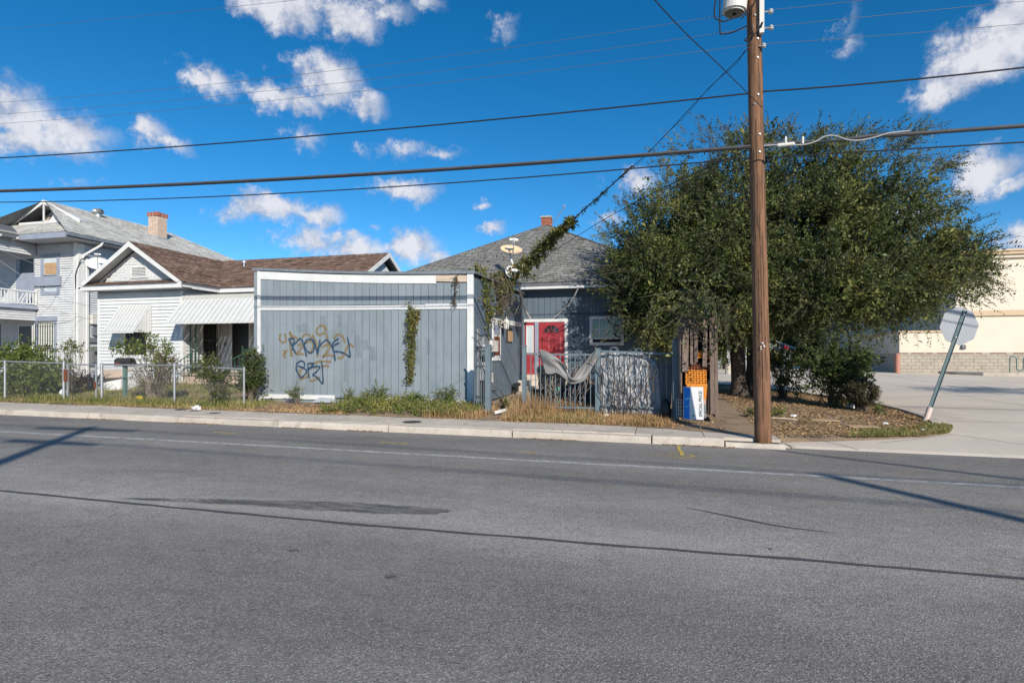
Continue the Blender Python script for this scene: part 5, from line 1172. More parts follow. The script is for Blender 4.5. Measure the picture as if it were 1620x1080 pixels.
def cable(label, left, right, r, mat, v=10.1, wob=0, name='overhead_cable', extra=None):
    """one cable through the pole, following the street"""
    cl = zfit(left, v) if left else None; cr_ = zfit(right, v) if right else None; pts = []
    if cl is not None: pts += [(u, v, float(np.polyval(cl, u))) for u in np.linspace(-30, PB.x-.08, 40)]
    if cr_ is not None: pts += [(u, v, float(np.polyval(cr_, u)) + wob*math.sin((u-1.6)*4.5)*max(0, 1-abs(u-2.6)/1.3)) for u in np.linspace(PB.x+.02, 20, 60)]
    return MB().tube(pts, r, 6).build(name, M[mat], label=label, cat='cable', group='cables along the street')
cable('black single cable crossing high above the roofs', [(0,250),(600,206),(1185,148)], [(1206,145),(1400,130),(1620,107)], .013, 'cable_black')
big = cable('thick grey cable bundle, the heaviest of the street cables', [(0,301),(600,273),(1185,231)], [(1208,229),(1300,223),(1400,213),(1620,198)], .019, 'cable_grey', wob=.035)
cable('black strand lashed beneath the thick grey cable bundle', [(0,303.5),(600,276),(1185,234)], [(1208,231),(1300,225.5),(1400,215.5),(1620,201)], .017, 'cable_black', wob=.012, v=10.08)
cable('lowest grey street cable, just below the thick bundle', [(0,320),(600,297),(1185,250)], [(1208,250),(1400,238),(1620,225)], .011, 'cable_black', v=10.12)
for k, (l, r_, lab) in enumerate((([(0,162),(810,75),(1180,19)], [(1208,17),(1300,8),(1372,0)], 'uppermost thin wire leaving the pole insulators'), ([(0,181),(810,98),(1183,46)], [(1211,43),(1400,24),(1620,2)], 'middle thin wire leaving the pole insulators'), ([(0,196),(810,118),(1183,72)], [(1206,70),(1400,56),(1620,38)], 'lowest of the three thin wires on the pole insulators'))):
    cable(lab, l, r_, .0035, 'thin_wire', v=10.1)
c = zfit([(0,47),(240,24),(475,0)], 10.6); MB().tube([(u,10.6,float(np.polyval(c,u))) for u in np.linspace(-30,2,30)], .0035, 5).build('overhead_cable', M['thin_wire'], label='thin wire high in the upper left corner of the sky', cat='cable', group='cables along the street')
mb = MB().lathe(atv(1243,229,9.8), [(.02,-.13),(.03,-.11),(.03,.11),(.02,.13)], 10, (1,0,.02)).build('splice_case', M['lamp_cream'], label='small white splice case on the thick cable by the pole', cat='splice case')
for px in (1243, 1270): p = atv(px, 222, 9.8); MB().box(p.x-.012,p.x+.012,9.77,9.9,p.z-.06,p.z+.05).build('cable_clip', M['lamp_cream'], big)
sl = smooth_path([atv(a, b, 9.79) for a, b in ((1208,231),(1235,229),(1270,229),(1290,224),(1305,216),(1322,215),(1340,221),(1360,222),(1385,217),(1405,211),(1440,207))], 5)
MB().tube(sl, .011, 6).build('overhead_cable', M['cable_white'], label='pale slack loop of cable humped above the bundle right of the pole', cat='cable', group='cables along the street')
for label, pts, r, mt in (('black wire slanting steeply across the street up from the pole', [(1.60,9.85,5.48),(.78,7.93,5.30),(-.05,6.0,5.14),(-1.7,2.1,5.1),(-3.4,-2.0,5.6),(-5.2,-7,6.6)], .006, 'cable_black'),
                          ('thin bare service wire behind the vine-covered one', [tuple(atv(1183,237,9.95)), tuple(atv(1050,297,12.5)), tuple(atv(958,346,14.5)), tuple(atv(880,395,16.6)), tuple(atv(836,428,18.2))], .008, 'cable_black')):
    MB().tube(smooth_path(pts, 10), r, 6).build('service_wire', M[mt], label=label, cat='cable')
VW = [Vector(atv(1184,72,9.95)), Vector(atv(1172,90,10.05)), Vector(atv(1110,152,10.9)), Vector(atv(1035,232,12.0)), Vector(atv(960,300,13.2)), Vector(atv(905,348,14.3)), Vector(atv(860,388,15.2)), Vector(atv(815,420,16.0))]
vine_path = smooth_path(VW, 12)
vwire = MB().tube(vine_path, .007, 6).build('service_wire', M['cable_black'], label='service wire from the pole overgrown with vine near the annex', cat='cable')
MB().tube([p+Vector((.03*math.sin(i*.5),.03*math.cos(i*.5),-.02)) for i, p in enumerate(vine_path)], .004, 5).build('stem_strand', M['bark'], vwire)
for lab, pts in (('upper pale drop wire running to the two-storey house', [(-20,386),(30,408),(70,421),(112,424)]), ('sagging pale drop wire running to the meter wall', [(-20,398),(40,440),(90,470),(140,484)]), ('lower drop wire across the two-storey house front', [(-20,430),(40,470),(90,492),(125,497)])):
    vs_ = np.linspace(17.2, 21.2, 4); MB().tube(smooth_path([atv(a, b, v) for (a, b), v in zip(pts, vs_)], 8), .011 if 'lower' not in lab else .007, 5).build('service_wire', M['cable_white'], label=lab, cat='cable')
# poles across the street, behind the photographer; their shadows lie on the road
def off_pole(name, label, base, h, arm):
    t_ = thing(name, label, 'utility pole', (base[0], base[1], g(base[0])+.14))
    MB().tube([(base[0],base[1],.0),(base[0],base[1],h)], [.14,.10], 14).build('shaft', M['pole_wood'], t_, smooth=True)
    for (z, du, dv) in arm: MB().bar((base[0]-du,base[1]-dv,z),(base[0]+du,base[1]+dv,z),.09).build('cross_arm', M['pole_wood'], t_)
    return t_
SHL = 1/math.tan(SUN_EL)
def caster(px, py, h): p = atz(px, py, .05); return (p.x - SH.x*SHL*h, p.y - SH.y*SHL*h)
bL = caster(150, 676, 9.2)
t_ = off_pole('utility_pole', 'wooden pole across the street that shades the road at lower left', bL, 9.2, [(9.0,1.1,.1),(8.1,.9,.05)])
for k, z in enumerate((9.05, 8.15)): MB().tube([(bL[0]-30,bL[1]+.1,z-.1),(bL[0]-15,bL[1]+.1,z-.5),(bL[0],bL[1]+.1,z),(bL[0]+14,bL[1]+.1,z-.6),(bL[0]+30,bL[1]+.1,z-.2)], .02, 5).build('overhead_cable', M['cable_black'], label=['high', 'low'][k]+'er cable on the far pole across the street', cat='cable')
bR = caster(1303, 743, 8.8)
off_pole('utility_pole', 'wooden pole across the street that shades the road at lower right', bR, 8.8, [])
q = atz(1228, 711, 0); q2 = atz(1620, 755, 0); hA = 6.6; off = Vector((-SH.x*SHL*hA, -SH.y*SHL*hA))
tip = Vector((q.x+off.x, q.y+off.y, hA)); far_ = Vector((q2.x+off.x, q2.y+off.y, hA)); foot = tip + (far_-tip)*3.0
t_ = thing('shadow_mast', 'unseen steel mast with a long arm, added to shade the road at right', 'mast', (foot.x, foot.y, g(foot.x)+.14))  # out of view; added so that its arm throws a shadow on the road
MB().tube([(foot.x,foot.y,0),(foot.x,foot.y,hA+.2)], [.13,.1], 14).build('post', M['galvanised'], t_); MB().tube([tuple(foot), tuple(tip)], [.06,.035], 10).build('arm', M['galvanised'], t_)

# ---------------------------------------------------------------- leaning stop sign seen from behind
sb = atz(1462, 671, g(4.6)+.08); stp = atv(1526.5, 491, sb.y+.15)
sign = thing('stop_sign', 'leaning octagonal sign seen from its bare back, on a green post', 'road sign', sb)
ax = (stp-sb).normalized(); sl0 = sb + ax*.36
MB().tube([sb-ax*.1, sb+ax*.37], [.056,.053], 14).build('sleeve', M['pink_sleeve'], sign); MB().tube([sl0, sl0+ax*.02], [.057,.057], 14).build('sleeve_collar', M['pink_sleeve'], sign)
side_ = ax.cross(Vector((0,1,0))).normalized(); fr_ = side_.cross(ax).normalized()
mb = MB(); w_ = .033                                   # U-channel: web and two flanges
for a0, a1, d0, d1 in ((-w_,w_,-.004,.0),(-w_-.004,-w_,-.028,.0),(w_,w_+.004,-.028,.0)):
    P8 = []
    for base in (sb+ax*.25, stp): P8 += [base+side_*a0+fr_*d0, base+side_*a1+fr_*d0, base+side_*a1+fr_*d1, base+side_*a0+fr_*d1]
    mb.hexa(P8)
post_o = mb.build('post', M['sign_post'], sign)
mb = MB(); Lp = (stp-sb).length
for k in range(int((Lp-.5)/.035)): c_ = sb+ax*(.42+.035*k)-fr_*.0046; mb.quad(c_-side_*.006-ax*.006, c_+side_*.006-ax*.006, c_+side_*.006+ax*.006, c_-side_*.006+ax*.006)
mb.build('post_holes', M['dark_stuff'], post_o)
# the octagon: facing up the side drive
cen = stp - ax*.345; up_ = ax; yaw = Vector((.97,.24,0)); xr = (yaw - up_*yaw.dot(up_)).normalized(); nn = xr.cross(up_).normalized()
R8 = .381/math.cos(math.pi/8)
oct_ = [cen + (xr*math.cos(a) + up_*math.sin(a))*R8 + fr_*.004 for a in [math.pi/8+math.pi/4*k for k in range(8)]]
pan = MB().poly_prism(oct_, -nn*.004 if (-nn).dot(Vector((0,1,0))) > 0 else nn*.004).build('panel', M['sign_back'], sign)
pan['label'] = 'bare grey back of an octagonal sign panel'
for s in (-.25, .25): MB().lathe(cen+up_*s-fr_*.03, [(.012,0),(.012,.012)], 8, tuple(-fr_)).build('bolt', M['galvanised'], sign)

# ---------------------------------------------------------------- iron fence with gate
FV = 12.3; zF = lambda u: ground(u, FV)
fence = thing('iron_fence', 'slate blue iron picket fence with scrollwork in front of the blue house', 'fence', (-1.3, FV, .2))
postx = {}
for px, w, yt in ((829.5,.085,548), (946,.105,552), (1068,.12,536)):
    p = atv(px, yt, FV); postx[px] = p.x; MB().box(p.x-w/2, p.x+w/2, FV-w/2, FV+w/2, .05, p.z).build('post', M['slate_blue_iron'], fence)
    MB().box(p.x-w/2-.01, p.x+w/2+.01, FV-w/2-.01, FV+w/2+.01, p.z, p.z+.02).build('post_cap', M['slate_blue_iron'], fence)
def panel_fence(ua, ub, za, zb3, sp, parent, lean=0):
    L = lambda u: za+(zb3-za)*(u-ua)/(ub-ua)
    for dz in (0, -1.12, -.22 if False else -1.12):
        if dz == -1.12 or dz == 0: pass
    for dz in (0, -1.15): MB().bar((ua,FV,za+dz),(ub,FV,zb3+dz),.03,.035).build('rail', M['slate_blue_iron'], parent)
    n = int((ub-ua)/sp)
    for k in range(1, n+1):
        u = ua+(ub-ua)*k/(n+1); d = random.uniform(-.01,.01)
        MB().bar((u+d,FV+lean,.22),(u,FV,L(u)+.0),.015).build('picket', M['slate_blue_iron'], parent)
panel_fence(postx[829.5]+.043, postx[946]-.053, atv(833,560,FV).z, atv(942,561,FV).z, .115, fence)
panel_fence(postx[946]+.053, postx[1068]-.061, atv(951,555,FV).z, atv(1064,560,FV).z, .118, fence)
for px, py, s in ((1000,553,1),(1012,553,-1),(1032,556,1),(968,551,1),(975,551,-1),(905,557,1),(915,557,-1)):
    c_ = atv(px, py, FV); pts = [(c_.x+s*(.11-.012*i)*math.cos(a*s if s > 0 else a), FV, c_.z-.05+(.115-.013*i)*math.sin(a)) for i, a in enumerate(np.linspace(0, 4.6, 10))]
    MB().tube(pts, .007, 5).build('scroll', M['slate_blue_iron'], fence)
gate = thing('iron_gate', 'narrow iron gate leaf between the annex corner and its post', 'gate', (atv(772,650,FV).x, FV, .2))
gp0 = atv(757, 555, FV+.35); gp1 = atv(772.5, 545, FV)
MB().box(gp1.x-.06, gp1.x+.06, FV-.06, FV+.06, .05, gp1.z).build('post', M['slate_blue_iron'], gate)
for z in (gp0.z, .55, 1.25): MB().bar((gp1.x-.06,FV,z),(gp0.x-.08,FV+.35,z),.03).build('rail', M['slate_blue_iron'], gate)
for k in range(4): t = k/3.3; MB().bar((gp1.x-.1+(gp0.x-gp1.x+.04)*t,FV+.35*t,.25),(gp1.x-.1+(gp0.x-gp1.x+.04)*t,FV+.35*t,gp0.z),.016).build('picket', M['slate_blue_iron'], gate)
MB().tube([atv(782,653,12.0), atv(802,648,12.2)], .04, 8).build('pipe', M['lamp_cream'], label='short length of white pipe lying by the open gate', cat='pipe')

def G0(px, v): x = atv(px, 600, v).x; return (x, v, ground(x, v))
def blob(name, label, cat, c, rx, ry, rz_, mat, seed, rough=.25):
    b_ = MB(); N1, N2 = 12, 8
    for i in range(N2+1):
        for j in range(N1):
            t, ph = math.pi*i/N2, 2*math.pi*j/N1; n_ = 1+rough*mnoise.noise((math.cos(ph)*math.sin(t)*2+seed,math.sin(ph)*math.sin(t)*2,math.cos(t)*2)) + rough*.6*mnoise.noise((math.cos(ph)*math.sin(t)*6+seed,math.sin(ph)*math.sin(t)*6,math.cos(t)*6))
            b_.v.append((c[0]+rx*n_*math.sin(t)*math.cos(ph), c[1]+ry*n_*math.sin(t)*math.sin(ph), c[2]+rz_*(1-math.cos(t)*n_)*.5*2-rz_*.0))
    for i in range(N2):
        for j in range(N1): b_.f.append((i*N1+j, (i+1)*N1+j, (i+1)*N1+(j+1) % N1, i*N1+(j+1) % N1))
    return b_.build(name, M[mat], label=label, cat=cat)
# ---------------------------------------------------------------- tarps
def ruled(name, top, bot, v0, v1, mat, folds, amp, label, cat, nu=44, nv=22, crumple=0, drape=None):
    def samp(c, t):
        x = t*(len(c)-1); i = min(int(x), len(c)-2); return Vector(c[i]).lerp(Vector(c[i+1]), x-i)
    T = smooth_path([Vector((a,b,0)) for a,b in top], 8); B_ = smooth_path([Vector((a,b,0)) for a,b in bot], 8); mb = MB()
    for i in range(nu+1):
        a = samp(T, i/nu); b = samp(B_, i/nu)
        for j in range(nv+1):
            t = j/nv; p = a.lerp(b, t); v = v0+(v1-v0)*t + amp*math.sin(folds*(i/nu)*6.283+3*t+1.3*math.sin(5*t))*math.sin(math.pi*min(1,t*1.2+.15))
            if crumple:
                q = (p.x*.09, p.y*.09, 1.7); v += crumple*(abs(mnoise.noise((q[0]*.6+q[1]*.3,q[1]*.5-q[0]*.2,q[2])))*2.2 + .8*abs(mnoise.noise((q[0]*1.3,q[1]*1.1,4))) + .15*mnoise.noise((q[0]*4,q[1]*4,9)))
            mb.v.append(tuple(atv(p.x, p.y, v)))
    for i in range(nu):
        for j in range(nv): a = i*(nv+1)+j; mb.f.append((a, a+nv+1, a+nv+2, a+1))
    o = mb.build(name, mat, label=label, cat=cat, smooth=True)
    s = o.modifiers.new('thickness', 'SOLIDIFY'); s.thickness = .006
    return o
ruled('tarp', [(853,553),(861,554),(872,560),(884,568),(893,578),(899,592),(905,597),(913,588),(924,575),(934,562),(944,552)], [(863,591),(872,592),(880,590),(890,596),(897,602),(904,607),(914,606),(924,602),(932,590),(938,580),(944,570)], FV-.09, FV-.05, M['grey_tarp'], 2.4, .075, 'grey tarp sagging in a V over the iron fence', 'tarp')
ruled('tarp', [(950,558),(965,556),(985,557),(1005,556),(1022,562),(1036,572),(1042,585)], [(952,652),(968,655),(985,652),(1003,655),(1020,657),(1036,655),(1046,657)], FV+.1, FV+.04, M['silver_tarp'], 2, .02, 'crumpled silver tarp standing behind the iron fence pickets', 'tarp', 60, 44, .05)
def leaf_board(pix, v0, v1, name, mat, label, cat):
    pts = [atv(a, b, v0 if i in (0, 1) else v1) for i, (a, b) in enumerate(pix)]; return MB().poly_prism(pts, (0,.03,0)).build(name, mat, label=label, cat=cat)
leaf_board([(1036,660),(1062,640),(1064,572),(1034,578)], FV+.12, FV+.22, 'corrugated_board', M['dark_board'], 'dark grey board leaning behind the right end of the fence', 'board')
mb = MB()
p = atv(1053, 650, FV-.05); V = []
b_ = MB(); N1, N2 = 14, 9
for i in range(N2+1):
    for j in range(N1):
        th_, ph = math.pi*i/N2, 2*math.pi*j/N1; r_ = 1+.22*mnoise.noise((math.cos(ph)*2,math.sin(ph)*2,th_*2))
        b_.v.append((p.x+.11*r_*math.sin(th_)*math.cos(ph), FV-.1+.1*r_*math.sin(th_)*math.sin(ph), p.z+.02-.24*math.cos(th_)*r_))
for i in range(N2):
    for j in range(N1): b_.f.append((i*N1+j, i*N1+(j+1) % N1, (i+1)*N1+(j+1) % N1, (i+1)*N1+j))
b_.build('trash_bag', M['black_plastic'], label='black trash bag slumped at the foot of the right fence post', cat='trash bag', smooth=True)
bin_p = atv(874, 640, 13.4)
bn = thing('wheelie_bin', 'black wheeled bin behind the fence below the red door', 'bin', (bin_p.x, 13.4, ground(bin_p.x,13.4)))
zb1 = ground(bin_p.x,13.4); bx = bin_p.x
MB().hexa([(bx-.24,13.15,zb1+.02),(bx+.24,13.15,zb1+.02),(bx+.24,13.6,zb1+.02),(bx-.24,13.6,zb1+.02),(bx-.3,13.08,zb1+.95),(bx+.3,13.08,zb1+.95),(bx+.3,13.68,zb1+.95),(bx-.3,13.68,zb1+.95)]).build('body', M['black_plastic'], bn)
MB().hexa([(bx-.32,13.05,zb1+.952),(bx+.32,13.05,zb1+.952),(bx+.32,13.72,zb1+.952),(bx-.32,13.72,zb1+.952),(bx-.28,13.1,zb1+1.04),(bx+.28,13.1,zb1+1.04),(bx+.28,13.7,zb1+1.08),(bx-.28,13.7,zb1+1.08)]).build('lid', M['black_plastic'], bn)
for s in (-1,1): MB().lathe((bx+s*.27,13.6,zb1+.11), [(.1,-.025),(.1,.025)], 14, (1,0,0)).build('wheel', M['dark_stuff'], bn)
hb = atv(882, 618, 13.0); MB().tube(smooth_path([atv(a,b,12.9) for a,b in ((880,640),(878,620),(884,612),(881,630),(886,622),(883,640))],6), .014, 6).build('garden_hose', M['teal_plastic'], label='coil of green hose hanging by the black bin', cat='hose')

p = G0(905, 13.2); blob('covered_heap', 'dark covered heap behind the fence under the sagging grey tarp', 'heap', (p[0],13.2,p[2]-.05), .42, .3, .34, 'dark_cloth', 4.4, .5)
p = G0(925, 13.6); blob('covered_heap', 'brownish heap of rags behind the fence near the middle post', 'heap', (p[0],13.6,p[2]-.05), .35, .3, .45, 'weathered_wood', 9.4, .5)
p = G0(851, 14.2); MB().hexa([(p[0]-.16,14.1,p[2]),(p[0]+.16,14.1,p[2]),(p[0]+.16,14.4,p[2]),(p[0]-.16,14.4,p[2]),(p[0]-.18,14.07,p[2]+.42),(p[0]+.18,14.09,p[2]+.4),(p[0]+.18,14.42,p[2]+.4),(p[0]-.18,14.42,p[2]+.42)]).build('storage_box', M['dark_stuff'], label='dark storage box on the ground below the sidelight', cat='box')
p = G0(897, 14.0); MB().bar((p[0]-.25,14.0,p[2]),(p[0]+.2,14.3,p[2]+1.0),.14,.03).build('loose_plank', M['weathered_wood'], label='loose plank propped behind the fence right of the bin', cat='plank')
# ---------------------------------------------------------------- plank shelter with the sale sign
QV = 12.0
shl = thing('plank_shelter', 'tall weathered plank shelter standing at the end of the iron fence', 'shelter', (atv(1105,660,QV).x, QV, .2))
def qp(pa, pb, ya, yb, v0, v1, name, mat='weathered_wood', parent=shl, tilt=0):
    a = atv(pa, ya, v0); b = atv(pb, yb, v0); t = tilt
    return MB().hexa([(a.x,v0,b.z),(b.x,v0,b.z),(b.x,v1,b.z),(a.x,v1,b.z),(a.x+t,v0,a.z),(b.x+t,v0,a.z),(b.x+t,v1,a.z),(a.x+t,v1,a.z)]).build(name, M[mat], parent)
for (pa, pb, ya, yb, v0, tl) in ((1073.5,1079,512,657,11.98,0),(1079.3,1089,505,588,11.94,.01),(1092,1096.3,512,577,11.96,.005),(1098.5,1104,509,573,11.93,0),(1111.5,1118.5,500,580,11.95,.012),(1124,1131,498,655,11.92,-.02),(1131.6,1136.5,504,659,12.0,-.02),(1120,1123,600,659,11.97,0),(1083,1087,590,640,12.06,0)):
    qp(pa, pb, ya, yb, v0, v0+.035, 'plank', tilt=tl)
qp(1074, 1136, 503, 509, 12.04, 12.1, 'beam'); qp(1074, 1136, 577, 582, 12.04, 12.1, 'beam')
qp(1076, 1134, 505, 512, 12.75, 12.8, 'beam'); qp(1074, 1079, 505, 655, 12.74, 12.8, 'plank'); qp(1128, 1133, 505, 655, 12.74, 12.8, 'plank')
qp(1078, 1130, 508, 655, 12.81, 12.84, 'back_panel', 'dark_stuff')
for s, (pa, pb) in enumerate(((1075,1078),(1130,1134))): a = atv(pa,560,12.4); MB().box(a.x-.02,a.x+.02,12.1,12.74,.25,2.2).build('side_panel', M['weathered_wood'], shl)
sh_ = atv(1100, 612, 12.3); MB().box(atv(1080,612,12.1).x, atv(1126,612,12.1).x, 12.1, 12.7, atv(1100,611,12.1).z-.02, atv(1100,611,12.1).z).build('shelf', M['weathered_wood'], shl)
MB().box(atv(1080,612,12.1).x, atv(1126,612,12.1).x, 12.1, 12.7, atv(1100,574,12.1).z-.02, atv(1100,574,12.1).z).build('shelf', M['weathered_wood'], shl)
def crate(px0, px1, py0, py1, v0, v1, label, mat='orange_plastic', rust=False):
    a = atv(px0, py0, v0); b = atv(px1, py1, v0); t_ = thing('woven_crate', label, 'crate', ((a.x+b.x)/2,(v0+v1)/2,b.z))
    MB().box(a.x+.012, b.x-.012, v0+.012, v1, b.z, a.z-.02).build('liner', M['rust_brown' if rust else mat], t_)
    nx = max(2, round((b.x-a.x)/.055)); nz_ = max(2, round((a.z-b.z)/.05)); mb = MB()
    for i in range(nx+1): x = a.x+(b.x-a.x)*i/nx; mb.tube([(x,v0+.008*(-1)**(i+k),b.z+(a.z-b.z)*k/nz_) for k in range(nz_+1)], .010, 5)
    for k in range(nz_+1): z = b.z+(a.z-b.z)*k/nz_; mb.tube([(a.x+(b.x-a.x)*i/nx,v0-.008*(-1)**(i+k),z+.006*math.sin(i)) for i in range(nx+1)], .012, 5)
    mb.build('weave', M[mat], t_); return t_
crate(1085, 1117, 586, 608, 11.98, 12.3, 'bright orange woven crate on the shelter shelf above the sale sign')
crate(1089, 1121, 577.5, 587, 12.02, 12.4, 'rusty brown basket under the planks, on top of the orange crate', 'rust_brown', True)
crate(1103, 1111, 556, 566, 12.02, 12.2, 'small orange crate between the upper planks'); crate(1118.5, 1124.5, 556, 568, 12.02, 12.2, 'rusty orange crate beside the right plank', 'orange_plastic', True)
a = atv(1085, 607, 11.95); b = atv(1119, 640, 11.95)
MB().hexa([(a.x,11.93,b.z),(b.x-.03,11.93,b.z),(b.x-.03,11.99,b.z),(a.x,11.99,b.z),(a.x+.02,11.95,a.z),(b.x,11.95,a.z),(b.x,11.99,a.z),(a.x+.02,11.99,a.z)]).build('plastic_tray', M['orange_plastic'], label='flat orange plastic tray standing behind the sale sign', cat='tray')
for px0, px1, lab in ((1070,1081,'small wire rack left of the sale sign'), (1112,1117,'small wire rack right of the sale sign')):
    a = atv(px0, 632, 11.75); b = atv(px1, 661, 11.75); mb = MB(); 
    for i in range(4): x = a.x+(b.x-a.x)*i/3; mb.bar((x,11.8,b.z),(x,11.85,a.z),.009)
    for k in range(6): z = b.z+(a.z-b.z)*k/5; mb.bar((a.x,11.8+.05*k/5,z),(b.x,11.8+.05*k/5,z),.008)
    mb.build('wire_rack', M['galvanised'], label=lab, cat='rack')
# the sign: blue field with a pale swoosh, white field with lettering running up
s0 = atv(1081.5, 663, 11.62); s1 = atv(1112.5, 612, 11.74)
W_ = s1.x-s0.x; Hs = s1.z-s0.z+.0; tl = .12
ss_ = thing('sale_sign', 'blue and white SPECIAL PRICE! sign leaning on the plank shelter', 'sign', (s0.x+W_/2, 11.62, s0.z))
def S(x, y, lift=0): return (s0.x+W_*x, 11.62+tl*y-lift, s0.z+Hs*y)
MB().hexa([S(0,0),S(1,0),S(1,0,-.02),S(0,0,-.02),S(0,1),S(1,1),S(1,1,-.02),S(0,1,-.02)]).build('board', M['sign_white'], ss_)
MB().poly_prism([S(.02,.01,.0015),S(.30,.01,.0015),S(.30,.55,.0015),S(.335,.8,.0015),S(.33,.94,.0015),S(.25,.985,.0015),S(.02,.985,.0015)], (0,-.001,0)).build('blue_field', M['sign_blue'], ss_)
for k, (pts, w) in enumerate((([(.05,.40),(.15,.385),(.24,.42),(.30,.48)], .012), ([(.08,.6),(.18,.62),(.30,.635)], .014), ([(.06,.66),(.18,.64),(.31,.66)], .01))):
    P3 = smooth_path([Vector(S(x,y,.004)) for x,y in pts], 5); m_ = MB()
    for i, q in enumerate(P3): m_.v += [(q.x,q.y,q.z-w/2*(1-abs(i/len(P3)-.5))), (q.x,q.y,q.z+w/2*(1-abs(i/len(P3)-.5)))]
    for i in range(len(P3)-1): m_.f.append((2*i,2*i+2,2*i+3,2*i+1))
    m_.build('swoosh', M['sign_light_blue'], ss_)
def lettering(text, size, loc, rot_, mat, parent, name, bold=.006):
    cu = bpy.data.curves.new(name, 'FONT'); cu.body = text; cu.size = size; cu.offset = bold; cu.extrude = .0008; cu.space_character = 1.02
    tmp = bpy.data.objects.new(name, cu); COL.objects.link(tmp); bpy.context.view_layer.update()
    me = bpy.data.meshes.new_from_object(tmp.evaluated_get(bpy.context.evaluated_depsgraph_get())); bpy.data.objects.remove(tmp)
    me.materials.append(M[mat]); o = bpy.data.objects.new(name, me); COL.objects.link(o); o.parent = parent; o.location = Vector(loc)-ORG[parent.name]; o.rotation_euler = rot_; ORG[o.name] = Vector(loc); return o
tilt_a = math.atan2(tl, Hs)
from mathutils import Matrix
def sign_rot(): # letters run up the board: text x -> board up, text y -> board left
    up = (Vector(S(0,1))-Vector(S(0,0))).normalized(); lf = Vector((-1,0,0)); nrm = up.cross(lf).normalized()
    return Matrix((up, lf, nrm)).transposed().to_euler()
tx = lettering('SPECIAL PRICE!', .082, S(.93,.09,.004), sign_rot(), 'print_black', ss_, 'lettering', .0012)
bpy.context.view_layer.update(); wx_ = max(v.co.x for v in tx.data.vertices); sx = Hs*.80/wx_; tx.scale = (sx, sx*1.12, 1)
lettering('S', .05, S(.52,.1,.004), sign_rot(), 'print_black', ss_, 'letter', .002)

# ---------------------------------------------------------------- satellite dishes
def dish(name, label, cen, nrm, rx, ry, mat, arm=.4, cat='satellite dish'):
    t_ = thing(name, label, cat, cen); nrm = Vector(nrm).normalized(); x = nrm.cross(Vector((0,0,1))).normalized(); y = x.cross(nrm).normalized(); cen = Vector(cen)
    mb = MB(); nr_, na = 6, 26; mb.v.append(tuple(cen - nrm*.09))
    for i in range(1, nr_+1):
        for j in range(na): a = 2*math.pi*j/na; f = i/nr_; mb.v.append(tuple(cen + x*rx*f*math.cos(a) + y*ry*f*math.sin(a) - nrm*.09*(1-f*f)))
    for j in range(na): mb.f.append((0, 1+j, 1+(j+1) % na))
    for i in range(nr_-1):
        for j in range(na): a = 1+i*na+j; b = 1+i*na+(j+1) % na; mb.f.append((a, a+na, b+na, b))
    o = mb.build('reflector', M[mat], t_, smooth=True); o.modifiers.new('thickness','SOLIDIFY').thickness = .012
    low = cen - y*ry*.95; foc = cen + nrm*arm + y*(-.1 if arm > 0 else 0)
    MB().tube([low, low.lerp(foc,.5)-y*.05, foc], .018, 6).build('feed_arm', M['galvanised'], t_)
    MB().lathe(foc, [(.03,-.06),(.045,-.02),(.045,.06),(.03,.09)], 10, tuple(-nrm)).build('feed_horn', M['dish_white'], t_)
    MB().bar(foc-x*.13+y*.03, foc+x*.13+y*.03, .05, .06).build('feed_head', M['dish_white'], t_)
    return t_
dm = thing('dish_mast', 'bent white pipe mast carrying the two satellite dishes above the annex', 'mast', (atv(822,470,16.6).x,16.6,3.4))
MB().tube(smooth_path([atv(838,503,18.6), atv(829,486,17.9), atv(823,462,16.9), atv(817,440,16.6), atv(808,408,16.6), atv(803,390,16.6)], 5), .032, 8).build('pipe', M['dish_white'], dm)
MB().tube([atv(801,458,16.2), atv(817,442,16.6)], .016, 6).build('brace', M['galvanised'], dm)
d1_ = dish('satellite_dish', 'rusty tan oval satellite dish at the top of the bent mast', atv(809,394,16.5), (.30,-.55,.72), .34, .24, 'dish_tan', .36)
d2_ = dish('satellite_dish', 'white satellite dish hung with vine below the tan one', atv(811,430,15.8), (.5,-.75,.3), .22, .2, 'dish_white', .25)
dish('satellite_dish', 'grey satellite dish on the corner of the two-storey house', Vector((-26.6, 21.9, 6.0)), (.62,-.55,.62), .52, .40, 'dish_white', .7)
MB().tube([(-27.15,21.9,5.5),(-26.85,21.95,5.55),(-26.65,21.95,5.9)], .03, 6).build('dish_bracket', M['galvanised'], [o for o in COL.objects if o.name.startswith('satellite_dish')][-1])

# ---------------------------------------------------------------- chain-link fence
CV = 11.85
cl = thing('chain_link_fence', 'low galvanised chain-link fence along the left yard', 'fence', (-14, CV, .3))
cx_ = lambda px: atv(px, 600, CV).x
def cpost(px, yt, r=.028, parent=cl):
    p = atv(px, yt, CV); MB().tube([(p.x,CV,.15),(p.x,CV,p.z)], r, 10).build('post', M['galvanised'], parent); MB().lathe((p.x,CV,p.z), [(r*1.15,-.03),(r*1.15,.01),(r*.5,.04)], 10).build('post_cap', M['galvanised'], parent); return p
ct = {px: cpost(px, yt, r) for px, yt, r in ((8,572,.03),(101,573,.036),(161,576,.034),(276,576,.028),(386,583,.024))}
cpost(-60, 569)
def crail(a, b, r=.019): MB().tube([a, b], r, 8).build('top_rail', M['galvanised'], cl)
crail(atv(-60,569,CV), atv(101,574.5,CV)); crail(atv(161,577,CV), atv(276,577.5,CV)); crail(atv(276,577.5,CV), Vector(atv(386,584,CV)))
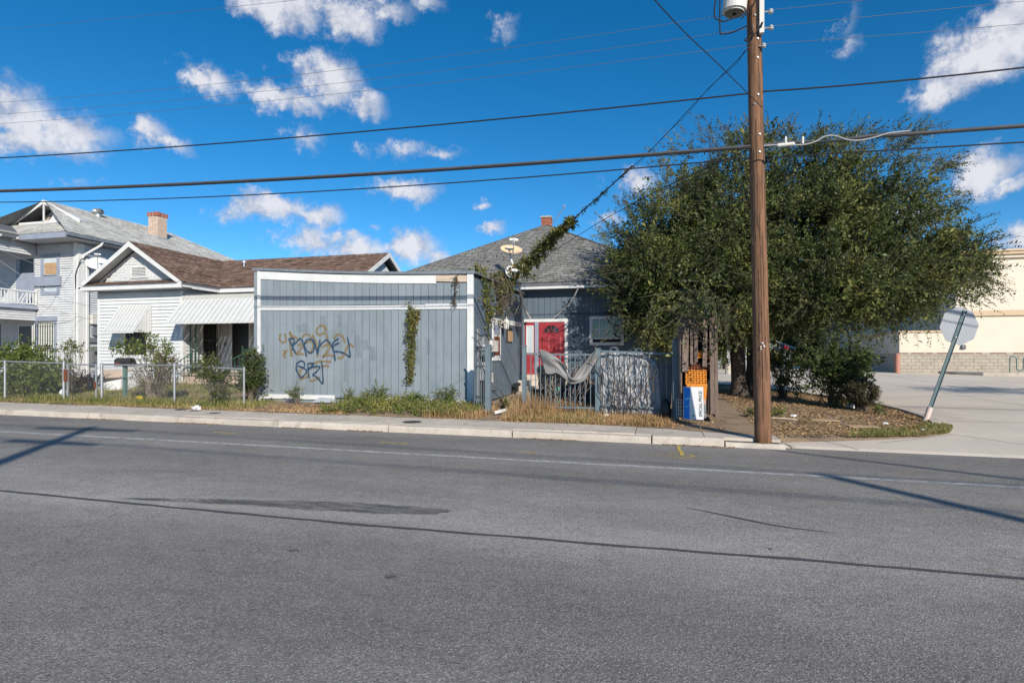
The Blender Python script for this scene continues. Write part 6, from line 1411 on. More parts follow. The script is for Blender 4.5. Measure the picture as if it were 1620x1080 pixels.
def linkmesh(u0, u1, z0f, z1f, parent, v=CV, sp=.075, w=.0035):
    V = []
    H = 1.2
    for s in (1, -1):
        x = u0-H
        while x < u1+H:
            pts = []
            for z_ in (0, H):
                pass
            # clip the diagonal x + s*(z) to the panel
            t0, t1 = 0.0, 1.0; xa, xb = x, x+s*H
            lo_, hi_ = u0, u1
            dx = xb-xa
            ta, tb = sorted(((lo_-xa)/dx, (hi_-xa)/dx)); t0 = max(0, ta); t1 = min(1, tb)
            if t1-t0 > .02:
                for k in range(4):
                    q0 = t0+(t1-t0)*k/4; q1 = t0+(t1-t0)*(k+1)/4
                    ua, ub = xa+dx*q0, xa+dx*q1; za = z0f(ua)+H*q0; zb4 = z0f(ub)+H*q1
                    zm = z1f(ua)
                    if za > zm: continue
                    zb4 = min(zb4, z1f(ub)); o = .004*s
                    V.append([(ua-w/2,v+o,za),(ua+w/2,v+o,za),(ub+w/2,v+o,zb4),(ub-w/2,v+o,zb4)])
            x += sp
    return quads_mesh('wire_mesh', np.array(V), M['galvanised'], parent, kind='stuff')
gz_ = lambda u: ground(u, CV)+.02
linkmesh(cx_(-60), cx_(101), gz_, lambda u: atv(101,574.5,CV).z, cl); linkmesh(cx_(161), cx_(386), gz_, lambda u: atv(276,578,CV).z, cl)
cgate = thing('chain_link_gate', 'small chain-link gate with a rusty latch in the left fence', 'gate', (cx_(130), CV, .3))
a = atv(107, 576, CV-.03); b = atv(152, 576.5, CV-.03); zlo = .34
MB().tube([(a.x,CV-.03,zlo),(a.x,CV-.03,a.z)], .024, 8).build('stile', M['galvanised'], cgate); MB().tube([(b.x,CV-.03,zlo),(b.x,CV-.03,b.z)], .024, 8).build('stile', M['galvanised'], cgate)
for z in (a.z-.01, zlo+.02): MB().tube([(a.x,CV-.03,z),(b.x,CV-.03,z)], .018, 8).build('rail', M['galvanised'], cgate)
linkmesh(a.x, b.x, lambda u: zlo, lambda u: a.z, cgate, CV-.03)
MB().box(a.x-.09, a.x+.03, CV-.075, CV-.055, .8, 1.12).build('latch', M['rust_brown'], cgate); MB().box(b.x-.03, b.x+.03, CV-.07, CV-.055, .62, .8).build('latch', M['rust_brown'], cgate)
# dog house, mailbox, odds and ends in the left yard
dx0, dx1 = atv(139,605,14.6).x, atv(157,605,14.6).x; dz = ground(dx0,14.6)
dg = thing('dog_house', 'small white plank dog house in the left yard by the bungalow', 'dog house', ((dx0+dx1)/2, 15.2, dz))
MB().poly_prism([(dx0,14.6,dz),(dx1,14.6,dz),(dx1,14.6,dz+.42),((dx0+dx1)/2,14.6,dz+.62),(dx0,14.6,dz+.42)], (0,.03,0)).build('front', M['white_siding'], dg)
xe = atv(191,605,15.2).x
MB().hexa([(dx0,14.631,dz),(xe,15.2,dz),(xe,15.9,dz),(dx0,15.4,dz),(dx0,14.631,dz+.42),(xe,15.2,dz+.42),(xe,15.9,dz+.42),(dx0,15.4,dz+.42)]).build('body', M['white_siding'], dg)
MB().hexa([(dx1-.03,14.57,dz+.42),(xe+.06,15.12,dz+.42),(xe+.06,15.6,dz+.66),((dx0+dx1)/2,14.9,dz+.66),(dx1-.03,14.57,dz+.45),(xe+.06,15.12,dz+.45),(xe+.06,15.6,dz+.69),((dx0+dx1)/2,14.9,dz+.69)]).build('roof', M['porch_concrete'], dg)
MB().box((dx0+dx1)/2-.09, (dx0+dx1)/2+.09, 14.585, 14.599, dz+.02, dz+.4).build('doorway_shade', M['dark_stuff'], dg)  # near-black panel stands for the shade inside the doorway
mbp = atv(198, 574, 12.5); mz = ground(mbp.x,12.5)
mbx = thing('mailbox', 'dark metal mailbox on a green post behind the chain-link fence', 'mailbox', (mbp.x,12.5,mz))
prof = [(-.1,-.09),(.1,-.09)] + [(.1*math.cos(a),.04+.1*math.sin(a)) for a in np.linspace(0,math.pi,9)]
MB().poly_prism([(mbp.x-.26,12.5+y,mbp.z+z) for y, z in prof], (.52,0,0)).build('box', M['cast_iron'], mbx); MB().box(mbp.x-.27,mbp.x-.262,12.4,12.6,mbp.z-.08,mbp.z+.1).build('box_door', M['old_steel'], mbx); MB().box(mbp.x-.2,mbp.x-.08,12.385,12.395,mbp.z-.05,mbp.z+.02).build('flag', M['rust_brown'], mbx)
MB().box(mbp.x-.045,mbp.x+.045,12.46,12.54,mz,mbp.z-.09).build('post', M['green_steel'], mbx)
def onground(px, py):
    z = .25
    for _ in range(6): p = atz(px, py, z); z = ground(p.x, p.y)
    return Vector((p.x, p.y, z))
p = onground(129, 628); blob('plastic_jug', 'pale green jug lying in the chain-link gateway', 'jug', (p.x,12.3,p.z), .09,.09,.13, 'teal_glaze' if 'teal_glaze' in M else 'dish_white', 1, .1)
p = onground(220.5, 634); MB().hexa([(p.x-.06,p.y-.05,p.z),(p.x+.06,p.y-.06,p.z),(p.x+.07,p.y+.05,p.z),(p.x-.05,p.y+.06,p.z),(p.x-.055,p.y-.05,p.z+.13),(p.x+.06,p.y-.05,p.z+.10),(p.x+.065,p.y+.05,p.z+.11),(p.x-.05,p.y+.05,p.z+.14)]).build('yellow_carton', M['yellow_plastic'], label='bright yellow carton on the verge before the chain-link fence', cat='carton')
for k, (px, py, s, lab) in enumerate(((27,622,.09,'crumpled white bag under the chain-link fence at far left'),(55,629,.05,'white paper scrap on the left verge'),(155,633,.06,'white scrap at the foot of the gate post'),(311,647,.10,'white crumpled wrapper at the sidewalk edge'),(1348,645,.13,'large crumpled white plastic bag on the island, left of the round bush'),(1362,649,.11,'smaller white plastic bag beside the larger one'),(1255,659,.06,'white scrap on the bare island soil behind the pole'),(1400,671,.06,'white scrap among the grass near the leaning sign'),(958,661,.10,'pale yellow paper on the dry grass before the silver tarp'),(1460,681,.05,'white scrap at the foot of the sign'))):
    p = onground(px, py); blob('litter', lab, 'litter', (p.x,p.y,p.z-.02), s, s*.8, s*.55, 'paper_white', k*3.3, .7)
for k, (px, py, lab) in enumerate(((1237,664,'pale stick lying on the soil right of the pole'), (1365,676,'flat sheet of cardboard in the island grass'), (1305,666,'thin board on the island leaf litter'))):
    p = onground(px, py)
    if k == 0: MB().tube([(p.x-.3,p.y+.05,p.z+.03),(p.x,p.y,p.z+.035),(p.x+.28,p.y-.08,p.z+.02)], .016, 6).build('stick', M['bare_plank'], label=lab, cat='stick')
    else: MB().box(p.x-.28,p.x+.25,p.y-.18,p.y+.12,p.z+.02,p.z+.035).build('board', M['cardboard'], label=lab, cat='board')
stn = onground(497, 640); MB().hexa([(stn.x-.2,13.05,.28),(stn.x+.4,13.05,.28),(stn.x+.4,13.25,.28),(stn.x-.2,13.25,.28),(stn.x-.05,13.08,.38),(stn.x+.3,13.08,.37),(stn.x+.3,13.22,.37),(stn.x-.05,13.22,.39)]).build('stone', M['light_wall'], label='pale bluish stone under the left of the grey wall', cat='stone')
# far sign on its post, concrete foot
fs = atv(1152.5, 560, 36); t_ = thing('lot_sign', 'small white sign on a thin post far across the lot', 'sign', (fs.x,36,lotz(36)))
MB().box(fs.x-.09,fs.x+.09,35.97,35.99,atv(1152,566,36).z,atv(1152,551,36).z).build('panel', M['sign_white'], t_); MB().tube([(fs.x,36.02,lotz(36)),(fs.x,36.02,atv(1152,545,36).z)], .03, 6).build('post', M['galvanised'], t_); MB().lathe((fs.x,36.02,lotz(36)-.05), [(.2,0),(.2,.55),(.16,.6)], 10).build('footing', M['kerb_concrete'], t_)
# person far off in the lot: red cap, grey patterned shirt, seen from behind the shrub
pp = atv(1241, 580, 26.5); pz = lotz(26.5); PH = 1.62
pv_ = [Vector((0,0,.88)), Vector((.01,-.02,1.08)), Vector((.03,-.05,1.28)), Vector((.04,-.07,1.38)), Vector((.05,-.10,1.44))]
J = dict(hip=(0,0,.84), waist=(.01,-.02,1.0), chest=(.02,-.05,1.2), neck=(.03,-.09,1.34), head=(.03,-.12,1.40), lh=(-.09,0,.80), lk=(-.1,-.05,.45), la=(-.11,.05,.07), lt=(-.12,-.1,.03), rh=(.09,0,.80), rk=(.1,-.14,.46), ra=(.1,-.08,.07), rt=(.11,-.23,.03),
         ls=(-.18,-.06,1.27), le=(-.25,-.02,1.02), lw=(-.22,-.16,.84), lhd=(-.2,-.22,.77), rs=(.2,-.06,1.27), re=(.26,.0,1.02), rw=(.22,-.16,.86), rhd=(.2,-.22,.79))
E = [('hip','waist'),('waist','chest'),('chest','neck'),('neck','head'),('hip','lh'),('lh','lk'),('lk','la'),('la','lt'),('hip','rh'),('rh','rk'),('rk','ra'),('ra','rt'),('chest','ls'),('ls','le'),('le','lw'),('lw','lhd'),('chest','rs'),('rs','re'),('re','rw'),('rw','rhd')]
rad = dict(hip=.15,waist=.15,chest=.17,neck=.065,head=.06,lh=.1,lk=.065,la=.05,lt=.04,rh=.1,rk=.065,ra=.05,rt=.04,ls=.08,le=.055,lw=.04,lhd=.035,rs=.08,re=.055,rw=.04,rhd=.035)
names = list(J); me = bpy.data.meshes.new('person_body'); me.from_pydata([J[k] for k in names], [(names.index(a), names.index(b)) for a, b in E], [])
per = thing('person', 'person in a red cap and grey shirt walking in the lot behind shrubs', 'person', (pp.x, 26.5, pz))
body = bpy.data.objects.new('body', me); COL.objects.link(body); body.parent = per; ORG['body'] = ORG[per.name]
sk = body.modifiers.new('skin', 'SKIN'); sv_ = me.skin_vertices[0].data
for i, k in enumerate(names): sv_[i].radius = (rad[k], rad[k]*.8); sv_[i].use_root = (k == 'hip')
body.modifiers.new('smooth', 'SUBSURF').levels = 2; body.modifiers['smooth'].render_levels = 2; me.materials.append(M['grey_cloth'])
o_ = Vector((pp.x, 26.5, pz))
hc = o_+Vector((.03,-.13,1.50)); hd = MB()
for i in range(11):
    for j in range(16):
        t, ph = math.pi*i/10, 2*math.pi*j/16; x = .075*math.sin(t)*math.cos(ph); y = .095*math.sin(t)*math.sin(ph); z = .115*math.cos(t)
        if abs(math.cos(ph)) < .35 and math.sin(ph) < 0 and 1.5 < t < 1.9: y -= .022
        hd.v.append((hc.x+x, hc.y+y, hc.z+z))
for i in range(10):
    for j in range(16): hd.f.append((i*16+j, (i+1)*16+j, (i+1)*16+(j+1) % 16, i*16+(j+1) % 16))
head = hd.build('head', M['skin'], per, smooth=True)
cap = MB().lathe(hc+Vector((0,0,.02)), [(.102,0),(.104,.05),(.085,.1),(.05,.125),(.01,.132)], 16).build('cap', M['red_cloth'], per, smooth=True); MB().hexa([hc+Vector(q) for q in ((-.07,-.08,.02),(.07,-.08,.02),(.05,-.2,.0),(-.05,-.2,.0),(-.07,-.08,.035),(.07,-.08,.035),(.05,-.2,.012),(-.05,-.2,.012))]).build('cap_brim', M['red_cloth'], cap)
for s in (-1, 1): MB().lathe(hc+Vector((s*.075,.0,-.01)), [(.02,-.01),(.028,0),(.02,.01)], 8, (1,0,0)).build('ear', M['skin'], head)
tr_ = MB()
for s in ('l', 'r'): tr_.tube([o_+Vector(J[s+'h']), o_+Vector(J[s+'k']), o_+Vector(J[s+'a'])], [.115,.085,.075], 12)
tr_.build('trousers', M['dark_cloth'], per, smooth=True)
# ---------------------------------------------------------------- vegetation
def noise_arr(P, f, seed=0): return np.array([mnoise.noise((float(p[0])*f+seed, float(p[1])*f, float(p[2])*f)) for p in P])
def ell_points(rg, ells, n, shell=.5, freq=.6, thr=-.25, seed=0):
    """cluster centres and outward directions in a union of ellipsoids (cx,cy,cz,rx,ry,rz)"""
    E_ = np.array(ells, float); vol = E_[:,3]*E_[:,4]*E_[:,5]; pr = vol**.8; pr /= pr.sum(); P = []; O = []
    while len(P) < n:
        k = rg.choice(len(E_), p=pr); d = rg.normal(size=3); d /= np.linalg.norm(d); f = (shell + (1-shell)*rg.random())
        p = E_[k,:3] + d*E_[k,3:]*f
        if mnoise.noise((p[0]*freq+seed, p[1]*freq, p[2]*freq)) < thr: continue
        P.append(p); q = d/E_[k,3:]; O.append(q/np.linalg.norm(q))
    return np.array(P), np.array(O)
def sprays(rg, C, O, twigs, leaves, tl, ls, up=.25, spread=.75, aspect=.5, bias=(0,0,0), flat=.35, jitter=.25, face=0.0):
    """leafy twigs growing from every cluster centre: returns leaf quads and twig segments"""
    m = len(C); S = np.repeat(C, twigs, 0) + rg.normal(size=(m*twigs,3))*tl*jitter
    D = unit(np.repeat(O, twigs, 0) + rg.normal(size=(m*twigs,3))*spread + np.array([0,0,up]) + np.array(bias))
    L = tl*(.5+rg.random((m*twigs,1)))
    t = np.tile((np.arange(leaves)+.5)/leaves, m*twigs)[:,None]
    S2 = np.repeat(S, leaves, 0); D2 = np.repeat(D, leaves, 0); L2 = np.repeat(L, leaves, 0)
    sidev = rg.normal(size=(len(S2),3)); ax = unit(D2*.6 + unit(np.cross(D2, sidev))*.9)
    cen = S2 + D2*L2*t + ax*ls*.5 - np.array([0,0,1.0])*L2*t*t*.12
    nb = np.repeat(np.repeat(O, twigs, 0), leaves, 0)*face if face else None
    return leaves_geo(cen, ax, ls, aspect, rg, flat, nb), S, S+D*L
def twig_mesh(name, A_, B_, r, mat, parent):
    """thin three-sided twigs"""
    d = unit(B_-A_); x = unit(np.cross(d, np.array([.3,.5,.8]))); y = np.cross(d, x); V = []
    for k in range(3):
        a0, a1 = 2.094*k, 2.094*(k+1); p0 = x*math.cos(a0)+y*math.sin(a0); p1 = x*math.cos(a1)+y*math.sin(a1)
        V.append(np.stack([A_+p0*r, A_+p1*r, B_+p1*r*.4, B_+p0*r*.4], 1))
    return quads_mesh(name, np.concatenate(V), mat, parent)
def tints(rg, V, mean=.45, sd=.2, freq=.8, seed=0, clump=.25):
    c = V[:,0,:]; k = max(1, len(c)//4000); sub = c[::k]
    # smooth clump tint from a few sines: cheap and continuous
    f = freq; w = np.sin(c[:,0]*f*2.1+seed)+np.sin(c[:,1]*f*1.7+c[:,2]*f*1.3+seed*2)+np.sin((c[:,0]+c[:,2])*f*3.3+seed)
    return np.clip(mean + clump*w/3 + rg.normal(size=len(c))*sd, 0, 1)
def branch_mesh(parent, limbs, name='limb', mat='bark'):
    for pts, r0_, r1_ in limbs:
        P3 = smooth_path(pts, 6); n_ = len(P3); MB().tube(P3, [r0_+(r1_-r0_)*k/(n_-1) for k in range(n_)], 8).build(name, M[mat], parent, smooth=True)

# ---- the big tree behind the pole
rg = np.random.default_rng(21)
TB = onground(1171, 626); TBx, TBy, TBz = TB.x, TB.y, ground(TB.x, TB.y)
tree = thing('oak_tree', 'broad dark green tree with two trunks filling the corner behind the pole', 'tree', (TBx, TBy, TBz))
def cp(px, py, dv=0): p = atv(px, py, TBy+dv); return p
def ellp(px, py, hw, hh, dv, dr): p = cp(px, py, dv); D = (p-CAM).dot(Vector((-ST,CT,0))); return (p.x, p.y, p.z, hw*D/FPX, dr, hh*D/FPX)
ells = [ellp(1170,410,160,120,.3,3.0), ellp(1310,405,155,105,.2,3.0), ellp(1060,425,100,90,-.6,2.4), ellp(1420,430,105,72,.6,2.4), ellp(1230,310,140,75,.3,2.4), ellp(1360,325,90,58,.3,1.9),
        ellp(1100,340,80,58,0,2.0), ellp(1042,470,72,46,-1.4,1.6), ellp(1150,470,110,48,-1.5,1.8), ellp(1300,465,110,45,-1.6,1.7), ellp(1400,455,75,42,-1.0,1.7), ellp(1480,425,52,34,.6,1.5), ellp(1190,250,55,28,.3,1.2), ellp(1300,270,70,30,.3,1.4), ellp(1010,425,46,56,-1.0,1.4), ellp(1240,490,50,22,-.8,1.0), ellp(1060,520,60,30,-.2,1.4), ellp(1120,515,50,30,.2,1.2), ellp(1045,505,42,30,-1.5,1.0)]
C1, O1 = ell_points(rg, ells, 2100, .5, 1.1, -.03, 3)
kz = rg.random(len(C1)) < np.clip(1.3-.15*(C1[:,2]-4.2), .3, 1); C1, O1 = C1[kz], O1[kz]
Lf, S1, E1 = sprays(rg, C1, O1, 9, 12, .46, .077, up=.2, face=.9, spread=.6, bias=(.12,0,.05), aspect=.48)
C2, O2 = ell_points(rg, ells, 520, .96, .75, -.3, 3)                 # feathery sprays standing out of the outline
Lf2, S2, E2 = sprays(rg, C2, O2, 5, 17, .7, .078, up=.14, face=.7, spread=.28, bias=(.22,0,.1), aspect=.45, jitter=.12)
C4, O4 = ell_points(rg, ells, 1100, .15, .6, -.5, 5)
kz = rg.random(len(C4)) < np.clip(1.35-.22*(C4[:,2]-4.2), .12, 1); C4, O4 = C4[kz], O4[kz]
Lf4, S4, E4 = sprays(rg, C4, O4, 5, 9, .6, .125, up=.1, spread=.9)
hang = []
for px, py in ((985,505),(1015,530),(1040,515),(1300,530),(1330,535),(1360,525),(1260,515),(1225,520),(1085,498),(1100,502),(1120,498),(1135,500),(1545,440),(1530,405),(1000,560) if False else (1030,540),(1065,525),(1120,515),(1160,520)):
    for _ in range(4): q = cp(px+rg.normal()*10, py+rg.normal()*9, -1.9+rg.normal()*.3); hang.append(q)
for px in range(1076, 1142, 5):
    for _ in range(2): q = atv(px+rg.normal()*3, 484+rg.normal()*7, 11.8+rg.normal()*.15); hang.append(q)
Lf3, S3, E3 = sprays(rg, np.array([list(q) for q in hang]), np.tile([[.0,-.3,-.5]],(len(hang),1)), 4, 10, .6, .075, up=-.2, spread=.8)
top = []
for px, py, dx_, dy_ in ((1195,225,-8,-28),(1130,235,-18,-24),(1285,228,14,-22),(1330,228,22,-20),(1400,228,40,-22),(1430,222,30,-22),(1410,235,34,-18),(1470,270,40,-10),(1465,275,34,-14),(1060,268,-24,-24),(1090,250,-16,-26),(1240,222,4,-24),(1160,230,-4,-24),(1480,340,36,-10),(1480,315,40,-14),(1525,405,36,2),(1535,432,30,4),(1525,460,34,8),(1010,330,-30,-14),(985,370,-22,-8),(1495,370,36,-6),(1360,225,26,-20),(1415,255,34,-14)):
    for k in range(4):
        a = cp(px+rg.normal()*7, py+rg.normal()*7, .2+rg.normal()*.5); b = cp(px+dx_*1.25+rg.normal()*12, py+dy_*1.15+rg.normal()*9, .2+rg.normal()*.5)
        for q in range(4): top.append((a.lerp(b, q/4), (b-a).normalized()))
Lf5, S5, E5 = sprays(rg, np.array([list(t[0]) for t in top]), np.array([list(t[1]) for t in top]), 3, 9, .42, .066, up=.0, spread=.35, aspect=.45, jitter=.2)
LA = np.concatenate([Lf, Lf2, Lf3, Lf4, Lf5])
crown = quads_mesh('crown', LA, M['leaf_tree'], tree, tint=tints(rg, LA, .42, .2, 1.25, 1, .5))
twig_mesh('twigs', np.concatenate([S1[::2], S2, S3, S4[::3], S5]), np.concatenate([E1[::2], E2, E3, E4[::3], E5]), .006, M['twig'], crown)
def trunk(name, base, pts, r0_, r1_):
    P3 = smooth_path([base]+pts, 8); n_ = len(P3); mb = MB()
    for k, p in enumerate(P3): pass
    rr_ = [(r0_+(r1_-r0_)*k/(n_-1))*(1+.35*max(0,1-k/5)) for k in range(n_)]; mb.tube(P3, rr_, 14); o = mb.build(name, M['bark'], tree, smooth=True)
    for v in o.data.vertices:
        c_ = v.co; f = 1+.0; nn_ = mnoise.noise((c_.x*4, c_.y*4, c_.z*1.3)); v.co.x += .03*nn_; v.co.y += .03*mnoise.noise((c_.y*4, c_.x*4, c_.z*1.3+7))
    return o
b1 = Vector((TBx-.02, TBy, TBz-.05)); b2 = Vector(atv(1188,620,TBy+.5)); b2.z = ground(b2.x,b2.y)-.05
trunk('trunk', b1, [cp(1168,580,0), cp(1166,520,0), cp(1160,450,0), cp(1150,380,.1)], .24, .13); trunk('trunk', b2, [cp(1189,580,.5), cp(1192,520,.5), cp(1215,450,.5), cp(1260,370,.6)], .17, .1)
limbs = []
for (s_, e_, r_) in (((1166,500),(1060,420),.08),((1164,490),(1100,340),.08),((1160,450),(1180,300),.08),((1195,500),(1330,400),.09),((1215,450),(1240,280),.07),((1205,470),(1420,440),.07),((1160,450),(1010,470),.06),((1260,370),(1390,290),.06),((1200,490),(1300,490),.06),((1165,500),(1130,490),.06),((1300,400),(1500,415),.05),((1150,380),(1120,260),.05),((1260,370),(1330,230),.05),((1150,470),(1105,500),.05)):
    a = cp(*s_, .2); b = cp(*e_, rg.normal()*.6); md = a.lerp(b, .5)+Vector((rg.normal()*.2, rg.normal()*.2, .15)); limbs.append(([a, md, b], r_, .02))
branch_mesh(tree, limbs)
ends = np.array([list(l[0][-1]) for l in limbs] + [list(l[0][1]) for l in limbs]); near = ends[np.argmin(((C1[:,None,:]-ends[None])**2).sum(-1), 1)]
twig_mesh('small_branches', near[::2], C1[::2], .014, M['bark'], tree)

# ---- shrubs and plants
def shrub(name, label, base, ells_, n, twigs, leaves, tl, ls, mat, stems=6, mean=.5, seed=0, up=.3, shell=.35, aspect=.55, cat='shrub', stem_mat='twig', thr=-.3, spread=.75, group=None, freq=1.6):
    rg_ = np.random.default_rng(100+seed); t_ = thing(name, label, cat, base, group)
    C_, O_ = ell_points(rg_, ells_, n, shell, freq, thr, seed); L_, a, b = sprays(rg_, C_, O_, twigs, leaves, tl, ls, up=up, aspect=aspect, spread=spread)
    fo = quads_mesh('foliage', L_, M[mat], t_, tint=tints(rg_, L_, mean, .2, 1.5, seed, .2)); twig_mesh('twigs', a, b, .004, M[stem_mat], t_)
    k = min(len(C_), 14*stems); B_ = np.tile(np.array([list(base)]), (k,1)) + rg_.normal(size=(k,3))*np.array([.06,.06,0]); sel = C_[rg_.choice(len(C_), k)]
    mid = B_*.5+sel*.5+rg_.normal(size=(k,3))*.06; twig_mesh('stems', B_, mid, .013, M[stem_mat], t_); twig_mesh('stems', mid, sel, .008, M[stem_mat], t_)
    return t_
def E_at(px, py, hw, hh, v, dr=None): p = atv(px, py, v); D = (p-CAM).dot(Vector((-ST,CT,0))); return (p.x, p.y, p.z, hw*D/FPX, dr or hw*D/FPX*.8, hh*D/FPX)
def G(px, v): x = atv(px, 600, v).x; return (x, v, ground(x, v))
shrub('leafy_shrub', 'lush green shrub spilling over the chain-link fence at far left', G(30,12.9), [E_at(5,580,60,36,12.9,.8), E_at(62,585,42,26,12.7,.6), E_at(35,563,38,16,12.8,.6), E_at(40,605,48,20,12.8,.6)], 210, 4, 8, .28, .085, 'leaf_bright', seed=1, mean=.5)
shrub('leafy_shrub', 'thin straggly branch with few leaves before the meter wall', G(110,13.2), [E_at(106,560,18,12,13.2,.3), E_at(122,552,14,8,13.2,.3)], 26, 3, 4, .22, .075, 'leaf_bright', seed=2, mean=.5)
shrub('purple_plant', 'low purple-leaved plant along the foot of the two-storey house', G(90,14.2), [E_at(78,600,26,10,14.2,.4), E_at(128,604,20,8,14.2,.3)], 60, 4, 8, .3, .06, 'leaf_purple', seed=3, cat='plant')
shrub('leafy_shrub', 'tall leggy shrub with olive lower leaves before the bungalow window', G(247,12.6), [E_at(245,560,20,22,12.6,.4), E_at(205,552,20,8,12.6,.25), E_at(262,572,10,14,12.6,.25), E_at(238,543,10,7,12.6,.2)], 52, 4, 6, .24, .075, 'leaf_bright', seed=4, mean=.55)
shrub('dry_shrub', 'dry twiggy olive shrub under the tall leggy one', G(245,12.5), [E_at(246,598,26,20,12.5,.4), E_at(262,580,12,16,12.5,.3)], 70, 5, 4, .28, .05, 'leaf_olive', seed=5, stem_mat='dry_twig')
shrub('climbing_shrub', 'dark green creeper climbing the chain-link fence before the porch', G(345,11.95), [E_at(325,582,20,14,12.0,.2), E_at(345,600,20,26,12.0,.18), E_at(352,622,9,14,11.95,.15), E_at(310,590,9,9,12.0,.15)], 95, 4, 7, .18, .06, 'leaf_dark', seed=6)
shrub('climbing_shrub', 'dark green bush pressed against the left corner of the grey wall', G(396,12.8), [E_at(396,600,13,24,12.8,.3), E_at(402,622,12,14,12.8,.3), E_at(401,572,6,16,12.9,.2)], 120, 4, 7, .2, .065, 'leaf_dark', seed=7)
shrub('young_tree', 'thin-stemmed dark shrub on the island right behind the pole', G(1238,18.2), [E_at(1238,580,20,24,18.2,.5), E_at(1255,600,14,18,18.2,.4), E_at(1222,570,12,12,18.2,.4)], 48, 4, 6, .32, .11, 'leaf_dark', seed=8, stem_mat='bark', mean=.35)
shrub('leafy_shrub', 'large leafy shrub on the island with bare lower stems', G(1315,16.4), [E_at(1318,585,34,20,16.4,.8), E_at(1345,572,28,16,16.4,.7), E_at(1305,565,22,14,16.4,.7), E_at(1345,600,18,12,16.2,.6), E_at(1300,606,22,14,16.3,.6)], 150, 4, 9, .36, .095, 'leaf_dark', seed=9, mean=.45)
shrub('round_bush', 'small round clipped brownish bush on the island edge', G(1362,15.6), [E_at(1362,620,20,18,15.6,.38)], 260, 4, 8, .1, .035, 'leaf_olive', seed=10, shell=.8, up=.1, mean=.4, thr=-.6)
for k, (px, py, s, lab) in enumerate(((1190,655,.16,'small green weed at the left foot of the pole'),(1229,656,.15,'small yellow-green weed right of the pole'),(1392,650,.16,'small green weed near the island kerb'),(1330,640,.2,'low green weed below the large leafy shrub'),(800,640,.2,'small green weed by the open gate'),(1000,655,.13,'green sprig at the foot of the silver tarp'))):
    p = onground(px, py+4); shrub('weed', lab, tuple(p), [(p.x,p.y,p.z+s*.5,s*.8,s*.6,s*.5)], 16, 3, 5, .12, .05, 'leaf_bright', stems=1, seed=20+k, cat='weed', mean=.6)
# ---- weeds along the foot of the grey wall
wg = np.random.default_rng(77); pc_ = []
for _ in range(520):
    px = 535+wg.random()*225; hh = .20*math.exp(-((px-610)/75)**2)+.12+.06*math.sin(px*.1)
    u = atv(px, 640, 12.4).x; v = 11.3+wg.random()**.8*1.85; pc_.append((u, v, ground(u,v)+wg.random()*hh*(.45+.4*(v-11.3)/1.8)))
pc_ = np.array(pc_); Lw, a, b = sprays(wg, pc_, np.tile([[0,-.2,.5]],(len(pc_),1)), 5, 7, .14, .045, up=.4, spread=.9, face=.5)
wd = thing('weed_bank', 'thick green weeds growing along the foot of the grey graffiti wall', 'weeds', (-6, 12.2, .3)); tag(wd, kind='stuff')
quads_mesh('foliage', Lw, M['leaf_bright'], wd, tint=tints(wg, Lw, .62, .22, 2.0, 2, .3)); twig_mesh('stems', a[::2], b[::2], .004, M['dry_twig'], wd)
for k, (px, hgt) in enumerate(((600,.55),(555,.35),(468,.45),(580,.35),(700,.45),(712,.5))):
    p = G(px, 13.0); shrub('weed', ['tall spiky weed before the middle of the grey wall','curled weed left of the wall middle','leafy weed by the short bottom trim','weed spike rising over the weed bank','thin dark weed near the right of the grey wall','arching weed stalks at the right of the grey wall'][k], p, [(p[0],13.0,p[2]+hgt*.55,.12,.1,hgt*.5)], 22, 3, 5, .14, .05, 'leaf_bright', stems=1, seed=40+k, cat='weed', mean=.5)
# ---- vines
def vine(name, label, spine, widths, n, ls, mat, v_dep, seed, density=7, mean=.55, drop=.5, cat='vine', tl=.15):
    rg_ = np.random.default_rng(200+seed); t_ = thing(name, label, cat, tuple(spine[-1])); S_ = smooth_path(spine, 10); m_ = len(S_); cs = []
    W_ = np.interp(np.linspace(0,1,m_), np.linspace(0,1,len(widths)), widths)*(.7+.9*np.abs(np.sin(np.arange(m_)*.55+seed)))
    for k in range(n):
        i = rg_.integers(0, m_); p = S_[i]; w = W_[i]; cs.append((p.x+rg_.normal()*w*.5, p.y+rg_.normal()*v_dep*w, p.z+rg_.normal()*w*.5-abs(rg_.normal())*w*drop))
    cs = np.array(cs); L_, a, b = sprays(rg_, cs, np.tile([[0,-.5,-.1]],(len(cs),1)), 3, density, tl, ls, up=-.15, spread=.9, aspect=.75)
    quads_mesh('foliage', L_, M[mat], t_, tint=tints(rg_, L_, mean, .22, 1.6, seed, .25)); twig_mesh('twigs', a, b, .004, M['dry_twig'], t_); MB().tube(S_, .014, 5).build('stem', M['bark'], t_)
    return t_
vine('wall_vine', 'narrow vine hanging down the grey wall from the middle trim', [atv(650,489,AV-.07), atv(652,520,AV-.07), atv(651,560,AV-.07), atv(648,602,AV-.07)], [.085,.055,.04,.02], 190, .045, 'leaf_vine', .12, 1, 4, drop=.1, tl=.1)
vine('wall_vine', 'short dry vine strand hanging from the bare top trim', [atv(722,437,AV-.07), atv(720,460,AV-.07), atv(719,485,AV-.07)], [.03,.02,.01], 22, .035, 'leaf_olive', .1, 2, 3, drop=.2, tl=.08)
vine('wall_vine', 'small vine tuft branching right from the narrow wall vine', [atv(661,492,AV-.07), atv(658,508,AV-.07), atv(653,520,AV-.07)], [.03,.03,.03], 34, .045, 'leaf_vine', .12, 21, 4, drop=.1, tl=.09)
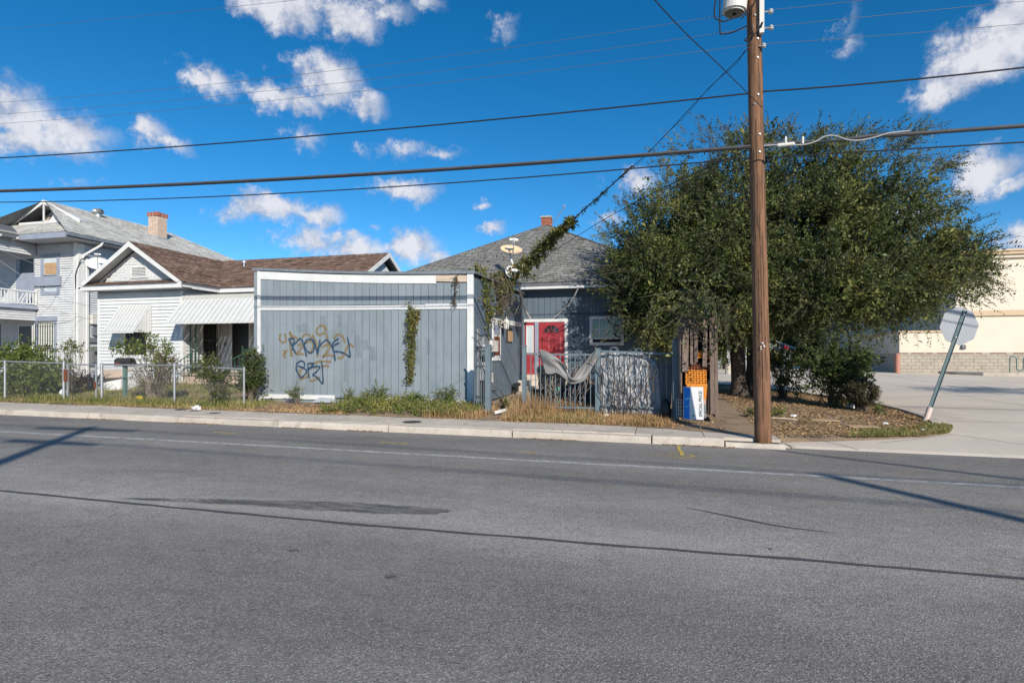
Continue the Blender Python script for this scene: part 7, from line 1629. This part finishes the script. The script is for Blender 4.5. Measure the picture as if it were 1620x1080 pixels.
vine('cable_vine', 'thick vine hanging along the service wire above the annex', [p for p in (atv(905,348,14.3), atv(885,365,14.7), atv(862,385,15.2), atv(838,408,15.6), atv(812,425,15.9), atv(790,438,15.8), atv(765,445,15.0))], [.004,.012,.08,.15,.13,.16,.2], 400, .06, 'leaf_vine', .35, 3, 6, drop=1.1)
vine('cable_vine', 'thin vine creeping up the service wire toward the pole', [atv(1000,262,12.5), atv(960,300,13.2), atv(930,326,13.8), atv(903,350,14.3)], [.002,.003,.006,.012], 30, .04, 'leaf_vine', .3, 4, 3, tl=.07)
vine('wall_vine', 'leafy vine curtain at the upper right corner of the annex', [atv(752,433,14.2), atv(757,455,14.3), atv(759,480,14.4), atv(760,505,14.5), atv(758,530,14.5)], [.24,.25,.2,.14,.06], 420, .065, 'leaf_vine', .6, 5, 5)
vine('dry_vine', 'tangle of bare brown vine stems on the side of the annex', [atv(775,440,15), atv(790,455,15.5), atv(785,480,15.6), atv(775,500,15.2)], [.34,.36,.3,.25], 230, .055, 'leaf_olive', .6, 6, 3, mean=.6)
rgt = np.random.default_rng(9); mb = MB()
for k in range(60):
    px, py = 752+rgt.random()*62, 428+rgt.random()*40; v = 14.4+ (px-752)/62*2.2; pts = [atv(px+rgt.normal()*2, py, v)]
    for j in range(5): pts.append(pts[-1]+Vector((rgt.normal()*.1, rgt.normal()*.1, -.13+rgt.normal()*.1)))
    mb.tube(smooth_path(pts, 3), .006, 4)
mb.build('dead_vine', M['dry_twig'], label='web of pale dead vine stems hanging beside the annex corner', cat='vine')
mb = MB()                                              # dead stems before the silver tarp
for k in range(24):
    px = 950+rgt.random()*95; pts = [atv(px, 655, FV-.05-rgt.random()*.1)]
    dr = rgt.normal()*.035
    for j in range(9): pts.append(pts[-1]+Vector((dr+rgt.normal()*.07, rgt.normal()*.01, .11+rgt.random()*.05)))
    if k % 3 == 0: pts = pts[:6]
    mb.tube(smooth_path(pts, 3), .0075, 4)
mb.build('dead_vine', M['bark'], label='dark dead vine stems winding up the fence before the silver tarp', cat='vine')
mb = MB()
for k in range(26):
    px = 835+rgt.random()*105; pts = [atv(px, 640, FV+.1)]
    for j in range(6): pts.append(pts[-1]+Vector((rgt.normal()*.07, rgt.normal()*.03, .12+rgt.random()*.06)))
    mb.tube(smooth_path(pts, 3), .006, 4)
mb.build('dead_vine', M['dry_twig'], label='tangled dry stalks behind the fence under the sagging grey tarp', cat='vine')
# ---- grasses, litter: uncountable
def field(name, label, n, uf, hfun, wid, lean, mat, mean, seed, cat='grass'):
    rg_ = np.random.default_rng(300+seed); P_ = []
    while len(P_) < n:
        u, v = uf(rg_)
        if mnoise.noise((u*1.4+seed, v*1.4, 0)) + .4*mnoise.noise((u*5, v*5, seed)) < rg_.uniform(-.55, .25): continue
        P_.append((u, v, ground(u, v)-.01))
    P_ = np.array(P_); h = hfun(P_, rg_); V_ = blades_geo(P_, h, lean, wid, rg_)
    t_ = quads_mesh(name, V_, M[mat], tint=tints(rg_, V_, mean, .22, 1.6, seed, .25), nper=6, label=label, cat=cat, kind='stuff'); return t_
def band(px0, px1, v0, v1, pw=1.0):
    u0, u1 = atv(px0, 600, (v0+v1)/2).x, atv(px1, 600, (v0+v1)/2).x
    return lambda r: (u0+(u1-u0)*r.random(), v0+(v1-v0)*r.random()**pw)
H = lambda h: (lambda P_, r: np.full(len(P_), h))
field('grass', 'patchy green grass on the left verge and yard', 15000, band(-80,420,11.27,14.0,1.3), H(.085), .010, .9, 'grass_green', .48, 1)
field('grass', 'rough green grass before the bungalow', 9000, band(-80,410,14.0,18.2), H(.12), .014, .8, 'grass_green', .42, 2)
field('grass', 'taller weedy grass along the chain-link fence', 5000, band(60,410,11.6,12.3), H(.17), .012, .8, 'grass_green', .5, 3)
field('dry_grass', 'matted dry leaves and grass on the verge left of the wall', 6000, band(150,560,11.25,12.2), H(.05), .014, 1.4, 'grass_dry', .5, 4)
field('dry_grass', 'tall rusty dry grass before the iron fence', 9000, band(806,1060,11.2,12.9,1.0), lambda P_, r: .10+.30*np.clip((P_[:,1]-11.25)/1.2,0,1)*np.exp(-((P_[:,0]+3.0)/1.2)**2)+.05*np.clip(P_[:,1]-11.3,0,1), .008, .9, 'grass_dry', .5, 5)
field('dry_grass', 'short dry grass spreading to the sidewalk edge before the fence', 12000, band(806,1068,11.15,12.4), H(.075), .009, 1.2, 'grass_dry', .42, 6)
field('grass', 'green tinge of low grass among the dry grass by the gate', 3500, band(806,960,11.2,12.2), H(.10), .009, 1.0, 'grass_green', .6, 7)
field('dry_grass', 'dry weeds between the weed bank and the gate', 2500, band(690,775,11.25,12.9), H(.16), .009, 1.0, 'grass_dry', .35, 8)
def isl(r):
    while True:
        u = 1.8+3.8*r.random(); a = vf(u); v = a+.05+(min(vb(u),21)-a)*r.random()**1.3
        return u, v
field('dry_grass', 'thin dry grass over the island soil', 3800, isl, H(.05), .010, 1.4, 'grass_dry', .5, 9)
def tip(r):
    u = 3.2+2.4*r.random()**.8; a = vf(u); return u, a+.02+r.random()**1.5*(.55+.25*(u-3.2))
field('grass', 'green grass round the foot of the leaning sign', 4200, tip, H(.065), .009, 1.0, 'grass_green', .5, 10)
def litter(name, label, n, uf, size, seed, mat='litter_leaf', zf=None):
    rg_ = np.random.default_rng(400+seed); P_ = np.array([uf(rg_) for _ in range(n)]); z = np.array([(zf or ground)(float(u), float(v)) for u, v in P_])+.012+.01*rg_.random(n)
    c_ = np.column_stack([P_, z]); ax = np.column_stack([rg_.normal(size=(n,2)), rg_.normal(size=n)*.25]); L_ = leaves_geo(c_, ax, size, .6, rg_, 3.0)
    return quads_mesh(name, L_, M[mat], tint=np.clip(rg_.normal(.5,.25,n),0,1), label=label, cat='leaves', kind='stuff')
litter('fallen_leaves', 'brown fallen leaves strewn over the island', 8500, isl, .055, 1)
litter('fallen_leaves', 'fallen leaves on the left verge', 3000, band(0,560,11.22,13), .05, 2)
litter('fallen_leaves', 'fallen leaves round the plank shelter and fence end', 1400, band(800,1140,11.0,13.2), .045, 3)
def gut(r):
    u = -16+17.5*r.random(); 
    while mnoise.noise((u*.8, 5, 0)) < .05: u = -16+17.5*r.random()
    return u, KV-.03-abs(r.normal())*.05
litter('gutter_leaves', 'brown leaves and grit gathered in the gutter along the kerb', 900, gut, .035, 4, zf=lambda u, v: g(u)-.008)
litter('fallen_leaves', 'a few stray leaves on the sidewalk', 260, lambda r: (-16+17.5*r.random(), KV+.2+1.0*r.random()**.6), .035, 5, zf=lambda u, v: g(u)+.128)
# ---- trees beyond: behind the lot, and one to the right that shades the drive
def bg_tree(name, label, x, y, h, r, n, ls, mat, seed, zb5=.3, trunk_r=.2, low=.25):
    rg_ = np.random.default_rng(500+seed); t_ = thing(name, label, 'tree', (x, y, zb5)); e_ = []
    for k in range(6): a = rg_.random()*6.28; e_.append((x+math.cos(a)*r*.45, y+math.sin(a)*r*.45, zb5+h*(low+.1+(.9-low)*rg_.random()*.75), r*(.45+.25*rg_.random()), r*.55, h*.2))
    C_, O_ = ell_points(rg_, e_, n, .4, 1.0/r, -.3, seed); L_, a, b = sprays(rg_, C_, O_, 5, 8, r*.22, ls, up=.2)
    quads_mesh('crown', L_, M[mat], t_, tint=tints(rg_, L_, .5, .22, 1.2/r, seed, .3)); MB().tube([(x,y,zb5-.1),(x+.1,y,zb5+h*.4),(x,y+.1,zb5+h*.75)], [trunk_r,trunk_r*.7,trunk_r*.25], 8).build('trunk', M['bark'], t_, smooth=True)
    return t_
a = atv(1147, 560, 46); bg_tree('background_tree', 'bright green tree across the lot left of the twin trunks', a.x, 46, 5.2, 2.6, 420, .16, 'far_leaf', 1, .45, low=.05)
a = atv(1168, 560, 50); bg_tree('background_tree', 'green tree across the lot behind the twin trunks', a.x, 50, 6.0, 3.0, 420, .18, 'far_leaf', 2, .45, low=.05)
a = atv(1218, 560, 68); bg_tree('background_tree', 'yellow-green tree rising behind the far grey house', a.x, 68, 7.5, 4.2, 420, .22, 'far_leaf', 3, .45, low=.1)
a = atv(1254, 560, 70); bg_tree('background_tree', 'green tree right of the far grey house', a.x, 70, 6.5, 3.8, 380, .22, 'far_leaf', 4, .45, low=.05)
a = atv(1105, 560, 44); bg_tree('background_tree', 'dark tree behind the plank shelter', a.x, 44, 6.5, 3.4, 420, .18, 'leaf_dark', 5, .45, low=.05)
dsh = atz(1590, 622, .2); hC = 4.2
bg_tree('shade_tree', 'tree outside the frame at right that shades the drive', dsh.x+1.4-SH.x*SHL*hC, dsh.y-SH.y*SHL*hC, 5.6, 3.0, 330, .12, 'leaf_tree', 6, .1, low=.45)
